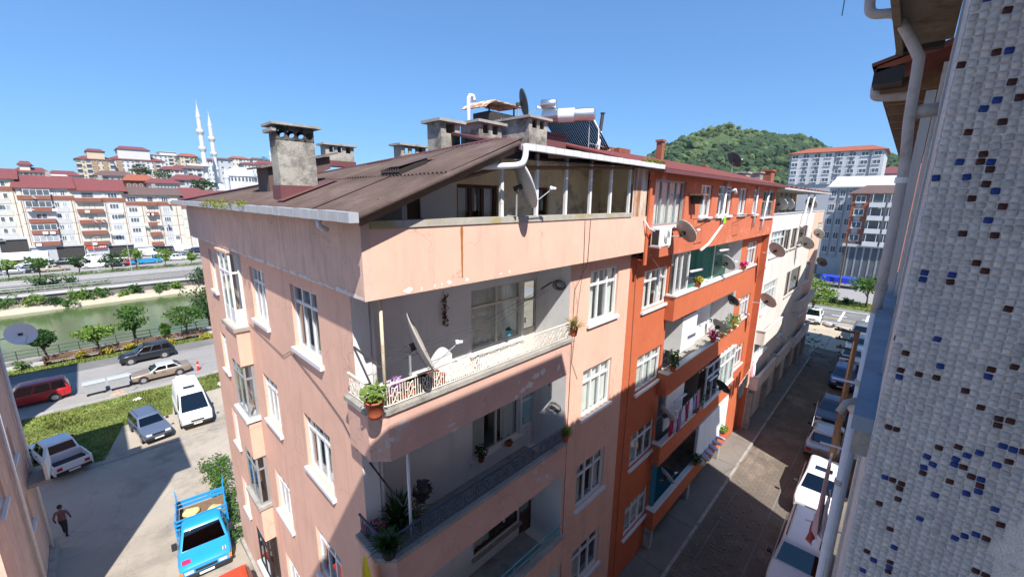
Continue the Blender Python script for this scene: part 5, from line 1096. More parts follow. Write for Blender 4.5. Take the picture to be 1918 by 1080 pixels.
# ================================================================ across the river
WM = {}
def wmesh(w_, h_, fr='pvc', gl='window_far', bars=1, depth=.12):
    """shared far window: local, faces -Y, lower left at origin"""
    k = (round(w_, 2), round(h_, 2), fr, gl, bars)
    if k not in WM:
        mb = MB().use(fr); f = .09
        mb.box(0, w_, -.05, .02, 0, f).box(0, w_, -.05, .02, h_-f, h_).box(0, f, -.05, .02, f, h_-f).box(w_-f, w_, -.05, .02, f, h_-f)
        for b in range(bars): x = w_*(b+1)/(bars+1); mb.box(x-f/2, x+f/2, -.045, .02, f, h_-f)
        mb.use(gl).quad((f, .0, f), (w_-f, .0, f), (w_-f, .0, h_-f), (f, .0, h_-f)); WM[k] = mb.mesh('window')
    return WM[k]
RW_ = random.Random(99)
def fwin(parent, x, y, z, w_, h_, rz=0, **kw):
    kw.setdefault('gl', RW_.choice(('window_far', 'window_far', 'window_pale')))
    return inst('window', wmesh(w_, h_, **kw), parent, (x, y, z), (0, 0, rz))
def gable(mb, x0, x1, y0, y1, z, h, ov=.6, hip=2.5):
    x0 -= ov; x1 += ov; y0 -= ov; y1 += ov; ym = (y0+y1)/2; hp = min(hip, (x1-x0)/2-.2)
    mb.add([(x0, y0, z), (x1, y0, z), (x1, y1, z), (x0, y1, z), (x0+hp, ym, z+h), (x1-hp, ym, z+h), (x0, y0, z-.2), (x1, y0, z-.2), (x1, y1, z-.2), (x0, y1, z-.2)], [(0, 1, 5, 4), (1, 2, 5), (2, 3, 4, 5), (3, 0, 4), (0, 6, 7, 1), (1, 7, 8, 2), (2, 8, 9, 3), (3, 9, 6, 0), (9, 8, 7, 6)]); return mb
YF = 158.0
def fx(px, py=420): return at('y', YF, px, py).x
def fz_(px, py): return at('y', YF, px, py).z
# row facing the river; each block is made of vertical bays: kind, width share
def rowblock(label, px0, px1, roofm, bays, eave, floors=5, topm='cladding_brown', wallm='white_far', dy=0, roofh=2.6, fh=2.85):
    x0, x1 = fx(px0), fx(px1); y0 = YF+dy; t = thing('apartment_building', label, 'building', (x0, y0, FL), group='apartment row across the river')
    zt = eave-FL; zg = zt-floors*fh; W_ = x1-x0
    MB().box(0, W_, 0, 14, 0, zt).build('wall', wallm, t, local=True)
    rm = gable(MB(), 0, W_, 0, 14, zt+.02, roofh, .7, .3).build('roof', roofm, t, local=True)
    MB().box(W_*.55, W_*.55+.9, 6.4, 7.2, zt+.5, zt+roofh+1.0).build('chimney', 'concrete', rm, local=True)
    tot = sum(b[1] for b in bays); u = 0
    for kd, sh in bays:
        w_ = W_*sh/tot; u1 = u+w_
        for f in range(floors):
            z = zg+f*fh
            if kd == 'b':      # balcony with brown front
                MB().box(u+.1, u1-.1, -.9, -.004, z-.1, z+.9).build('balcony_front', 'cladding_brown', t, local=True)
                MB().box(u+.1, u1-.1, -.92, -.80, z+.93, z+.99).build('handrail', 'pvc', t, local=True)
                fwin(t, u+w_*.28, -.02, z+.3, w_*.42, 1.9, bars=1, fr='brown_far')
                MB().box(u+.05, u1-.05, -.03, -.006, z+.95, z+fh-.12).build('balcony_back', 'cream_far', t, local=True) if f < floors-1 else None
            elif kd == 'g':    # glazed balcony
                MB().box(u+.1, u1-.1, -.9, -.004, z-.1, z+.9).build('balcony_front', 'cladding_brown', t, local=True)
                if (f+int(x0)) % 3 != 1: fwin(t, u+.15, -.85, z+.95, w_-.3, 1.5, bars=3)
                elif f == 1: MB().box(u+.15, u1-.15, -.86, -.8, z+.95, z+2.5).build('dark_glazing', 'window_far', t, local=True)
                else: fwin(t, u+w_*.3, -.02, z+.9, w_*.4, 1.3, bars=1)
            elif kd == 'w':    # triple small windows
                n = max(1, round(w_/1.5))
                for q in range(n): fwin(t, u+w_*(q+.18)/n, -.03, z+.95, w_/n*.62, 1.25, bars=0 if n > 2 else 1)
            elif kd == 'W': fwin(t, u+w_*.14, -.03, z+.9, w_*.72, 1.3, bars=2)
            if kd in 'wW': MB().box(u+.05, u1-.05, -.10, -.006, z-.35, z+.75).build('spandrel', 'slab_grey' if (int(u) % 2) else 'marble', t, local=True)
            if kd == 'p':
                MB().box(u+.15, u1-.15, -.14, -.006, z-.2, z+fh-.32).build('facade_panel', 'cream_far', t, local=True)
        if kd == 'p': MB().box(u+w_*.48, u+w_*.48+.12, -.2, -.15, zg, zt-fh).build('facade_line', 'cladding_brown', t, local=True)
        u = u1
    MB().box(-.02, W_+.02, -.2, -.005, zt-fh-.1, zt-.4-1.5).build('top_band', topm, t, local=True)
    for q in range(5):
        f = RW_.randrange(floors-1); u = W_*RW_.uniform(.1, .9); MB().box(u-.45, u+.45, -1.25, -.92, zg+f*fh-.05, zg+f*fh+.55).build('air_conditioner', 'plastic_white', t, local=True)
    for q in range(2): u = W_*RW_.uniform(.2, .8); MB().lathe([(.02, 0), (.5, .06), (.6, .12)], 10, Matrix.Translation((u, -1.1, zg+RW_.randrange(1, floors)*fh+.6)) @ frame_to(AIM), False).build('satellite_dish', 'dish', t, local=True)
    MB().box(.05, W_-.05, -.03, -.004, 0, zg-.6).build('ground_floor', 'dark', t, local=True)
    # shops
    n = max(2, round(W_/4.5))
    for q in range(n): MB().box(W_*q/n+.25, W_*(q+1)/n-.25, -.06, .1, .1, zg-.7).build('shop_window', ('dark', 'window_far', 'grey_far')[(q+int(x0)) % 3], t, local=True)
    MB().box(0, W_, -.35, -.004, zg-.6, zg-.15).build('shop_sign', 'grey_far', t, local=True)
    return t, x0, x1, zg
e = fz_(20, 332)
rowblock('cream far block with tile bands at the left edge across the river', -70, 44, 'roof_red', [('w', 3), ('w', 3), ('p', 1.0)], fz_(20, 334), wallm='cream_far', dy=3, topm='cladding_brown')
rowblock('far block with glazed brown fronted balconies and red roof across the river', 44, 149, 'roof_red', [('p', .9), ('g', 4.4), ('w', 2.5), ('p', 1.1)], fz_(95, 352), roofh=3.2)
t, x0, x1, zg = rowblock('far block with open cream balconies above the orange shop sign', 149, 243, 'roof_red', [('b', 4), ('p', .7), ('W', 2.0), ('p', .9)], fz_(190, 357), roofh=3.2)
MB().box(.4, (x1-x0)*.42, -.75, -.4, zg-1.0, zg-.25).build('shop_sign', orange_, t, local=True, label='orange shop sign')
for q in range(6): MB().box(1.6+q*.45, 1.9+q*.45, -.78, -.752, zg-.75, zg-.5).build('sign_letter', 'plastic_white', t, local=True)
t, x0, x1, zg = rowblock('far block with dark roof and one brown balcony column across the river', 243, 345, 'roof_dark', [('W', 1.6), ('p', .8), ('b', 1.7), ('p', .5), ('W', 1.3), ('p', 1.6)], fz_(290, 365), roofh=2.2)
MB().add([((x1-x0)*.72, -2.6, zg-1.9), ((x1-x0)*1.05, -2.6, zg-1.9), ((x1-x0)*1.05, -.3, zg-.6), ((x1-x0)*.72, -.3, zg-.6), ((x1-x0)*.72, -2.6, zg-1.7), ((x1-x0)*1.05, -2.6, zg-1.7), ((x1-x0)*1.05, -.3, zg-.4), ((x1-x0)*.72, -.3, zg-.4)], [(4, 5, 6, 7), (0, 3, 2, 1), (0, 1, 5, 4), (1, 2, 6, 5), (0, 4, 7, 3)]).build('awning', 'cloth_white', t, local=True)
rowblock('last far block of the river row, mostly hidden by the pink building', 345, 470, 'roof_red', [('p', 1), ('W', 2), ('b', 2), ('W', 2), ('p', 1)], fz_(380, 372))
# white tent in the parking
p = fg(*r1(260, 530)); t = thing('market_tent', 'long white tent roof before the cream far block', 'tent', (p.x-7, 150, FL))
mb = MB(); n = 10; vs = []
for k in range(n+1): a = math.pi*k/n; vs += [(0, 3-3*math.cos(a), 1.8+1.5*math.sin(a)), (11, 3-3*math.cos(a), 1.8+1.5*math.sin(a))]
mb.add(vs, [(2*k, 2*k+1, 2*k+3, 2*k+2) for k in range(n)]+[tuple(range(0, 2*n+2, 2)), tuple(range(1, 2*n+2, 2))]); mb.build('roof', 'cloth_white', t, local=True)
for x in (.2, 5.5, 10.8): MB().tube([(x, .1, 0), (x, .1, 1.8)], .06, 6).build('pole', 'steel', t, local=True)
# far street lamps
for px, pb, lab in ((190, 535, 'street lamp across the river before the orange shop'), (247, 505, 'street lamp beside the lime tree across the river'), (8, 520, 'street lamp at the left edge across the river')):
    p = at('y', 128, px, pb); t = thing('street_lamp', lab, 'lamp', (p.x, 128, FL), group='street lamps across the river')
    MB().tube([(0, 0, 0), (0, 0, 7.6)], [.09, .05], 6).build('pole', 'zinc', t, local=True); MB().tube([(0, 0, 7.6), (.4, 0, 7.9), (1.0, 0, 7.95)], .04, 5).build('arm', 'zinc', t, local=True); MB().box(.8, 1.4, -.12, .12, 7.9, 8.0).build('lamp_head', 'zinc', t, local=True)
# ---- trees
def tree(name, label, loc, h, rx, leaf='leaf', seed=1, trunk=.35, n=26, per=42, size=.16, group=None, rz_=None, flat=1.0, cat='tree'):
    rnd = random.Random(seed); t = thing(name, label, cat, loc, group=group); th = h*trunk; mb = MB(); tr = max(.05, h*.022)
    mb.tube([(0, 0, -.1), (rnd.gauss(0, .05), rnd.gauss(0, .05), th*.6), (rnd.gauss(0, .1), rnd.gauss(0, .1), th*1.1), (0, 0, h*.8)], [tr*1.2, tr, tr*.8, tr*.25], 7)
    cr = MB(); cz = (h+th)/2; ch = (h-th)/2*flat
    for k in range(n):
        d = Vector((rnd.gauss(0, 1), rnd.gauss(0, 1), rnd.gauss(0, 1))).normalized()*(.35+.65*rnd.random()**.5)
        c = Vector((d.x*rx*.8, d.y*rx*.8, cz+d.z*ch*.85))
        if k < 9: mb.tube([(0, 0, th*(.8+.3*rnd.random())), c*.55+Vector((0, 0, (cz)*.35)), c], [tr*.45, tr*.3, tr*.12], 5)
        s_ = .30+.22*rnd.random(); cr.leaves(per, c, (rx*s_, rx*s_, max(ch*.28, rx*s_*.55)), size, rnd, .25, .5)
    mb.build('trunk', 'bark', t, True, local=True); cr.build('crown', leaf, t, local=True); return t
def shrub(label, loc, r, h, leaf='leaf', seed=1, size=.12, n=260, group=None):
    rnd = random.Random(seed); t = thing('shrub', label, 'shrub', loc, group=group); mb = MB()
    for k in range(5): mb.tube([(0, 0, 0), (rnd.gauss(0, r*.3), rnd.gauss(0, r*.3), h*.6)], [.03, .012], 4)
    mb.build('stems', 'bark', t, local=True); cr = MB()
    for k in range(7): cr.leaves(n//7, (rnd.gauss(0, r*.4), rnd.gauss(0, r*.4), h*(.3+.5*rnd.random())), (r*.5, r*.5, h*.3), size, rnd, .2, .6)
    cr.build('foliage', leaf, t, local=True); return t
e2 = zz(20, 580, 6); k2 = zz(200, 560, 5.4)
def gtree(px, py): p = at('z', LOT, px, py); return Vector((p.x, 61.0, LOT)), p
for (px, h, rx, lf, sd, lab, fl) in ((82, 4.3, 1.3, 'leaf_dark', 1, 'thin dark street tree at the left by the river railing', .7), (183, 4.0, 1.65, 'leaf_lime', 2, 'flat topped bright green tree beside the orange bench on the river bank', .6), (258, 5.3, 1.5, 'leaf', 3, 'full green tree behind the black sport utility car on the river bank', 1), (313, 2.4, .55, 'leaf', 4, 'slim young tree right of the full green tree on the river bank', 1), (355, 4.6, 2.1, 'leaf', 5, 'broad green tree beside the pink building corner on the river bank', .8)):
    p = at('y', 61.3, px, 650); tree('tree', lab, (p.x, 61.3, LOT), h, rx, lf, sd, size=.17, flat=fl, group='trees on the near river bank')
p = at('y', 66, 378, 600); tree('tree', 'tall leafy tree rising at the water behind the pink building', (p.x+.8, 66, WZ), 9.5, 3.0, 'leaf_dark', 9, size=.2, n=34, group='trees on the near river bank')
for px, py, lf, r_, lab in ((335, 672, 'leaf_yellow', .6, 'yellow flowering shrub left of the black sport utility car'), (398, 650, 'leaf_yellow', .7, 'yellow shrub close to the pink building on the bank'), (248, 650, 'leaf_yellow', .7, 'yellow shrub below the full green tree'), (200, 662, 'leaf_yellow', .7, 'yellow shrub right of the flat topped tree'), (150, 668, 'leaf_yellow', .6, 'yellow shrub before the orange bench'), (46, 690, 'leaf', .8, 'green bush at the left end of the grass verge')):
    p = at('z', LOT, px, py); shrub(lab, (p.x, min(max(p.y, 59.8), 61.2), LOT), r_, .9, lf, int(px), group='shrubs on the near river bank')
for i, (px, py, r_, h) in enumerate(((14, 583, 2.0, 2.6), (71, 577, 1.6, 2.6), (100, 573, 1.6, 1.8), (124, 572, 1.4, 1.4), (152, 563, 1.5, 2.4), (169, 562, 1.0, 1.6), (190, 561, 1.2, 2.4), (238, 556, .9, 1.6), (256, 553, 1.3, 2.4), (299, 546, 1.3, 2.2), (327, 543, 1.4, 2.2), (362, 530, 1.8, 4.5))):
    p = at('z', WZ+.3, px, py); pos = ('left edge', 'second from the left', 'third from the left', 'fourth from the left', 'fifth from the left', 'sixth from the left', 'seventh from the left', 'eighth from the left', 'ninth from the left', 'tenth from the left', 'eleventh from the left', 'tall one nearest the pink building')[i]
    shrub('green bush on the far river berm, '+pos, (p.x, min(107.5, max(105.8, p.y)), WZ+.3), r_, h, ('leaf', 'leaf_lime', 'leaf_dark')[i % 3], i+50, .24, 300, group='bushes on the far river berm')
for i, (px, py, r_, h) in enumerate(((75, 535, 2.2, 1.8), (98, 538, 1.4, 1.0), (120, 530, 1.9, 2.2))):
    p = at('y', 116.5, px, py); shrub('round green bush on the far quay, '+('left', 'middle small', 'right largest')[i], (p.x, 116.5, FL-.2), r_, h, 'leaf_dark', i+90, .24, 260, group='bushes on the far quay')
mb = MB(); rnd = random.Random(33)
for k in range(70): x = fx(0)-6+k*.32; mb.leaves(16, (x, 114+rnd.gauss(0, .8), FL), (.6, .8, .4), .2, rnd, .2, .6)
tag(struct(mb.build('hedge', 'leaf'), 'stuff'), 'dense green hedge at the left on the far quay', 'hedge')
for i, (px, py, h, rx, lf, lab) in enumerate(((14, 510, 4.5, 2.0, 'leaf_lime', 'lime green small tree at the left edge across the river'), (76, 520, 5.0, 2.2, 'leaf', 'full green tree between parked cars across the river'), (150, 515, 4.2, 1.8, 'leaf_dark', 'dark small tree right of the beige sedan across the river'), (207, 490, 4.2, 2.2, 'leaf_dark', 'wide dark tree below the orange shop sign'), (255, 492, 5.4, 2.2, 'leaf_lime', 'bright lime tree left of the blue lorry across the river'), (309, 485, 4.6, 1.8, 'leaf_lime', 'lime tree between white pickups across the river'), (357, 480, 3.2, 1.3, 'leaf_lime', 'small lime tree near the pink building corner across the river'))):
    p = at('y', 129.2, px, py); tree('tree', lab, (p.x, 129.2, FL), h, rx, lf, i+20, size=.24, n=20, per=30, group='trees along the far parking')
# ---- hillside town
def town(label, px0, px1, ytop, ybot, y, wallm, roofm, rows=3, cols=5, rh=2.2, balc=None, dep=12, strips=None, pent=None, winz=.5):
    a, b = at('y', y, px0, (ytop+ybot)/2), at('y', y, px1, (ytop+ybot)/2); zt = at('y', y, (px0+px1)/2, ytop).z; zb = at('y', y, (px0+px1)/2, ybot).z
    t = thing('hillside_building', label, 'building', (a.x, y, zb), group='buildings of the hillside town'); W_ = b.x-a.x; H_ = zt-zb; base = min(-3, hz_((a.x+b.x)/2, y)-zb-1)
    MB().box(0, W_, 0, dep, base, H_).build('wall', wallm, t, local=True); gable(MB(), 0, W_, 0, dep, H_+.02, rh, .9, W_*.25).build('roof', roofm, t, local=True)
    if strips:
        for (u0, u1, m_) in strips: MB().box(W_*u0, W_*u1, -.35, -.004, base, H_-.03).build('facade_strip', m_, t, local=True)
    for r_ in range(rows):
        z = H_*(r_+.35)/rows
        for c_ in range(cols):
            w_ = W_/cols*.42; off = -.40 if strips else -.03
            if balc and c_ in balc:
                MB().box(W_*c_/cols+W_/cols*.05, W_*(c_+1)/cols-W_/cols*.05, off-1.0, off, z-.35*H_/rows, z-.05*H_/rows).build('balcony', 'slab_grey', t, local=True)
                MB().box(W_*c_/cols+W_/cols*.08, W_*(c_+1)/cols-W_/cols*.08, off-.02, off-.005, z-.03*H_/rows, z+.5*H_/rows).build('balcony_opening', 'window_far', t, local=True)
            else: inst('window', wmesh(1.2, 1.2, bars=0), t, (W_*(c_+.29)/cols, off, z), (0, 0, 0), (w_/1.2, 1, min(1.6, H_/rows*winz)/1.2))
    if pent:
        u0, u1, h_ = pent; MB().box(W_*u0, W_*u1, 2, dep-2, H_+.2, H_+rh+h_).build('penthouse', wallm, t, local=True); gable(MB(), W_*u0, W_*u1, 2, dep-2, H_+rh+h_+.02, rh*.8, .8, W_*.1).build('penthouse_roof', roofm, t, local=True)
    return t
HB = [
 ('cream and brown tower block with red roof, leftmost of the big hillside blocks', 145, 216, 299, 338, 430, 'beige_far', 'roof_red', 4, 8, 3.0, (0, 2, 7), 26, [(0, .07, 'brown_far'), (.40, .55, 'brown_far'), (.7, .82, 'brown_far')], (.32, .78, 3)),
 ('long white and brown hillside block with maroon roof right of the cream tower', 206, 310, 300, 330, 450, 'white_far', 'roof_red', 4, 11, 4.0, (0, 5, 9), 28, [(.12, .22, 'brown_far'), (.52, .62, 'grey_far'), (.78, .9, 'brown_far')], (.18, .75, 4)),
 ('white hillside block with grey flat top on the skyline', 288, 343, 291, 318, 500, 'white_far', 'slab_grey', 4, 6, 1.2, (3, 5), 24, [(.55, .7, 'beige_far')], (.25, .8, 2)),
 ('small block with orange roof right of the white skyline block', 338, 372, 293, 316, 480, 'beige_far', 'roof_tile', 3, 4, 3.0, (1,), 18, None, None),
 ('low cream house with red roof at the left of the skyline', 27, 92, 322, 345, 320, 'cream_far', 'roof_red', 2, 7, 2.5, (2,), 16, None, (.2, .5, 1)),
 ('low red roofed house between the cream house and the tower', 90, 150, 328, 345, 310, 'white_far', 'roof_red', 1, 6, 2.4, None, 16, None, None),
 ('pale house with grey roof below the cream tower', 180, 252, 329, 345, 270, 'white_far', 'roof_dark', 1, 6, 2.4, (1, 4), 14, None, None),
 ('brick red roofed house below the long hillside block', 236, 292, 338, 358, 235, 'cladding_brown', 'roof_tile', 1, 5, 2.6, None, 14, None, None),
 ('white long house with faded red roof in the middle of the slope', 280, 338, 343, 362, 225, 'white_far', 'roof_red', 1, 9, 2.0, None, 14, None, None),
 ('white house with red roof below the white skyline block', 304, 352, 318, 336, 380, 'white_far', 'roof_red', 2, 6, 2.6, (1, 3), 16, None, None),
 ('white tall block directly behind the two minarets', 390, 419, 301, 340, 420, 'white_far', 'roof_red', 5, 5, 2.0, None, 18, None, None),
 ('bare grey gable block right of the second minaret', 411, 438, 299, 340, 410, 'grey_far', 'roof_dark', 4, 2, 1.8, None, 18, None, None),
 ('cream house with red roof on the skyline above the mosque dome', 434, 468, 297, 312, 470, 'cream_far', 'roof_tile', 2, 5, 2.4, (2,), 16, None, None),
 ('white block right of the mosque dome', 458, 491, 308, 336, 400, 'white_far', 'roof_red', 3, 5, 2.0, None, 16, None, None),
 ('small brown roofed house at the right end of the skyline', 474, 492, 299, 310, 520, 'cream_far', 'roof_dark', 1, 3, 2.4, None, 14, None, None),
 ('red roofed row house at the far right beside the big chimney', 484, 520, 307, 320, 430, 'white_far', 'roof_red', 1, 5, 3.0, None, 16, None, None),
 ('grey roofed house left of the first minaret, upper', 330, 353, 314, 332, 400, 'beige_far', 'roof_red', 2, 3, 2.0, None, 16, None, None),
 ('white balcony house left of the first minaret, middle', 352, 386, 316, 334, 330, 'white_far', 'roof_dark', 2, 4, 2.0, (0, 2), 14, None, None),
 ('red roofed house left of the first minaret, lower', 326, 386, 337, 352, 250, 'grey_far', 'roof_red', 1, 6, 2.6, (1, 4), 14, None, None),
 ('maroon roofed white house just above the pink building eave', 334, 390, 366, 384, 190, 'white_far', 'roof_red', 1, 7, 2.8, None, 14, None, None),
 ('white roofed shed between the far row and the hillside', 95, 125, 332, 342, 200, 'white_far', 'slab_grey', 1, 3, 1.0, None, 10, None, None),
 ('pale blue grey house high on the slope behind the long block', 250, 285, 318, 336, 400, 'grey_far', 'roof_dark', 2, 4, 2.0, None, 14, None, None),
 ('small red roofed cottage below the long hillside block', 215, 240, 332, 345, 300, 'white_far', 'roof_tile', 1, 3, 2.2, None, 12, None, None)]
for (lab, a, b, c, d, y, wm, rm, r_, cc, rh, bal, dep, stp, pen) in HB: town(lab, a, b, c, d, y, wm, rm, r_, cc, rh, bal, dep, stp, pen)
for i, (px, py, y, h, rx, lab) in enumerate(((265, 330, 260, 9, 4, 'dark conifer like tree below the long hillside block'), (308, 330, 330, 8, 7, 'green tree clump right of the dark tree on the slope'), (380, 356, 200, 8, 5, 'green tree at the foot of the first minaret'), (376, 306, 470, 12, 8, 'tree on the skyline left of the first minaret'), (498, 304, 520, 9, 9, 'trees on the skyline beside the small far minaret'))):
    p = at('y', y, px, py); tree('tree', lab, (p.x, y, p.z-h*.4), h, rx, 'leaf_dark', i+60, size=.5, n=16, per=30, trunk=.15, group='trees on the hillside')
# ---- mosque with two minarets
YM = 250.0
def mp(px, py, y=YM): return at('y', y, px, py)
MQ = thing('mosque', 'white domed mosque with arched front beside the minarets', 'mosque', (mp(459, 365).x, YM, mp(459, 372).z))
cx_, cz0 = mp(459, 340).x, 0; rdm = (mp(488, 330).x-mp(430, 330).x)/2; zdm = mp(459, 329).z; ztop = mp(459, 312).z; zb = mp(459, 372).z
MB().lathe([(rdm*math.cos(a*math.pi/16), zdm+(ztop-zdm)*math.sin(a*math.pi/16)) for a in range(0, 9)], 24, Matrix.Translation((cx_, YM+rdm, 0)), False).build('dome', 'lead', MQ, True)
MB().lathe([(rdm*1.02, zdm-3.4), (rdm*1.02, zdm-.3), (rdm*1.08, zdm-.3), (rdm*1.08, zdm)], 24, Matrix.Translation((cx_, YM+rdm, 0))).build('drum', 'marble', MQ)
for k in range(14):
    a = math.pi+math.pi*(k+.5)/14; x, y = cx_+rdm*1.03*math.cos(a), YM+rdm+rdm*1.03*math.sin(a); MB().box(-.45, .45, -.08, .02, zdm-2.7, zdm-.9, Matrix.Translation((x, y, 0)) @ Matrix.Rotation(a+math.pi/2, 4, 'Z')).build('drum_window', 'window_far', MQ)
hw_ = rdm*1.18; MB().box(cx_-hw_, cx_+hw_, YM, YM+rdm*2.2, zb-12, zdm-3.4).build('hall', 'marble', MQ)
ar = rdm*.92; zc = zdm-3.9-ar*.95
for rr, dp, mt in ((ar, -.5, 'marble'), (ar*.86, -.25, 'window_far'), (ar*.78, -.55, 'marble')):
    n = 16; mb = MB(); mb.add([(cx_+rr*math.cos(math.pi*k/n), YM+dp, zc+rr*math.sin(math.pi*k/n)) for k in range(n+1)]+[(cx_-rr, YM+dp, zb-12), (cx_+rr, YM+dp, zb-12)], [tuple(range(n+3))]); mb.build('arch', mt, MQ)
for k in range(11): a = math.pi*(k+.5)/11; MB().box(-.35, .35, -.1, .05, 0, ar*.10, Matrix.Translation((cx_+ar*.82*math.cos(a), YM-.6, zc+ar*.82*math.sin(a)-.2)) @ Matrix.Rotation(a-math.pi/2, 4, 'Y').inverted()).build('arch_block', 'marble', MQ)
for s_ in (-1, 1):
    x = cx_+s_*hw_*.98; MB().lathe([(rdm*.16, zb-12), (rdm*.16, zdm-1.6), (rdm*.19, zdm-1.6), (rdm*.19, zdm-1.2), (rdm*.15, zdm), (rdm*.02, zdm+3.2)], 10, Matrix.Translation((x, YM-.5, 0))).build('corner_turret', 'lead', MQ)
MB().lathe([(rdm*.5*math.cos(a*math.pi/12), (rdm*.45)*math.sin(a*math.pi/12)) for a in range(0, 7)], 16, Matrix.Translation((cx_-hw_-rdm*.35, YM+rdm*.8, zdm-3.4-rdm*.55)), False).build('side_dome', 'lead', MQ, True)
MB().box(cx_-hw_-rdm*.9, cx_-hw_-.01, YM+.3, YM+rdm*1.6, zb-12, zdm-3.4-rdm*.55).build('side_hall', 'marble', MQ)
def minaret(label, tip, base, y, gals, cone, rpx):
    T_, B_ = mp(*tip, y), mp(*base, y); t = thing('minaret', label, 'minaret', (B_.x, y, hz_(B_.x, y)), group='minarets of the mosque'); xm = B_.x
    r_ = (mp(base[0]+rpx, base[1], y).x-mp(base[0]-rpx, base[1], y).x)/2; zc_ = mp(*cone, y).z
    MB().lathe([(r_*1.1, hz_(xm, y)-8), (r_, B_.z), (r_*.82, zc_)], 14, Matrix.Translation((xm, y, 0))).build('shaft', 'marble', t)
    MB().lathe([(r_*.90, zc_), (r_*.92, zc_+.3), (r_*.1, T_.z-2), (.08, T_.z)], 14, Matrix.Translation((xm, y, 0))).build('spire', 'lead', t)
    for gp in gals:
        z = mp(*gp, y).z; MB().lathe([(r_*.9, z-1.4), (r_*1.25, z-.6), (r_*1.5, z), (r_*1.5, z+1.2), (r_*1.42, z+1.2), (r_*1.42, z+.2), (r_*.8, z+.2)], 14, Matrix.Translation((xm, y, 0))).build('gallery', 'marble', t)
    return t
z7 = zz(330, 180, 5.684)
minaret('taller white minaret with grey spire, left of the pair', z7(232, 45), z7(345, 1000), YM-10, [z7(275, 385), z7(297, 565), z7(322, 745)], z7(255, 235), 5.0)
minaret('shorter white minaret with grey spire, right of the pair', z7(362, 160), z7(440, 900), YM+6, [z7(397, 460), z7(415, 620), z7(433, 780)], z7(380, 330), 4.6)
p0, p1 = mp(*z7(315, 360), YM-10), mp(*z7(365, 420), YM+6)
minaret('tiny far minaret on the skyline left of the big chimney', (505, 279), (507, 301), 520, [(506, 291)], (506, 284), 1.3)
p = mp(366, 308, YM-12); MB().box(p.x-3.2, p.x+5, YM-13, YM-11.5, p.z-.6, p.z+.1).build('mosque_crane_arm', 'marble', MQ)
# ================================================================ hills and blocks at the far right
def hillmesh(name, cx, cy, rx, ry, h, m, seed, nx=40, prof=None):
    rnd = random.Random(seed); ph = [rnd.random()*6 for _ in range(6)]; mb = MB(); vs = []
    def f(u, v):
        d = math.sqrt(u*u+v*v); b = max(0, 1-d)**1.1 if d < 1 else 0; b = b*(1+.10*math.sin(u*7+ph[0])+.08*math.sin(v*9+ph[1])+.05*math.sin((u+v)*17+ph[2])); return h*min(1.2, b)
    for j in range(nx+1):
        for i in range(nx+1): u, v = -1+2*i/nx, -1+2*j/nx; vs.append((cx+u*rx, cy+v*ry, f(u, v)-.3))
    mb.add(vs, [(j*(nx+1)+i, j*(nx+1)+i+1, (j+1)*(nx+1)+i+1, (j+1)*(nx+1)+i) for j in range(nx) for i in range(nx)]); return struct(mb.build(name, m, None, True)), f
HX = 620.0
HILLPX = [(1190, 322), (1225, 314), (1255, 294), (1270, 278), (1300, 264), (1330, 252), (1352, 244), (1375, 241), (1400, 246), (1430, 256), (1455, 262), (1480, 263), (1500, 262), (1520, 270), (1545, 285), (1590, 297), (1630, 300), (1665, 298), (1700, 302), (1760, 320)]
sk_ = [at('x', HX, a, b) for a, b in HILLPX]; sk_.sort(key=lambda p: p.y)
def skz(y):
    if y <= sk_[0].y: return sk_[0].z
    for a, b in zip(sk_, sk_[1:]):
        if a.y <= y <= b.y: f = (y-a.y)/(b.y-a.y); return a.z+(b.z-a.z)*f
    return sk_[-1].z
def hill_z(x, y):
    f = max(0, min(1, (x-330)/(HX-330))); e = f*f*(3-2*f) if x < HX else max(0, 1-(x-HX)/420)
    return -1+(skz(y)+1)*e*(1+.05*math.sin(y*.05+x*.03)*(1-f))
sheet_grid([330+20*k for k in range(30)], [sk_[0].y-40+12*k for k in range(int((sk_[-1].y-sk_[0].y+120)/12))], hill_z, 'wooded_hill', 'hill')
# forest canopy on the slope facing the town: clumped crowns
rnd = random.Random(77); mb = MB(); mbl = MB(); ys0, ys1 = sk_[0].y-20, sk_[-1].y+20
ic = [(0, 0, 1), (.89, 0, .45), (.28, .85, .45), (-.72, .53, .45), (-.72, -.53, .45), (.28, -.85, .45), (.72, .53, -.3), (-.28, .85, -.3), (-.89, 0, -.3), (-.28, -.85, -.3), (.72, -.53, -.3)]
icf = [(0, 1, 2), (0, 2, 3), (0, 3, 4), (0, 4, 5), (0, 5, 1), (1, 6, 2), (2, 7, 3), (3, 8, 4), (4, 9, 5), (5, 10, 1), (6, 7, 2), (7, 8, 3), (8, 9, 4), (9, 10, 5), (10, 6, 1)]
for k in range(13000):
    x = 340+(HX-335)*rnd.random()**.8; y = rnd.uniform(ys0, ys1); z = hill_z(x, y)
    clear = math.sin(y*.035+1.2)+math.sin(x*.02+y*.013)+.5*math.sin(y*.11+x*.05) > .95
    if clear and rnd.random() < .85: continue
    s_ = 1.5+5.0*rnd.random()**2.2; tgt = mbl if (clear or rnd.random() < .12) else mb
    for q in range(2):
        o = Vector((rnd.gauss(0, s_*.5), rnd.gauss(0, s_*.5), rnd.random()*s_*.5)); ss = s_*(.5+.4*rnd.random())
        tgt.add([(x+o.x+ss*a*(.7+.6*rnd.random()), y+o.y+ss*b*(.7+.6*rnd.random()), z+o.z+ss*c*(.8+.5*rnd.random())) for a, b, c in ic], icf)
tag(struct(mb.build('forest', 'forest'), 'stuff'), 'dark green forest covering the rounded hill', 'forest'); tag(struct(mbl.build('forest_clearings', 'forest_light'), 'stuff'), 'lighter green scrub in clearings of the rounded hill', 'scrub')
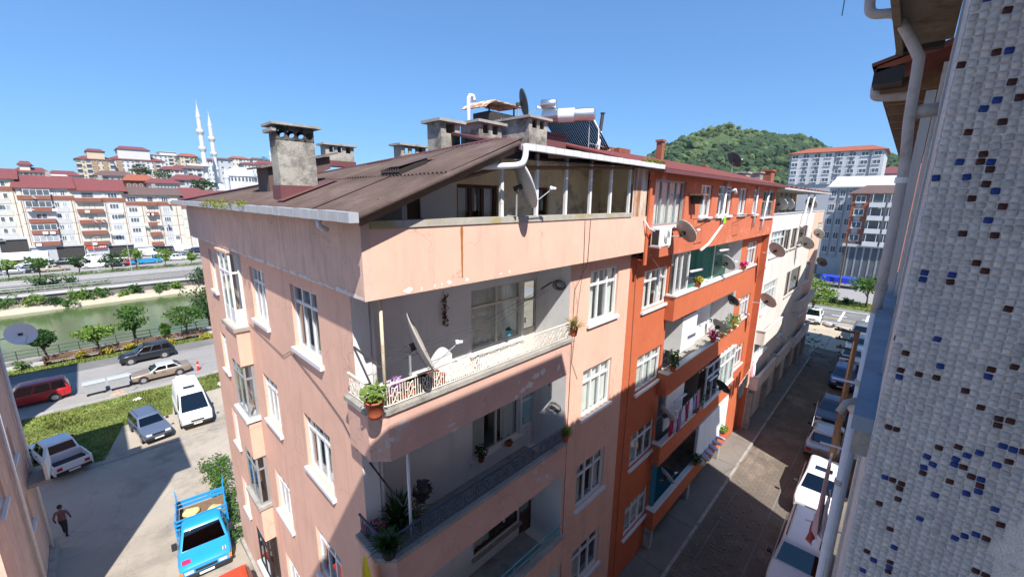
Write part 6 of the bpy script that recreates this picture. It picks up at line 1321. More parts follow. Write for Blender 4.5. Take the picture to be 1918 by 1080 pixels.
# far blue ridge
sheet_grid([1500, 1600, 1800], [-600, -200, 0, 40, 80, 120, 160, 260, 400, 600, 900], lambda x, y: (70+40*math.sin(y*.009)+14*math.sin(y*.05)) if x == 1600 else -5, 'far_ridge', 'forest')
# blocks facing the main road, fronts toward -X
def roadblock(label, px0, px1, ytop, ybot, x, wallm, roofm, rows, cols, rh=1.5, dep=14, colm=None, balc=None, bm='slab_grey', skip=(), base=-1, wsz=(1.5, 1.4), hip=3):
    a, b = at('x', x, px0, (ytop+ybot)/2), at('x', x, px1, (ytop+ybot)/2); zt = at('x', x, (px0+px1)/2, ytop).z; zb = at('x', x, (px0+px1)/2, ybot).z
    y0, y1 = b.y, a.y; t = thing('apartment_building', label, 'building', (x, y0, 0), group='blocks along the main road'); W_ = y1-y0
    MB().box(0, dep, 0, W_, base, zt).build('wall', wallm, t, local=True); 
    rm = gable(MB(), 0, W_, 0, dep, 0, rh, .7, hip); rm.v = [(v[1], W_-v[0], v[2]+zt+.02) for v in rm.v]; ro = rm.build('roof', roofm, t, local=True)
    if colm:
        for u0, u1, m_ in colm: MB().box(-.3, -.004, W_*(1-u1), W_*(1-u0), zb, zt-.05).build('facade_strip', m_, t, local=True)
    fh = (zt-zb)/rows
    for r_ in range(rows):
        z = zb+r_*fh
        for c_ in range(cols):
            if (r_, c_) in skip: continue
            yc = W_*(1-(c_+.5)/cols); cw = W_/cols; off = -.32 if colm else -.02
            if balc and c_ in balc:
                MB().box(off-1.0, off, yc-cw*.44, yc+cw*.44, z-.05*fh, z+.30*fh).build('balcony', bm, t, local=True); MB().box(off-.03, off-.01, yc-cw*.4, yc+cw*.4, z+.3*fh, z+.86*fh).build('balcony_opening', 'window_far', t, local=True)
                for s_ in (-1, 1): MB().box(off-.9, off-.8, yc+s_*cw*.3-.04, yc+s_*cw*.3+.04, z+.3*fh, z+.9*fh).build('balcony_post', 'pvc', t, local=True)
            else:
                inst('window', wmesh(1.5, 1.4), t, (off-.01, yc+cw*.3, z+fh*.32), (0, 0, rad(-90)), (cw*.6/1.5, 1, fh*.48/1.4)); MB().box(off-.16, off-.06, yc-cw*.33, yc+cw*.33, z+fh*.25, z+fh*.31).build('sill', 'marble', t, local=True)
    return t, W_, zt, zb
roadblock('large grey white apartment block with red roof in front of the hill', 1478, 1652, 284, 345, 150, 'grey_far', 'roof_tile', 4, 8, 2.0, 16, [(.02, .16, 'marble'), (.2, .3, 'white_far'), (.34, .50, 'marble'), (.56, .66, 'white_far'), (.70, .84, 'marble'), (.88, .99, 'white_far')], hip=4)
t, W_, zt, zb = roadblock('white and grey block with sloping white roof behind the brick block', 1545, 1612, 350, 482, 108, 'white_far', 'slab_grey', 5, 4, .6, 12, [(.0, .22, 'grey_far'), (.34, .46, 'grey_far')], hip=.3)
MB().add([(0, -12, zt+.1), (0, W_+.5, zt+.1), (12, W_+.5, zt+2.6), (12, -12, zt+2.6)], [(0, 1, 2, 3)]).build('sloping_roof', 'slab_grey', t, local=True)
t, W_, zt, zb = roadblock('brick and white block with rounded balconies across the main road', 1590, 1690, 362, 460, 100, 'white_far', 'roof_dark', 4, 3, 1.6, 12, [(.0, .08, 'brick'), (.22, .32, 'brick')], (1, 2), 'marble', hip=2)
MB().box(-.5, -.01, 0, W_, 0, zb-.4).build('shop_front', 'window_far', t, local=True); MB().box(-1.0, -.02, -.2, W_+.2, zb-.38, zb+.1).build('shop_canopy', 'slab_grey', t, local=True)
for k in range(7): MB().box(-.56, -.51, W_*k/7, W_*k/7+.25, 0, zb-.4).build('mullion', 'steel_dull', t, local=True)
roadblock('dark block with red roof behind the far right pipe', 1640, 1700, 325, 345, 190, 'white_far', 'roof_red', 1, 4, 2.5, 12)
for i, (px, py, x, h, rx, lf, lab) in enumerate(((1622, 572, 77.5, 4.8, 2.6, 'leaf', 'umbrella shaped green tree on the main road median'), (1535, 505, 63, 6.0, 2.4, 'leaf_lime', 'bright green tree at the end corner of the off-white block'))):
    p = at('x', x, px, py); tree('tree', lab, (x, p.y, .1), h, rx, lf, 70+i, size=.2, n=26, flat=.7 if i == 0 else 1)
for i, (px, py) in enumerate(((1560, 537), (1590, 545))):
    p = at('x', 77, px, py); shrub(('small bush on the median left of the umbrella tree', 'twiggy bush on the median beside the umbrella tree')[i], (77, p.y, .17), .8, 1.2, 'leaf_dark', 140+i, .14)
t = thing('market_stall', 'blue tarpaulin stall before the brick fronted block', 'stall', (94, at('x', 94, 1583, 495).y, 0)); MB().box(-1.5, 1.5, -3, 3, 1.0, 1.9).build('tarpaulin', fabric((.02, .05, .45)), t, local=True)
for x in (-1.3, 1.3):
    for y in (-2.8, 2.8): MB().tube([(x, y, 0), (x, y, 1.0)], .05, 6).build('leg', 'steel_dull', t, local=True)
p = at('x', 92, 1578, 500); t = thing('utility_pole', 'dark utility pole across the main road', 'pole', (92, p.y, 0)); MB().tube([(0, 0, 0), (0, 0, 9.5)], [.16, .1], 8).build('post', 'bark', t, local=True); MB().box(-.1, .1, -1.2, 1.2, 8.6, 8.75).build('cross_arm', 'bark', t, local=True)
# ================================================================ building at the lower left edge
LB = thing('apartment_building', 'shaded pinkish building at the lower left edge of the view', 'building', (-3.4, 19, -2))
LH = [(24.0, 25.0, z, z+1.3) for z in (7.6, 4.5, 1.4)]+[(20.2, 21.6, z, z+1.3) for z in (10.6, 7.5, 4.4)]
wall(MB(), '+x', -3.4, 19, 27.2, -2.4, 10.5, LH).build('wall', 'pink_dirty', LB)
MB().box(-14, -3.4, 19, 23, 10.502, 15.4).build('wall', 'pink_dirty', LB); MB().quad((-14, 27.2, -2.4), (-3.4, 27.2, -2.4), (-3.4, 27.2, 10.5), (-14, 27.2, 10.5)).quad((-14, 19, -2.4), (-3.4, 19, -2.4), (-3.4, 19, 10.5), (-14, 19, 10.5)).build('wall', 'pink_dirty', LB)
MB().quad((-14, 23.01, 10.5), (-3.4, 23.01, 10.5), (-3.4, 27.2, 10.5), (-14, 27.2, 10.5)).build('terrace', 'concrete', LB); MB().box(-14, -5.8, 23.02, 28, 10.51, 16.4).build('upper_wing', 'pink_dirty', LB)
MB().box(-14.5, -2.9, 18.3, 23.0, 15.402, 15.6).build('roof', 'roof_tile', LB)
NX = thing('apartment_building', 'tall pale building left of the lot that shades the riverside road', 'building', (-8.7, 38, LOT)); MB().box(-26, -8.7, 38, 46.2, LOT-.2, 16.2).build('wall', 'pink_dirty', NX); MB().box(-26.5, -8.3, 37.6, 46.6, 16.203, 16.4).build('roof', 'roof_tile', NX)
for i, (a, b, c, d) in enumerate(LH): window(LB, '+x', -3.4, a, b, c, d, cols=2, transom=.72, cmode=1)
MB().tube([(-3.3, 26.6, -2), (-3.3, 26.6, 10.4)], .06, 8).build('downpipe', 'pvc_old', LB, True); MB().tube([(-3.3, 23.2, -2), (-3.3, 23.2, 10.4)], .06, 8).build('downpipe', 'pvc_old', LB, True)
MB().box(-3.39, -2.75, 25.4, 27.1, 2.6, 2.75).build('balcony_slab', 'concrete', LB); MB().box(-2.85, -2.75, 25.4, 27.1, 2.76, 3.6).build('balcony_front', 'white_plaster', LB)
MB().box(-3.39, -3.2, 19, 27.4, -2.4, -1.2).build('plinth', 'concrete', LB)
q = at('y', 26.5, 38, 626); dish('pale blue grey satellite dish on the lower left building', q, .95, (-3.4, 26.5, q.z-.1), 'plastic_white', aim=Vector((.35, -.8, .45)))
# person walking along the kerb in the shade
def person(label, loc, hd, shirt, pants):
    t = thing('person', label, 'person', loc, hd)
    me = bpy.data.meshes.new('body'); J = {'pel': (0, 0, .93, .13, .11), 'sp': (.02, 0, 1.12, .13, .10), 'ch': (.03, 0, 1.32, .16, .11), 'nk': (.03, 0, 1.48, .055, .055), 'hd': (.06, 0, 1.60, .085, .095), 'ht': (.06, 0, 1.70, .07, .08)}
    for s_, n in ((1, 'l'), (-1, 'r')):
        sw = .16*s_
        J.update({n+'sh': (.02, s_*.19, 1.40, .06, .06), n+'el': (-.02+sw*-.5, s_*.25, 1.13, .045, .045), n+'wr': (.08-sw*.6, s_*.25, .90, .035, .035), n+'ha': (.12-sw*.6, s_*.24, .82, .035, .02), n+'hp': (0, s_*.09, .90, .09, .09), n+'kn': (.06+sw*.7, s_*.10, .50, .06, .06), n+'an': (-.02+sw*1.3, s_*.10, .10, .042, .042), n+'to': (.14+sw*1.3, s_*.11, .04, .045, .035)})
    ks = list(J); E_ = [('pel', 'sp'), ('sp', 'ch'), ('ch', 'nk'), ('nk', 'hd'), ('hd', 'ht')]
    for n in 'lr': E_ += [('ch', n+'sh'), (n+'sh', n+'el'), (n+'el', n+'wr'), (n+'wr', n+'ha'), ('pel', n+'hp'), (n+'hp', n+'kn'), (n+'kn', n+'an'), (n+'an', n+'to')]
    me.from_pydata([J[k][:3] for k in ks], [(ks.index(a), ks.index(b)) for a, b in E_], []); o = bpy.data.objects.new('body', me); COL.objects.link(o); o.parent = t
    sk = o.modifiers.new('skin', 'SKIN'); sub = o.modifiers.new('sub', 'SUBSURF'); sub.levels = sub.render_levels = 2
    for i, k in enumerate(ks): me.skin_vertices[0].data[i].radius = J[k][3:]
    me.skin_vertices[0].data[0].use_root = True; 
    # colours by height: skin head and hands, shirt, trousers, shoes
    m = bpy.data.materials.new('clothes'); m.use_nodes = True; N = m.node_tree.nodes; b = N['Principled BSDF']; tc = N.new('ShaderNodeTexCoord'); sp = N.new('ShaderNodeSeparateXYZ'); cr = N.new('ShaderNodeValToRGB'); cr.color_ramp.interpolation = 'CONSTANT'
    dv = N.new('ShaderNodeMath'); dv.operation = 'DIVIDE'; dv.inputs[1].default_value = 1.8; m.node_tree.links.new(tc.outputs['Object'], sp.inputs[0]); m.node_tree.links.new(sp.outputs['Z'], dv.inputs[0]); m.node_tree.links.new(dv.outputs[0], cr.inputs[0])
    el = cr.color_ramp.elements; el[0].position = 0; el[0].color = (.02, .02, .02, 1); el[1].position = .05; el[1].color = (*pants, 1)
    for p, c in ((.52, shirt), (.835, (.42, .26, .18))): e_ = el.new(p); e_.color = (*c, 1)
    m.node_tree.links.new(cr.outputs[0], b.inputs['Base Color']); b.inputs['Roughness'].default_value = .9; me.materials.append(m)
    hb = MB().lathe([(.03, .115), (.07, .10), (.098, .05), (.10, 0), (.088, -.05)], 14, Matrix.Translation((.045, 0, 1.655)) @ Matrix.Rotation(rad(-12), 4, 'Y'), False); hb.build('hair', 'plastic_black', t, True, local=True)
    mbf = MB().box(.148, .168, -.012, .012, 1.585, 1.615); mbf.build('nose', fabric((.42, .26, .18)), t, local=True)
    return t
q = gat(100, 1005); person('person in a greyish red shirt and dark trousers walking in the shade', (q.x+.45, q.y-.3, gz(q.y)), rad(75), (.20, .11, .12), (.03, .03, .035))
# ================================================================ things on the roofs
# white vent pipe with bent top
q = at('y', 9.4, *z4(648, 235)); zt = at('y', 9.4, *z4(650, 110)).z; MB().tube([(q.x, 9.4, 16.4), (q.x, 9.4, zt), (q.x+.05, 9.4, zt+.07), (q.x+.16, 9.4, zt+.08), (q.x+.2, 9.4, zt), (q.x+.2, 9.4, zt-.06)], .055, 10).build('vent_pipe', 'pvc', RF, True)
q = at('y', 9.0, *z4(1438, 425)); q2_ = at('y', 9.0, *z4(1470, 205)); m_ = q.lerp(q2_, .5)
MB().tube([(q.x, 9.0, q.z-.3), m_], .06, 10).build('stove_pipe', 'pvc', orf, True); MB().tube([m_, q2_], .065, 10).lathe([(.10, 0), (.10, .02)], 10, Matrix.Translation(q2_)).build('stove_pipe_top', 'iron_dark', orf)
# rusty tin hood chimney
hd_ = thing('chimney_hood', 'dark tin chimney with a rusty bent cover sheet on the pink building roof', 'chimney', (8.3, 10.2, 16.5))
x0, x1 = at('y', 10.2, *z4(775, 200)).x, at('y', 10.2, *z4(940, 200)).x; zl, zt = 16.4, at('y', 10.2, *z4(770, 185)).z
MB().box(x0, x1, 10.2, 11.0, zl, zt).build('body', 'iron_dark', hd_)
for k in range(6): u = x0+.5+(x1-x0-.6)*k/6; MB().box(u, u+.03, 10.17, 10.197, zl+.4, zt-.15).build('bar', 'steel', hd_)
xl, xr = at('y', 10.2, *z4(722, 165)).x, at('y', 10.2, *z4(955, 190)).x; zm = at('y', 10.2, *z4(772, 125)).z; zr2 = at('y', 10.2, *z4(950, 172)).z
mb = MB(); vs = []
for k in range(13):
    f = k/12; x = xl+(xr-xl)*f; z = (zm-.25+.25*min(1, f/.22)) if f < .22 else zm+(zr2-zm)*(f-.22)/.78
    vs += [(x, 10.0, z+.02*(k % 2)), (x, 11.2, z+.02*(k % 2)+.05)]
n = len(vs); mb.add(vs+[(a, b, c-.03) for a, b, c in vs], [(2*k, 2*k+2, 2*k+3, 2*k+1) for k in range(12)]+[(n+2*k, n+2*k+1, n+2*k+3, n+2*k+2) for k in range(12)]+[(2*k, n+2*k, n+2*k+2, 2*k+2) for k in range(12)]); mb.build('cover_sheet', 'rust', hd_)
for x in (x0+.05, x1-.05): MB().box(x-.02, x+.02, 10.25, 10.29, zt, zr2-.02).build('strut', 'iron_dark', hd_)
q = at('y', 9.3, *z4(972, 145)); dish('black satellite dish on the roof above the chimneys', q, .85, (q.x-.05, 9.35, 16.9), 'dish_dark', Vector((.80, -.55, .25)))
# solar water heater
T0 = Vector((13.0, 9.7, 18.05)); ax = Vector((.45, -.89, 0)); dn = Vector((1.2, -.05, -1.0))
sh_ = thing('solar_water_heater', 'solar water heater with steel tank and dark vacuum tubes on the orange roof', 'water heater', (13.3, 9.9, 17.0))
a, b = T0-ax*.95, T0+ax*.95; MB().tube([a-ax*.04, a, b, b+ax*.04], [.17, .24, .24, .17], 18).build('tank', 'steel', sh_, True)
MB().tube([T0-ax*.35, T0+ax*.25], .243, 18, False).build('tank_label', 'plastic_white', sh_, True)
a2 = a+Vector((-.05, .05, .42)); MB().tube([a2-ax*.02, a2, a2+ax*.55, a2+ax*.57], [.12, .17, .17, .12], 14).build('feed_tank', 'steel', sh_, True)
for k in range(22):
    p = a+ax*(.06+1.78*k/21)+Vector((.05, .0, -.16)); MB().tube([p, p+dn*.98], .034, 6).build('vacuum_tube', 'glass_dark' if 0 else 'plastic_black', sh_, True)
MB().tube([a+dn+Vector((0, 0, -.16)), b+dn+Vector((0, 0, -.16))], .045, 6).build('foot_rail', 'steel', sh_)
for s_ in (.08, .92):
    p = a.lerp(b, s_); MB().tube([p, p+Vector((0, 0, -1.25))], .022, 5).build('leg', 'steel_dull', sh_); MB().tube([p+Vector((0, 0, -1.0)), p+dn*.9+Vector((0, 0, -.15))], .018, 5).build('brace', 'steel_dull', sh_)
MB().tube([b+Vector((0, 0, -.2)), b+Vector((.2, -.1, -.5)), b+Vector((.15, -.15, -.9)), b+Vector((.05, -.1, -1.2))], .025, 6).build('hose', 'pvc', sh_, True)
# dish on the terrace parapet
q = at('y', 5.72, *z4(975, 650)); dish('large light grey satellite dish fixed to the terrace parapet of the pink building', q, .98, (q.x-.18, 5.95, 14.66), 'dish', Vector((.80, -.48, .36)))
# dish standing on the upper pink balcony
q = at('y', 5.95, *z5(455, 610)); dish('tall weathered cream satellite dish on the railing of the upper pink balcony', q, 1.15, (q.x-.12, 6.0, 11.88), 'dish_old', Vector((.82, -.42, .38)))
g7 = zz(1180, 280, 2.842); g1 = zz(1220, 430, 6.355); g2 = zz(1230, 560, 5.4)
def wdish(lab, f, u, v, dia, y, m='dish_old', dx=-.25, wall_y=DP, aim=None):
    q = at('y', y, *f(u, v)); return dish(lab, q, dia, (q.x+dx, wall_y, q.z-.15), m, aim)
wdish('round brown grey dish beside the air conditioner on the orange block', g7, 290, 440, .85, 5.35)
wdish('grey dish behind the green glass on the top orange balcony', g7, 515, 605, .80, 5.75, 'dish')
wdish('cream dish on the second orange balcony beside the flower boxes', g7, 472, 940, .75, 5.55)
wdish('black dish on the glazed third storey of the orange block', g2, 660, 890, .80, 5.35, 'dish_dark')
wdish('dark dish in the corner of the second orange balcony beside the plants', g1, 965, 850, .70, 6.1, 'dish_dark')
wdish('small dish beside the laundry on the third orange balcony', zz(1210, 680, 4.5), 175, 430, .75, 5.75, 'dish')
wdish('thin dish on the blue walled lower orange balcony', zz(1210, 680, 4.5), 170, 950, .75, 5.7, 'dish')
w4_ = zz(1400, 340, 5.4)
wdish('large dish on the off-white block beside its white window', w4_, 288, 697, 1.0, 5.3, wall_y=YW)
wdish('pale dish on the off-white block beside the brown door', w4_, 592, 625, 1.1, 5.3, wall_y=YW)
wdish('small dish on the pink end of the off-white block', w4_, 718, 530, .95, 5.4, wall_y=YW)
wdish('brown stained dish low on the off-white block', zz(1400, 520, 5.4), 200, 235, 1.0, 5.2, wall_y=YW)
for i, (u, lab) in enumerate(((322, 'first large dish on the terrace of the off-white block'), (395, 'second large dish on the terrace of the off-white block'), (640, 'third dish on the terrace of the off-white block, near the leaning pipes'))):
    q = at('y', 6.2, *w4_(u, 225)); dish(lab, q, 1.0, (q.x, 6.2, 14.3), 'dish')
q = at('y', 4.9, *w4_(745, 815)); dish('dark dish on the shaded end of the off-white block', q, .9, (q.x-.2, YW, q.z), 'dish_dark')
q = at('y', 9.5, 1374, 300); dish('dark purple grey dish on the orange roof ridge near the brick chimney', q, 1.1, (q.x, 9.5, 16.7), 'dish_dark')
# ---- air conditioner
q = at('y', 5.45, *g7(185, 465)); ac = thing('air_conditioner', 'white air conditioner box under the first orange top window', 'air conditioner', (q.x, 5.45, q.z-.28))
x0, x1 = q.x-.42, q.x+.42; z0, z1 = q.z-.28, q.z+.28; MB().box(x0, x1, 5.42, 5.70, z0, z1).build('case', 'plastic_white', ac)
MB().lathe([(.21, 0), (.21, .008)], 20, Matrix.Translation((q.x+.08, 5.415, q.z)) @ Matrix.Rotation(rad(90), 4, 'X')).build('fan_grille', 'steel_dull', ac)
for k in range(5): MB().lathe([(.05+.035*k, 0), (.058+.035*k, 0), (.058+.035*k, .01), (.05+.035*k, .01)], 18, Matrix.Translation((q.x+.08, 5.405, q.z)) @ Matrix.Rotation(rad(90), 4, 'X'), False).build('grille_ring', 'plastic_white', ac)
MB().box(x0-.006, x0-.001, 5.45, 5.67, z0+.05, z1-.05).build('side_vent', 'plastic_black', ac)
for x in (x0+.1, x1-.1): MB().box(x-.02, x+.02, 5.42, DP, z0-.06, z0-.002).build('bracket', 'pvc_old', ac)
MB().tube([(x0, 5.6, z1-.1), (x0-.2, 5.7, z1), (x0-.3, 5.82, z1+.25)], .025, 6).build('hose', 'pvc_old', ac, True)
# ---- plants on the balconies
zc4 = 11.47; zc3 = 8.47
def bp_(f, u, v, y): return at('y', y, *f(u, v))
q = at('y', 5.74, *z5(188, 880)); potplant('bright green succulent in an orange pot hung outside the upper pink balcony corner', (q.x+.02, 5.74, 11.52), .15, .30, 'terracotta', 'leaf_lime', .26, .24, 130, .055, 3)
q = at('y', 6.15, *z5(320, 800)); potplant('purple flowering plant inside the upper pink balcony railing', (q.x, 6.2, 11.35), .13, .2, 'terracotta', 'flower_purple', .3, .25, 110, .045, 4)
for i, (u, lab) in enumerate(((430, 'long terracotta trough behind the upper balcony dish, left one'), (520, 'long terracotta trough behind the upper balcony dish, right one'))):
    q = at('y', 6.35, *z5(u, 760)); t = thing('planter_trough', lab, 'planter', (q.x, 6.35, 11.35)); MB().box(-.35, .35, -.12, .12, 0, .22).box(-.37, .37, -.14, -.121, .16, .24).box(-.37, .37, .121, .14, .16, .24).build('trough', 'terracotta', t, local=True); MB().box(-.33, .33, -.11, .11, .2, .225).build('soil', 'soil', t, local=True)
for i, (u, v, lab) in enumerate(((610, 690, 'white garden chair back leaning on the upper pink balcony'),)):
    q = at('y', 6.5, *z5(u, v)); t = thing('garden_chair', lab, 'chair', (q.x, 6.5, 10.6)); mb = MB(); n = 8
    mb.add([(-.28+.56*k/n, 0, 1.2+.22*math.sin(math.pi*k/n)) for k in range(n+1)]+[(-.28+.56*k/n, .03, .55) for k in range(n+1)], [(k, k+1, n+2+k, n+1+k) for k in range(n)]); mb.build('backrest', 'plastic_white', t, local=True); MB().box(-.28, .28, .0, .5, .45, .49).build('seat', 'plastic_white', t, local=True)
    for x in (-.25, .25):
        for y in (.03, .46): MB().box(x-.02, x+.02, y-.02, y+.02, 0, .45).build('leg', 'plastic_white', t, local=True)
q = at('y', 5.98, *z5(835, 640)); t = thing('towel', 'white towel hanging in a point over the upper balcony railing', 'towel', (q.x, 5.98, 11.5)); mb = MB(); n = 10
vs = []
for r_ in range(7):
    f = r_/6
    for k in range(n+1): vs.append((-.16*f+.32*f*k/n, .03*math.sin(k*2.2)*f, .42-.5*f))
mb.add(vs, [(r_*(n+1)+k, r_*(n+1)+k+1, (r_+1)*(n+1)+k+1, (r_+1)*(n+1)+k) for r_ in range(6) for k in range(n)]); mb.build('cloth', 'cloth_white', t, True, local=True)
q = at('y', 7.3, *z5(1025, 530)); potplant('small blue bucket on the sill of the upper balcony window', (q.x, 7.32, q.z-.12), .085, .2, fabric((.12, .35, .45)), 'leaf_dark', .08, .06, 20, .03, 5, cat='bucket')
q = at('y', 5.95, *z5(1430, 440)); potplant('dry spider plant on the wall end of the upper pink balcony', (q.x-.1, 5.9, 11.5), .11, .2, 'terracotta', 'leaf_dry', .42, .3, 90, .05, 6, spiky=True)
q = at('y', 7.38, *z5(632, 400)); t = thing('dried_pepper_string', 'string of dried brown peppers hanging on the white balcony wall', 'peppers', (q.x, 7.4, q.z)); r2 = random.Random(2); mb = MB()
for k in range(60): mb.leaves(2, (r2.gauss(0, .03), -.03+r2.gauss(0, .02), .36-.72*k/60), (.045, .03, .03), .04, r2, .2)
mb.build('peppers', fabric((.16, .07, .03)), t, local=True); MB().tube([(0, 0, .36), (0, .02, .5)], .004, 4).build('string', 'cable', t, local=True)
# lower balcony
q = at('y', 6.25, *z6(205, 740)); potplant('pink geranium in the corner of the lower pink balcony', (3.05, 6.6, 8.3), .14, .2, 'terracotta', 'leaf_dark', .26, .22, 100, .045, 7, flower='flower_pink')
q = at('y', 5.78, *z6(265, 850)); potplant('trailing grey green plant over the lower pink balcony corner', (3.02, 5.98, 8.48), .15, .2, 'plastic_black', 'leaf_dark', .42, .3, 170, .04, 8, spiky=True)
q = at('y', 6.7, *z6(370, 680)); potplant('dark yucca with long leaves inside the lower pink balcony', (q.x, 6.8, 8.0), .18, .3, 'plastic_black', 'leaf_dark', .75, .5, 120, .05, 9, spiky=True)
q = at('y', 5.95, *z6(1420, 130)); potplant('green fern in a clay pot at the wall end of the lower pink balcony', (8.36, 5.9, 8.5), .1, .18, 'terracotta', 'leaf_lime', .3, .22, 80, .045, 10, spiky=True)
q = at('y', 7.3, *z6(885, 260)); potplant('red potted plant on the lower balcony window sill', (q.x, 7.32, 8.05), .09, .16, 'terracotta', 'leaf_dark', .35, .18, 110, .05, 11)
q = at('y', 7.3, *z6(1060, 190)); potplant('low red bowl on the lower balcony window sill', (q.x, 7.32, 8.05), .12, .1, 'terracotta', 'leaf_dark', .08, .1, 20, .03, 12)
# yellow cloth on the lower balcony corner
q = at('x', 2.8, *z6(155, 880)); t = thing('cloth', 'yellow cloth hanging from the lower pink balcony corner', 'cloth', (2.74, 6.25, 8.0)); mb = MB(); n = 8; vs = []
for r_ in range(8):
    f = r_/7; wd = .05+.16*math.sin(min(1, f*1.4)*1.6)
    for k in range(n+1): vs.append((-.06-.05*math.sin(k*1.7)*f, -wd+2*wd*k/n-.15*f, .55-.85*f))
mb.add(vs, [(r_*(n+1)+k, r_*(n+1)+k+1, (r_+1)*(n+1)+k+1, (r_+1)*(n+1)+k) for r_ in range(7) for k in range(n)]); mb.build('cloth', fabric((.55, .42, .02)), t, True, local=True)
# figures of clutter on the lower balcony: stacked bags
q = at('y', 6.5, *z6(510, 620)); t = thing('broom_bundle', 'dark bundle of brooms and rags leaning on the lower balcony post', 'brooms', (q.x-.1, 6.4, 7.6)); r2 = random.Random(6)
for k in range(4): MB().tube([(r2.gauss(0, .05), 0, 0), (r2.gauss(0, .12), .05, 1.5+.2*r2.random())], .014, 5).build('stick', 'wood_raw', t, local=True)
MB().leaves(120, (.05, 0, 1.45), (.22, .12, .25), .09, r2, .2).build('rags', fabric((.06, .05, .05)), t, local=True)
# ---- cable bundles on the pink recess end wall, washing lines
def loops(label, c, n, r, seed):
    r2 = random.Random(seed); t = thing('cable_coil', label, 'cables', c)
    for k in range(n):
        a = r2.random()*6.28; p = []
        for j in range(9): u = j/8*6.28; rr = r*(.35+.65*abs(math.sin(u*.5+a))); p.append((-.02+r2.gauss(0, .01), rr*math.cos(u+a)*.9, rr*math.sin(u+a)*.55))
        MB().tube(p, .006, 4).build('loop', 'cable', t, local=True)
loops('black cable coil on the end wall of the upper pink balcony', (8.74, 6.6, 12.72), 9, .26, 1); loops('thin cable coil on the end wall of the lower pink balcony', (8.74, 6.6, 9.1), 7, .28, 2)
def line(lab, pts, r=.006, m='cable', name='washing_line', cat='line', group=None):
    o = MB().tube(pts, r, 4).build(name, m); tag(o, lab, cat, group); return o
for i in range(3): line('washing line across the upper pink balcony opening, %s of three' % ('front', 'middle', 'rear')[i], [(3.12, 6.15+.2*i, 12.16+.02*i), (5.8, 6.3+.2*i, 12.18), (8.15, 6.5+.1*i, 12.70)], .005)
line('cable hanging down the pink street front beside the windows', [(8.95, 5.84, 14.5), (8.9, 5.83, 13.42), (8.95, 6.23, 12.6), (8.92, 6.24, 9), (8.9, 6.24, 5), (8.9, 6.24, 1)], .008, name='cable', cat='cable')
line('second cable on the pink street front next to the first', [(8.7, 5.84, 14.5), (8.72, 5.83, 13.42), (9.15, 6.23, 12.2), (8.98, 6.24, 10.5), (9.3, 6.24, 9.9)], .007, name='cable', cat='cable')
line('white cable dangling over the first orange window', [(12.5, 5.84, 13.3), (13.9, 6.05, 12.6), (14.0, 6.15, 11.3)], .010, 'pvc_old', 'cable', 'cable'); line('cable running down the orange wall beside the pink boundary', [(12.4, 6.23, 13.0), (12.55, 6.24, 9), (12.45, 6.24, 4), (12.5, 6.24, .5)], .008, name='cable', cat='cable')
line('telephone cable looping along the left pink wall under the sills', [(3.02, 14.0, 11.2), (3.02, 11.0, 11.0), (3.02, 10.4, 11.3), (3.02, 8.6, 10.9), (3.02, 7.6, 10.6), (3.02, 7.0, 10.2)], .008, name='cable', cat='cable')
# ---- orange balconies: laundry, plants, cushions
rnd = random.Random(14)
def garment(lab, c, w_, h_, col, cat='laundry', group='laundry on the orange block'):
    t = thing('garment', lab, cat, c, group=group); n = 8; mb = MB(); vs = []; r2 = random.Random(int(c[0]*50+h_*99))
    for r_ in range(7):
        f = r_/6; ww = w_*(.5+.5*min(1, .55+f)+.06*math.sin(f*7+c[0]))
        for k in range(n+1): vs.append((-ww/2+ww*k/n, .04*math.sin(k*1.9+f*2+c[0]*9)*(.3+f), -h_*f*(1+.08*math.sin(k*1.1+c[0]*5))))
    mb.add(vs, [(r_*(n+1)+k, r_*(n+1)+k+1, (r_+1)*(n+1)+k+1, (r_+1)*(n+1)+k) for r_ in range(6) for k in range(n)]); mb.build('cloth', fabric(col), t, True, local=True)
    for x in (-w_*.3, w_*.3): MB().box(x-.012, x+.012, -.012, .012, -.05, .05).build('peg', 'plastic_white', t, local=True)
for i, (col, lab) in enumerate((((.42, .03, .10), 'crimson shirt, first on the third storey washing line'), ((.60, .45, .62), 'lilac shirt, second on the third storey washing line'), ((.30, .18, .35), 'purple blouse, third on the third storey washing line'), ((.72, .70, .75), 'white vest, fourth on the third storey washing line'), ((.38, .04, .10), 'dark red shirt, fifth on the third storey washing line'), ((.70, .72, .78), 'pale shirt, sixth on the third storey washing line'), ((.25, .32, .55), 'blue trousers, seventh on the third storey washing line'), ((.60, .20, .30), 'pink towel, last on the third storey washing line'))):
    garment(lab, (15.5+i*.42, 5.72, 6.3+.03*i), .34, .75+.1*(i % 3), col)
line('washing line with coloured clothes on the third orange storey', [(15.2, 5.72, 6.3), (19.2, 5.72, 6.58)], .008)
for i, (col, lab) in enumerate((((.02, .02, .025), 'black trousers left on the far clothes rack'), ((.03, .03, .04), 'black jacket in the middle of the far clothes rack'), ((.025, .03, .02), 'black dress right on the far clothes rack'), ((.62, .36, .26), 'peach towel on the far clothes rack'), ((.60, .25, .30), 'pink shirt at the end of the far clothes rack'), ((.75, .72, .74), 'white cloth at the end of the far clothes rack'))):
    garment(lab, (24.6+i*.55, 5.45, 4.9+.12*i), .5, .8+.25*(i % 2), col)
line('washing line of the far clothes rack on the orange block', [(24.3, 5.45, 4.85), (28.4, 5.45, 5.6)], .01, 'pvc')
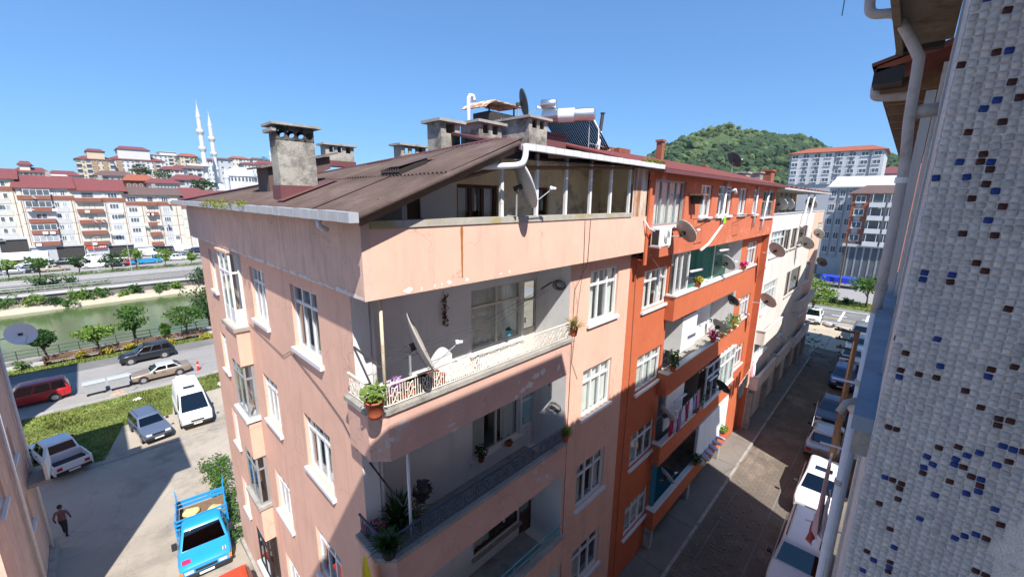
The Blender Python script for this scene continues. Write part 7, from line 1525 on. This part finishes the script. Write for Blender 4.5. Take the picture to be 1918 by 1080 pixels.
for i in range(6):
    t = thing('cushion', ('striped cushion nearest the plants', 'second cushion from the plants', 'lilac cushion in the middle', 'fourth blue cushion', 'fifth pale cushion', 'last lilac cushion by the flower box')[i]+' airing on the low orange balcony', 'cushion', (19.9+.6*i, 5.7, 2.1+.0*i), group='cushions airing'); mb = MB()
    mb.lathe([(.02, -.07), (.24, -.06), (.30, 0), (.24, .06), (.02, .07)], 12); mb.v = [(a*1.0, b*.9, c) for a, b, c in mb.v]; o = mb.build('cushion', fabric(((.35, .28, .20), (.30, .28, .30), (.42, .40, .55), (.38, .40, .58), (.55, .55, .62), (.40, .36, .55))[i]), t, True, local=True); t.rotation_euler = (rad(25), 0, .3*i)
for i, (x, y, z, lf, ph, lab) in enumerate(((15.4, 5.85, 8.37, 'leaf_dark', .75, 'rubber plant in a brown pot at the left of the second orange balcony'), (21.2, 5.82, 8.37, 'leaf', .7, 'bushy plant in the flower boxes of the second orange balcony, left'), (22.2, 5.82, 8.37, 'leaf', .8, 'bushy plant in the flower boxes of the second orange balcony, middle'), (23.2, 5.82, 8.37, 'leaf_lime', .7, 'bushy plant in the flower boxes of the second orange balcony, right'), (20.2, 5.9, 8.37, 'flower_pink', .4, 'red flowering pot beside the cream dish on the second orange balcony'), (18.8, 5.85, 5.22, 'leaf', 1.0, 'tall green plant beside the laundry on the third orange balcony'), (23.4, 5.72, 2.1, 'leaf_lime', .35, 'flower box on the low orange balcony beside the cushions'), (19.5, 5.8, 2.07, 'leaf_dark', .5, 'dark bush at the left of the cushions'), (17.3, 5.9, 11.52, 'leaf_yellow', .25, 'yellow flowers behind the glazed top orange balcony'), (23.6, 5.85, 11.52, 'flower_pink', .25, 'small red flowers at the right end of the top orange balcony'))):
    potplant(lab, (x, y, z), .13, .2, 'terracotta', lf, ph, .28 if ph > .3 else .2, 130, .07, 30+i)
q = thing('gas_bottle', 'white gas bottle standing on the second orange balcony', 'gas bottle', (16.9, 6.2, 7.48)); MB().lathe([(.15, 0), (.17, .05), (.17, .5), (.12, .6), (.05, .63), (.05, .72)], 14).build('bottle', 'plastic_white', q, True, local=True); MB().lathe([(.10, .66), (.11, .76)], 12, None, False).build('collar', 'steel_dull', q, local=True)
for i, (x, z) in enumerate(((16.5, 12.35), (19.7, 12.9), (18.3, 9.8), (20.5, 6.5), (16.3, 6.95))):
    t = thing('awning_arm', 'white awning roller on the orange block, '+('top storey left', 'top storey right', 'second storey', 'third storey right', 'third storey left')[i], 'awning', (x, 5.75, z), group='awning arms on the orange block'); MB().tube([(-.6, 0, 0), (.6, 0, -.05)], .05, 8).build('roller', 'pvc', t, True, local=True); MB().box(.6, .72, -.05, .05, -.11, .02).build('end_cap', 'plastic_black', t, local=True)
for i, (x, z) in enumerate(((15.9, 14.35), (20.6, 14.4))):
    t = thing('drying_bracket', 'dark iron drying bracket under the orange top windows, '+('left', 'right')[i], 'bracket', (x, DP, z)); MB().tube([(0, 0, 0), (0, -.7, 0), (.8, -.7, .02), (.8, 0, 0)], .014, 5).build('frame', 'iron_dark', t, local=True); MB().tube([(0, -.35, 0), (.8, -.35, .01)], .008, 4).build('wire', 'iron_dark', t, local=True); MB().tube([(0, 0, -.4), (0, -.65, 0)], .012, 4).build('stay', 'iron_dark', t, local=True)
t = thing('plank_shelf', 'brown wooden plank bracket beside the big orange top window', 'shelf', (15.5, DP, 15.2)); MB().box(-.3, .3, -.5, -.02, 0, .06).build('plank', 'wood_raw', t, local=True); MB().box(-.05, .05, -.4, -.02, -.3, -.005).build('brace', 'iron_dark', t, local=True)
t = thing('green_cloth', 'small neon green cloth on the orange wall under the window', 'cloth', (18.9, DP-.16, 14.1)); MB().add([(0, 0, 0), (.28, 0, 0), (.26, -.02, .28), (.14, -.03, .34), (.02, -.01, .26)], [(0, 1, 2, 3, 4)]).build('cloth', fabric((.25, .75, .02)), t, local=True)
# ---- river bank furniture and waste containers
for i, (px, py, lab) in enumerate(((140, 668, 'orange brown wooden bench planter near the flat topped tree'), (255, 652, 'wooden bench planter behind the full green tree'), (345, 640, 'wooden bench planter close to the pink building'))):
    q = at('y', 60.6, px, py); t = thing('bench', lab, 'bench', (q.x-2.2, 60.9, LOT), group='benches on the river bank')
    for k in range(4): MB().box(0, 4.2, .12*k, .12*k+.1, .42, .47).build('seat_slat', 'wood_raw', t, local=True)
    for k in range(3): MB().box(0, 4.2, .5, .54, .55+.16*k, .68+.16*k).build('back_slat', 'wood_raw', t, local=True)
    for x in (0, 4.05): MB().box(x, x+.15, 0, .55, 0, 1.0).build('end_post', 'wood', t, local=True)
for i, (x, lab) in enumerate(((-1.55, 'galvanised waste container left of its twin on the lot edge'), (.0, 'galvanised waste container between its twin and the bronze sedan'))):
    t = thing('waste_container', lab, 'container', (x, 49.3, LOT), .03, 'waste containers'); mb = MB(); mb.add([(-.62, -.40, .25), (.62, -.40, .25), (.62, .40, .25), (-.62, .40, .25), (-.7, -.52, 1.1), (.7, -.52, 1.1), (.7, .52, 1.1), (-.7, .52, 1.1)], [(3, 2, 1, 0), (0, 1, 5, 4), (1, 2, 6, 5), (2, 3, 7, 6), (3, 0, 4, 7)]); mb.build('bin', 'zinc', t, local=True)
    mb = MB(); n = 8; mb.add([(sx*.72, -.55+1.1*k/n, 1.1+.16*math.sin(math.pi*k/n)) for sx in (-1, 1) for k in range(n+1)], [(k, k+1, n+2+k, n+1+k) for k in range(n)]); mb.build('lid', 'zinc', t, local=True)
    for sx in (-1, 1):
        for sy in (-1, 1): MB().lathe([(.09, -.03), (.09, .03)], 10, Matrix.Translation((sx*.5, sy*.32, .1)) @ Matrix.Rotation(rad(90), 4, 'X')).build('wheel', 'tyre', t, local=True)
t = thing('traffic_bollard', 'red plastic bollard behind the bronze sedan', 'bollard', (5.75, 49.2, LOT)); MB().lathe([(.16, 0), (.16, .06), (.10, .08), (.09, .9), (.05, .95)], 12).build('post', lamp_r if 0 else fabric((.6, .02, .02)), t, True, local=True); MB().lathe([(.101, .5), (.101, .62)], 12, None, False).build('band', 'plastic_white', t, local=True)
for i, (x, y, s_, lab) in enumerate(((6.9, 43.5, .55, 'white tarp bundle on the grass beside the van'), (4.2, 47.9, .5, 'white sheet of rubbish below the bronze sedan'), (-.2, 47.8, .4, 'orange and white rubbish by the containers'), (.9, 45.3, .25, 'small white bag on the grass'))):
    r2 = random.Random(i); mb = MB().lathe([(.05, 0), (s_, .02), (s_*.9, s_*.3), (s_*.4, s_*.55), (.03, s_*.6)], 11); mb.v = [(a*(.6+.8*r2.random()), b*(.6+.8*r2.random()), c*(.6+.7*r2.random())) for a, b, c in mb.v]; o = mb.build('rubbish_bag', 'cloth_white' if i != 2 else fabric((.6, .3, .2))); o.location = (x, y, LOT+.01); tag(o, lab, 'rubbish')
# ---- wooden pole and laundry on the camera's side of the street
q = at('x', 26, 1592, 690); t = thing('utility_pole', 'brown wooden utility pole in front of the parked cars', 'pole', (26, q.y, 0)); zt = at('x', 26, 1597, 618).z
MB().tube([(26, q.y, 0), (26, q.y, zt)], [.16, .11], 10).build('post', 'wood_raw', t, True)
for k in range(4): z = zt-.15-.45*k; MB().box(25.94, 26.06, q.y-.1, q.y+.9-.1*k, z, z+.1).build('cross_arm', 'iron_dark', t); MB().lathe([(.03, 0), (.05, .03), (.03, .1)], 8, Matrix.Translation((26, q.y+.75-.1*k, z+.1))).build('insulator', 'tile_brown', t)
t2 = thing('street_light', 'grey street light head on the wooden pole', 'lamp', (26, q.y+1.0, zt)); MB().tube([(26, q.y+.1, zt-.1), (26, q.y+.9, zt+.05)], .03, 6).build('arm', 'steel_dull', t2); MB().lathe([(.05, -.3), (.13, -.1), (.12, .15), (.04, .25)], 10, Matrix.Translation((26, q.y+1.15, zt+.05)) @ Matrix.Rotation(rad(90), 4, 'X')).build('lamp_head', 'dish_old', t2, True)
def drape(lab, c, w_, h_, col): garment(lab, c, w_, h_, col, 'laundry', 'laundry on the tiled side')
for i, (px, py, w_, h_, col, lab) in enumerate(((1555, 890, .30, 1.1, (.62, .42, .46), 'long pale pink towel hanging beside the white downpipe'), (1552, 960, .35, .55, (.70, .62, .63), 'whitish pink cloth below the long towel'), (1525, 1000, .18, .35, (.45, .10, .08), 'red patterned cloth at the end of the drying arm'))):
    q = at('x', 6.5, px, py-30); drape(lab, (6.5, q.y, q.z), w_, h_, col)
line('thin washing line along the parked cars on the right', [(14, .75, 8.5), (24, 1.9, 4.0), (30, 2.3, 3.0)], .012, 'pvc_old')
for k in range(3): line('overhead wire crossing the street between pole and off-white block, '+('upper', 'middle', 'lower')[k], [(26, 1.3, 5.6-.4*k), (31, 3.2, 5.2-.4*k), (36, 5.85, 5.4-.4*k)], .008, name='wire', cat='wire')

q = at('x', 4.0, 1577, 30); line('thin string dangling from the eave above the view', [(4.0, .58, 18.4), (4.0, (.58+q.y)/2, 17.0), (4.0, q.y, q.z)], .003, 'cable', 'string', 'string')
# ================================================================ thin summer haze
hz = MB().box(-760, 1860, -345, 1260, -9.5, 150).build('haze'); struct(hz, 'stuff'); tag(hz, 'thin bluish summer haze in the air over the town', 'haze')
m = bpy.data.materials.new('haze'); m.use_nodes = True; t = m.node_tree; t.nodes.remove(t.nodes['Principled BSDF']); pv = t.nodes.new('ShaderNodeVolumePrincipled')
pv.inputs['Color'].default_value = (.82, .90, 1, 1); pv.inputs['Density'].default_value = .00009; pv.inputs['Anisotropy'].default_value = .2
t.links.new(pv.outputs[0], t.nodes['Material Output'].inputs['Volume']); hz.data.materials.append(m); m.cycles.homogeneous_volume = True
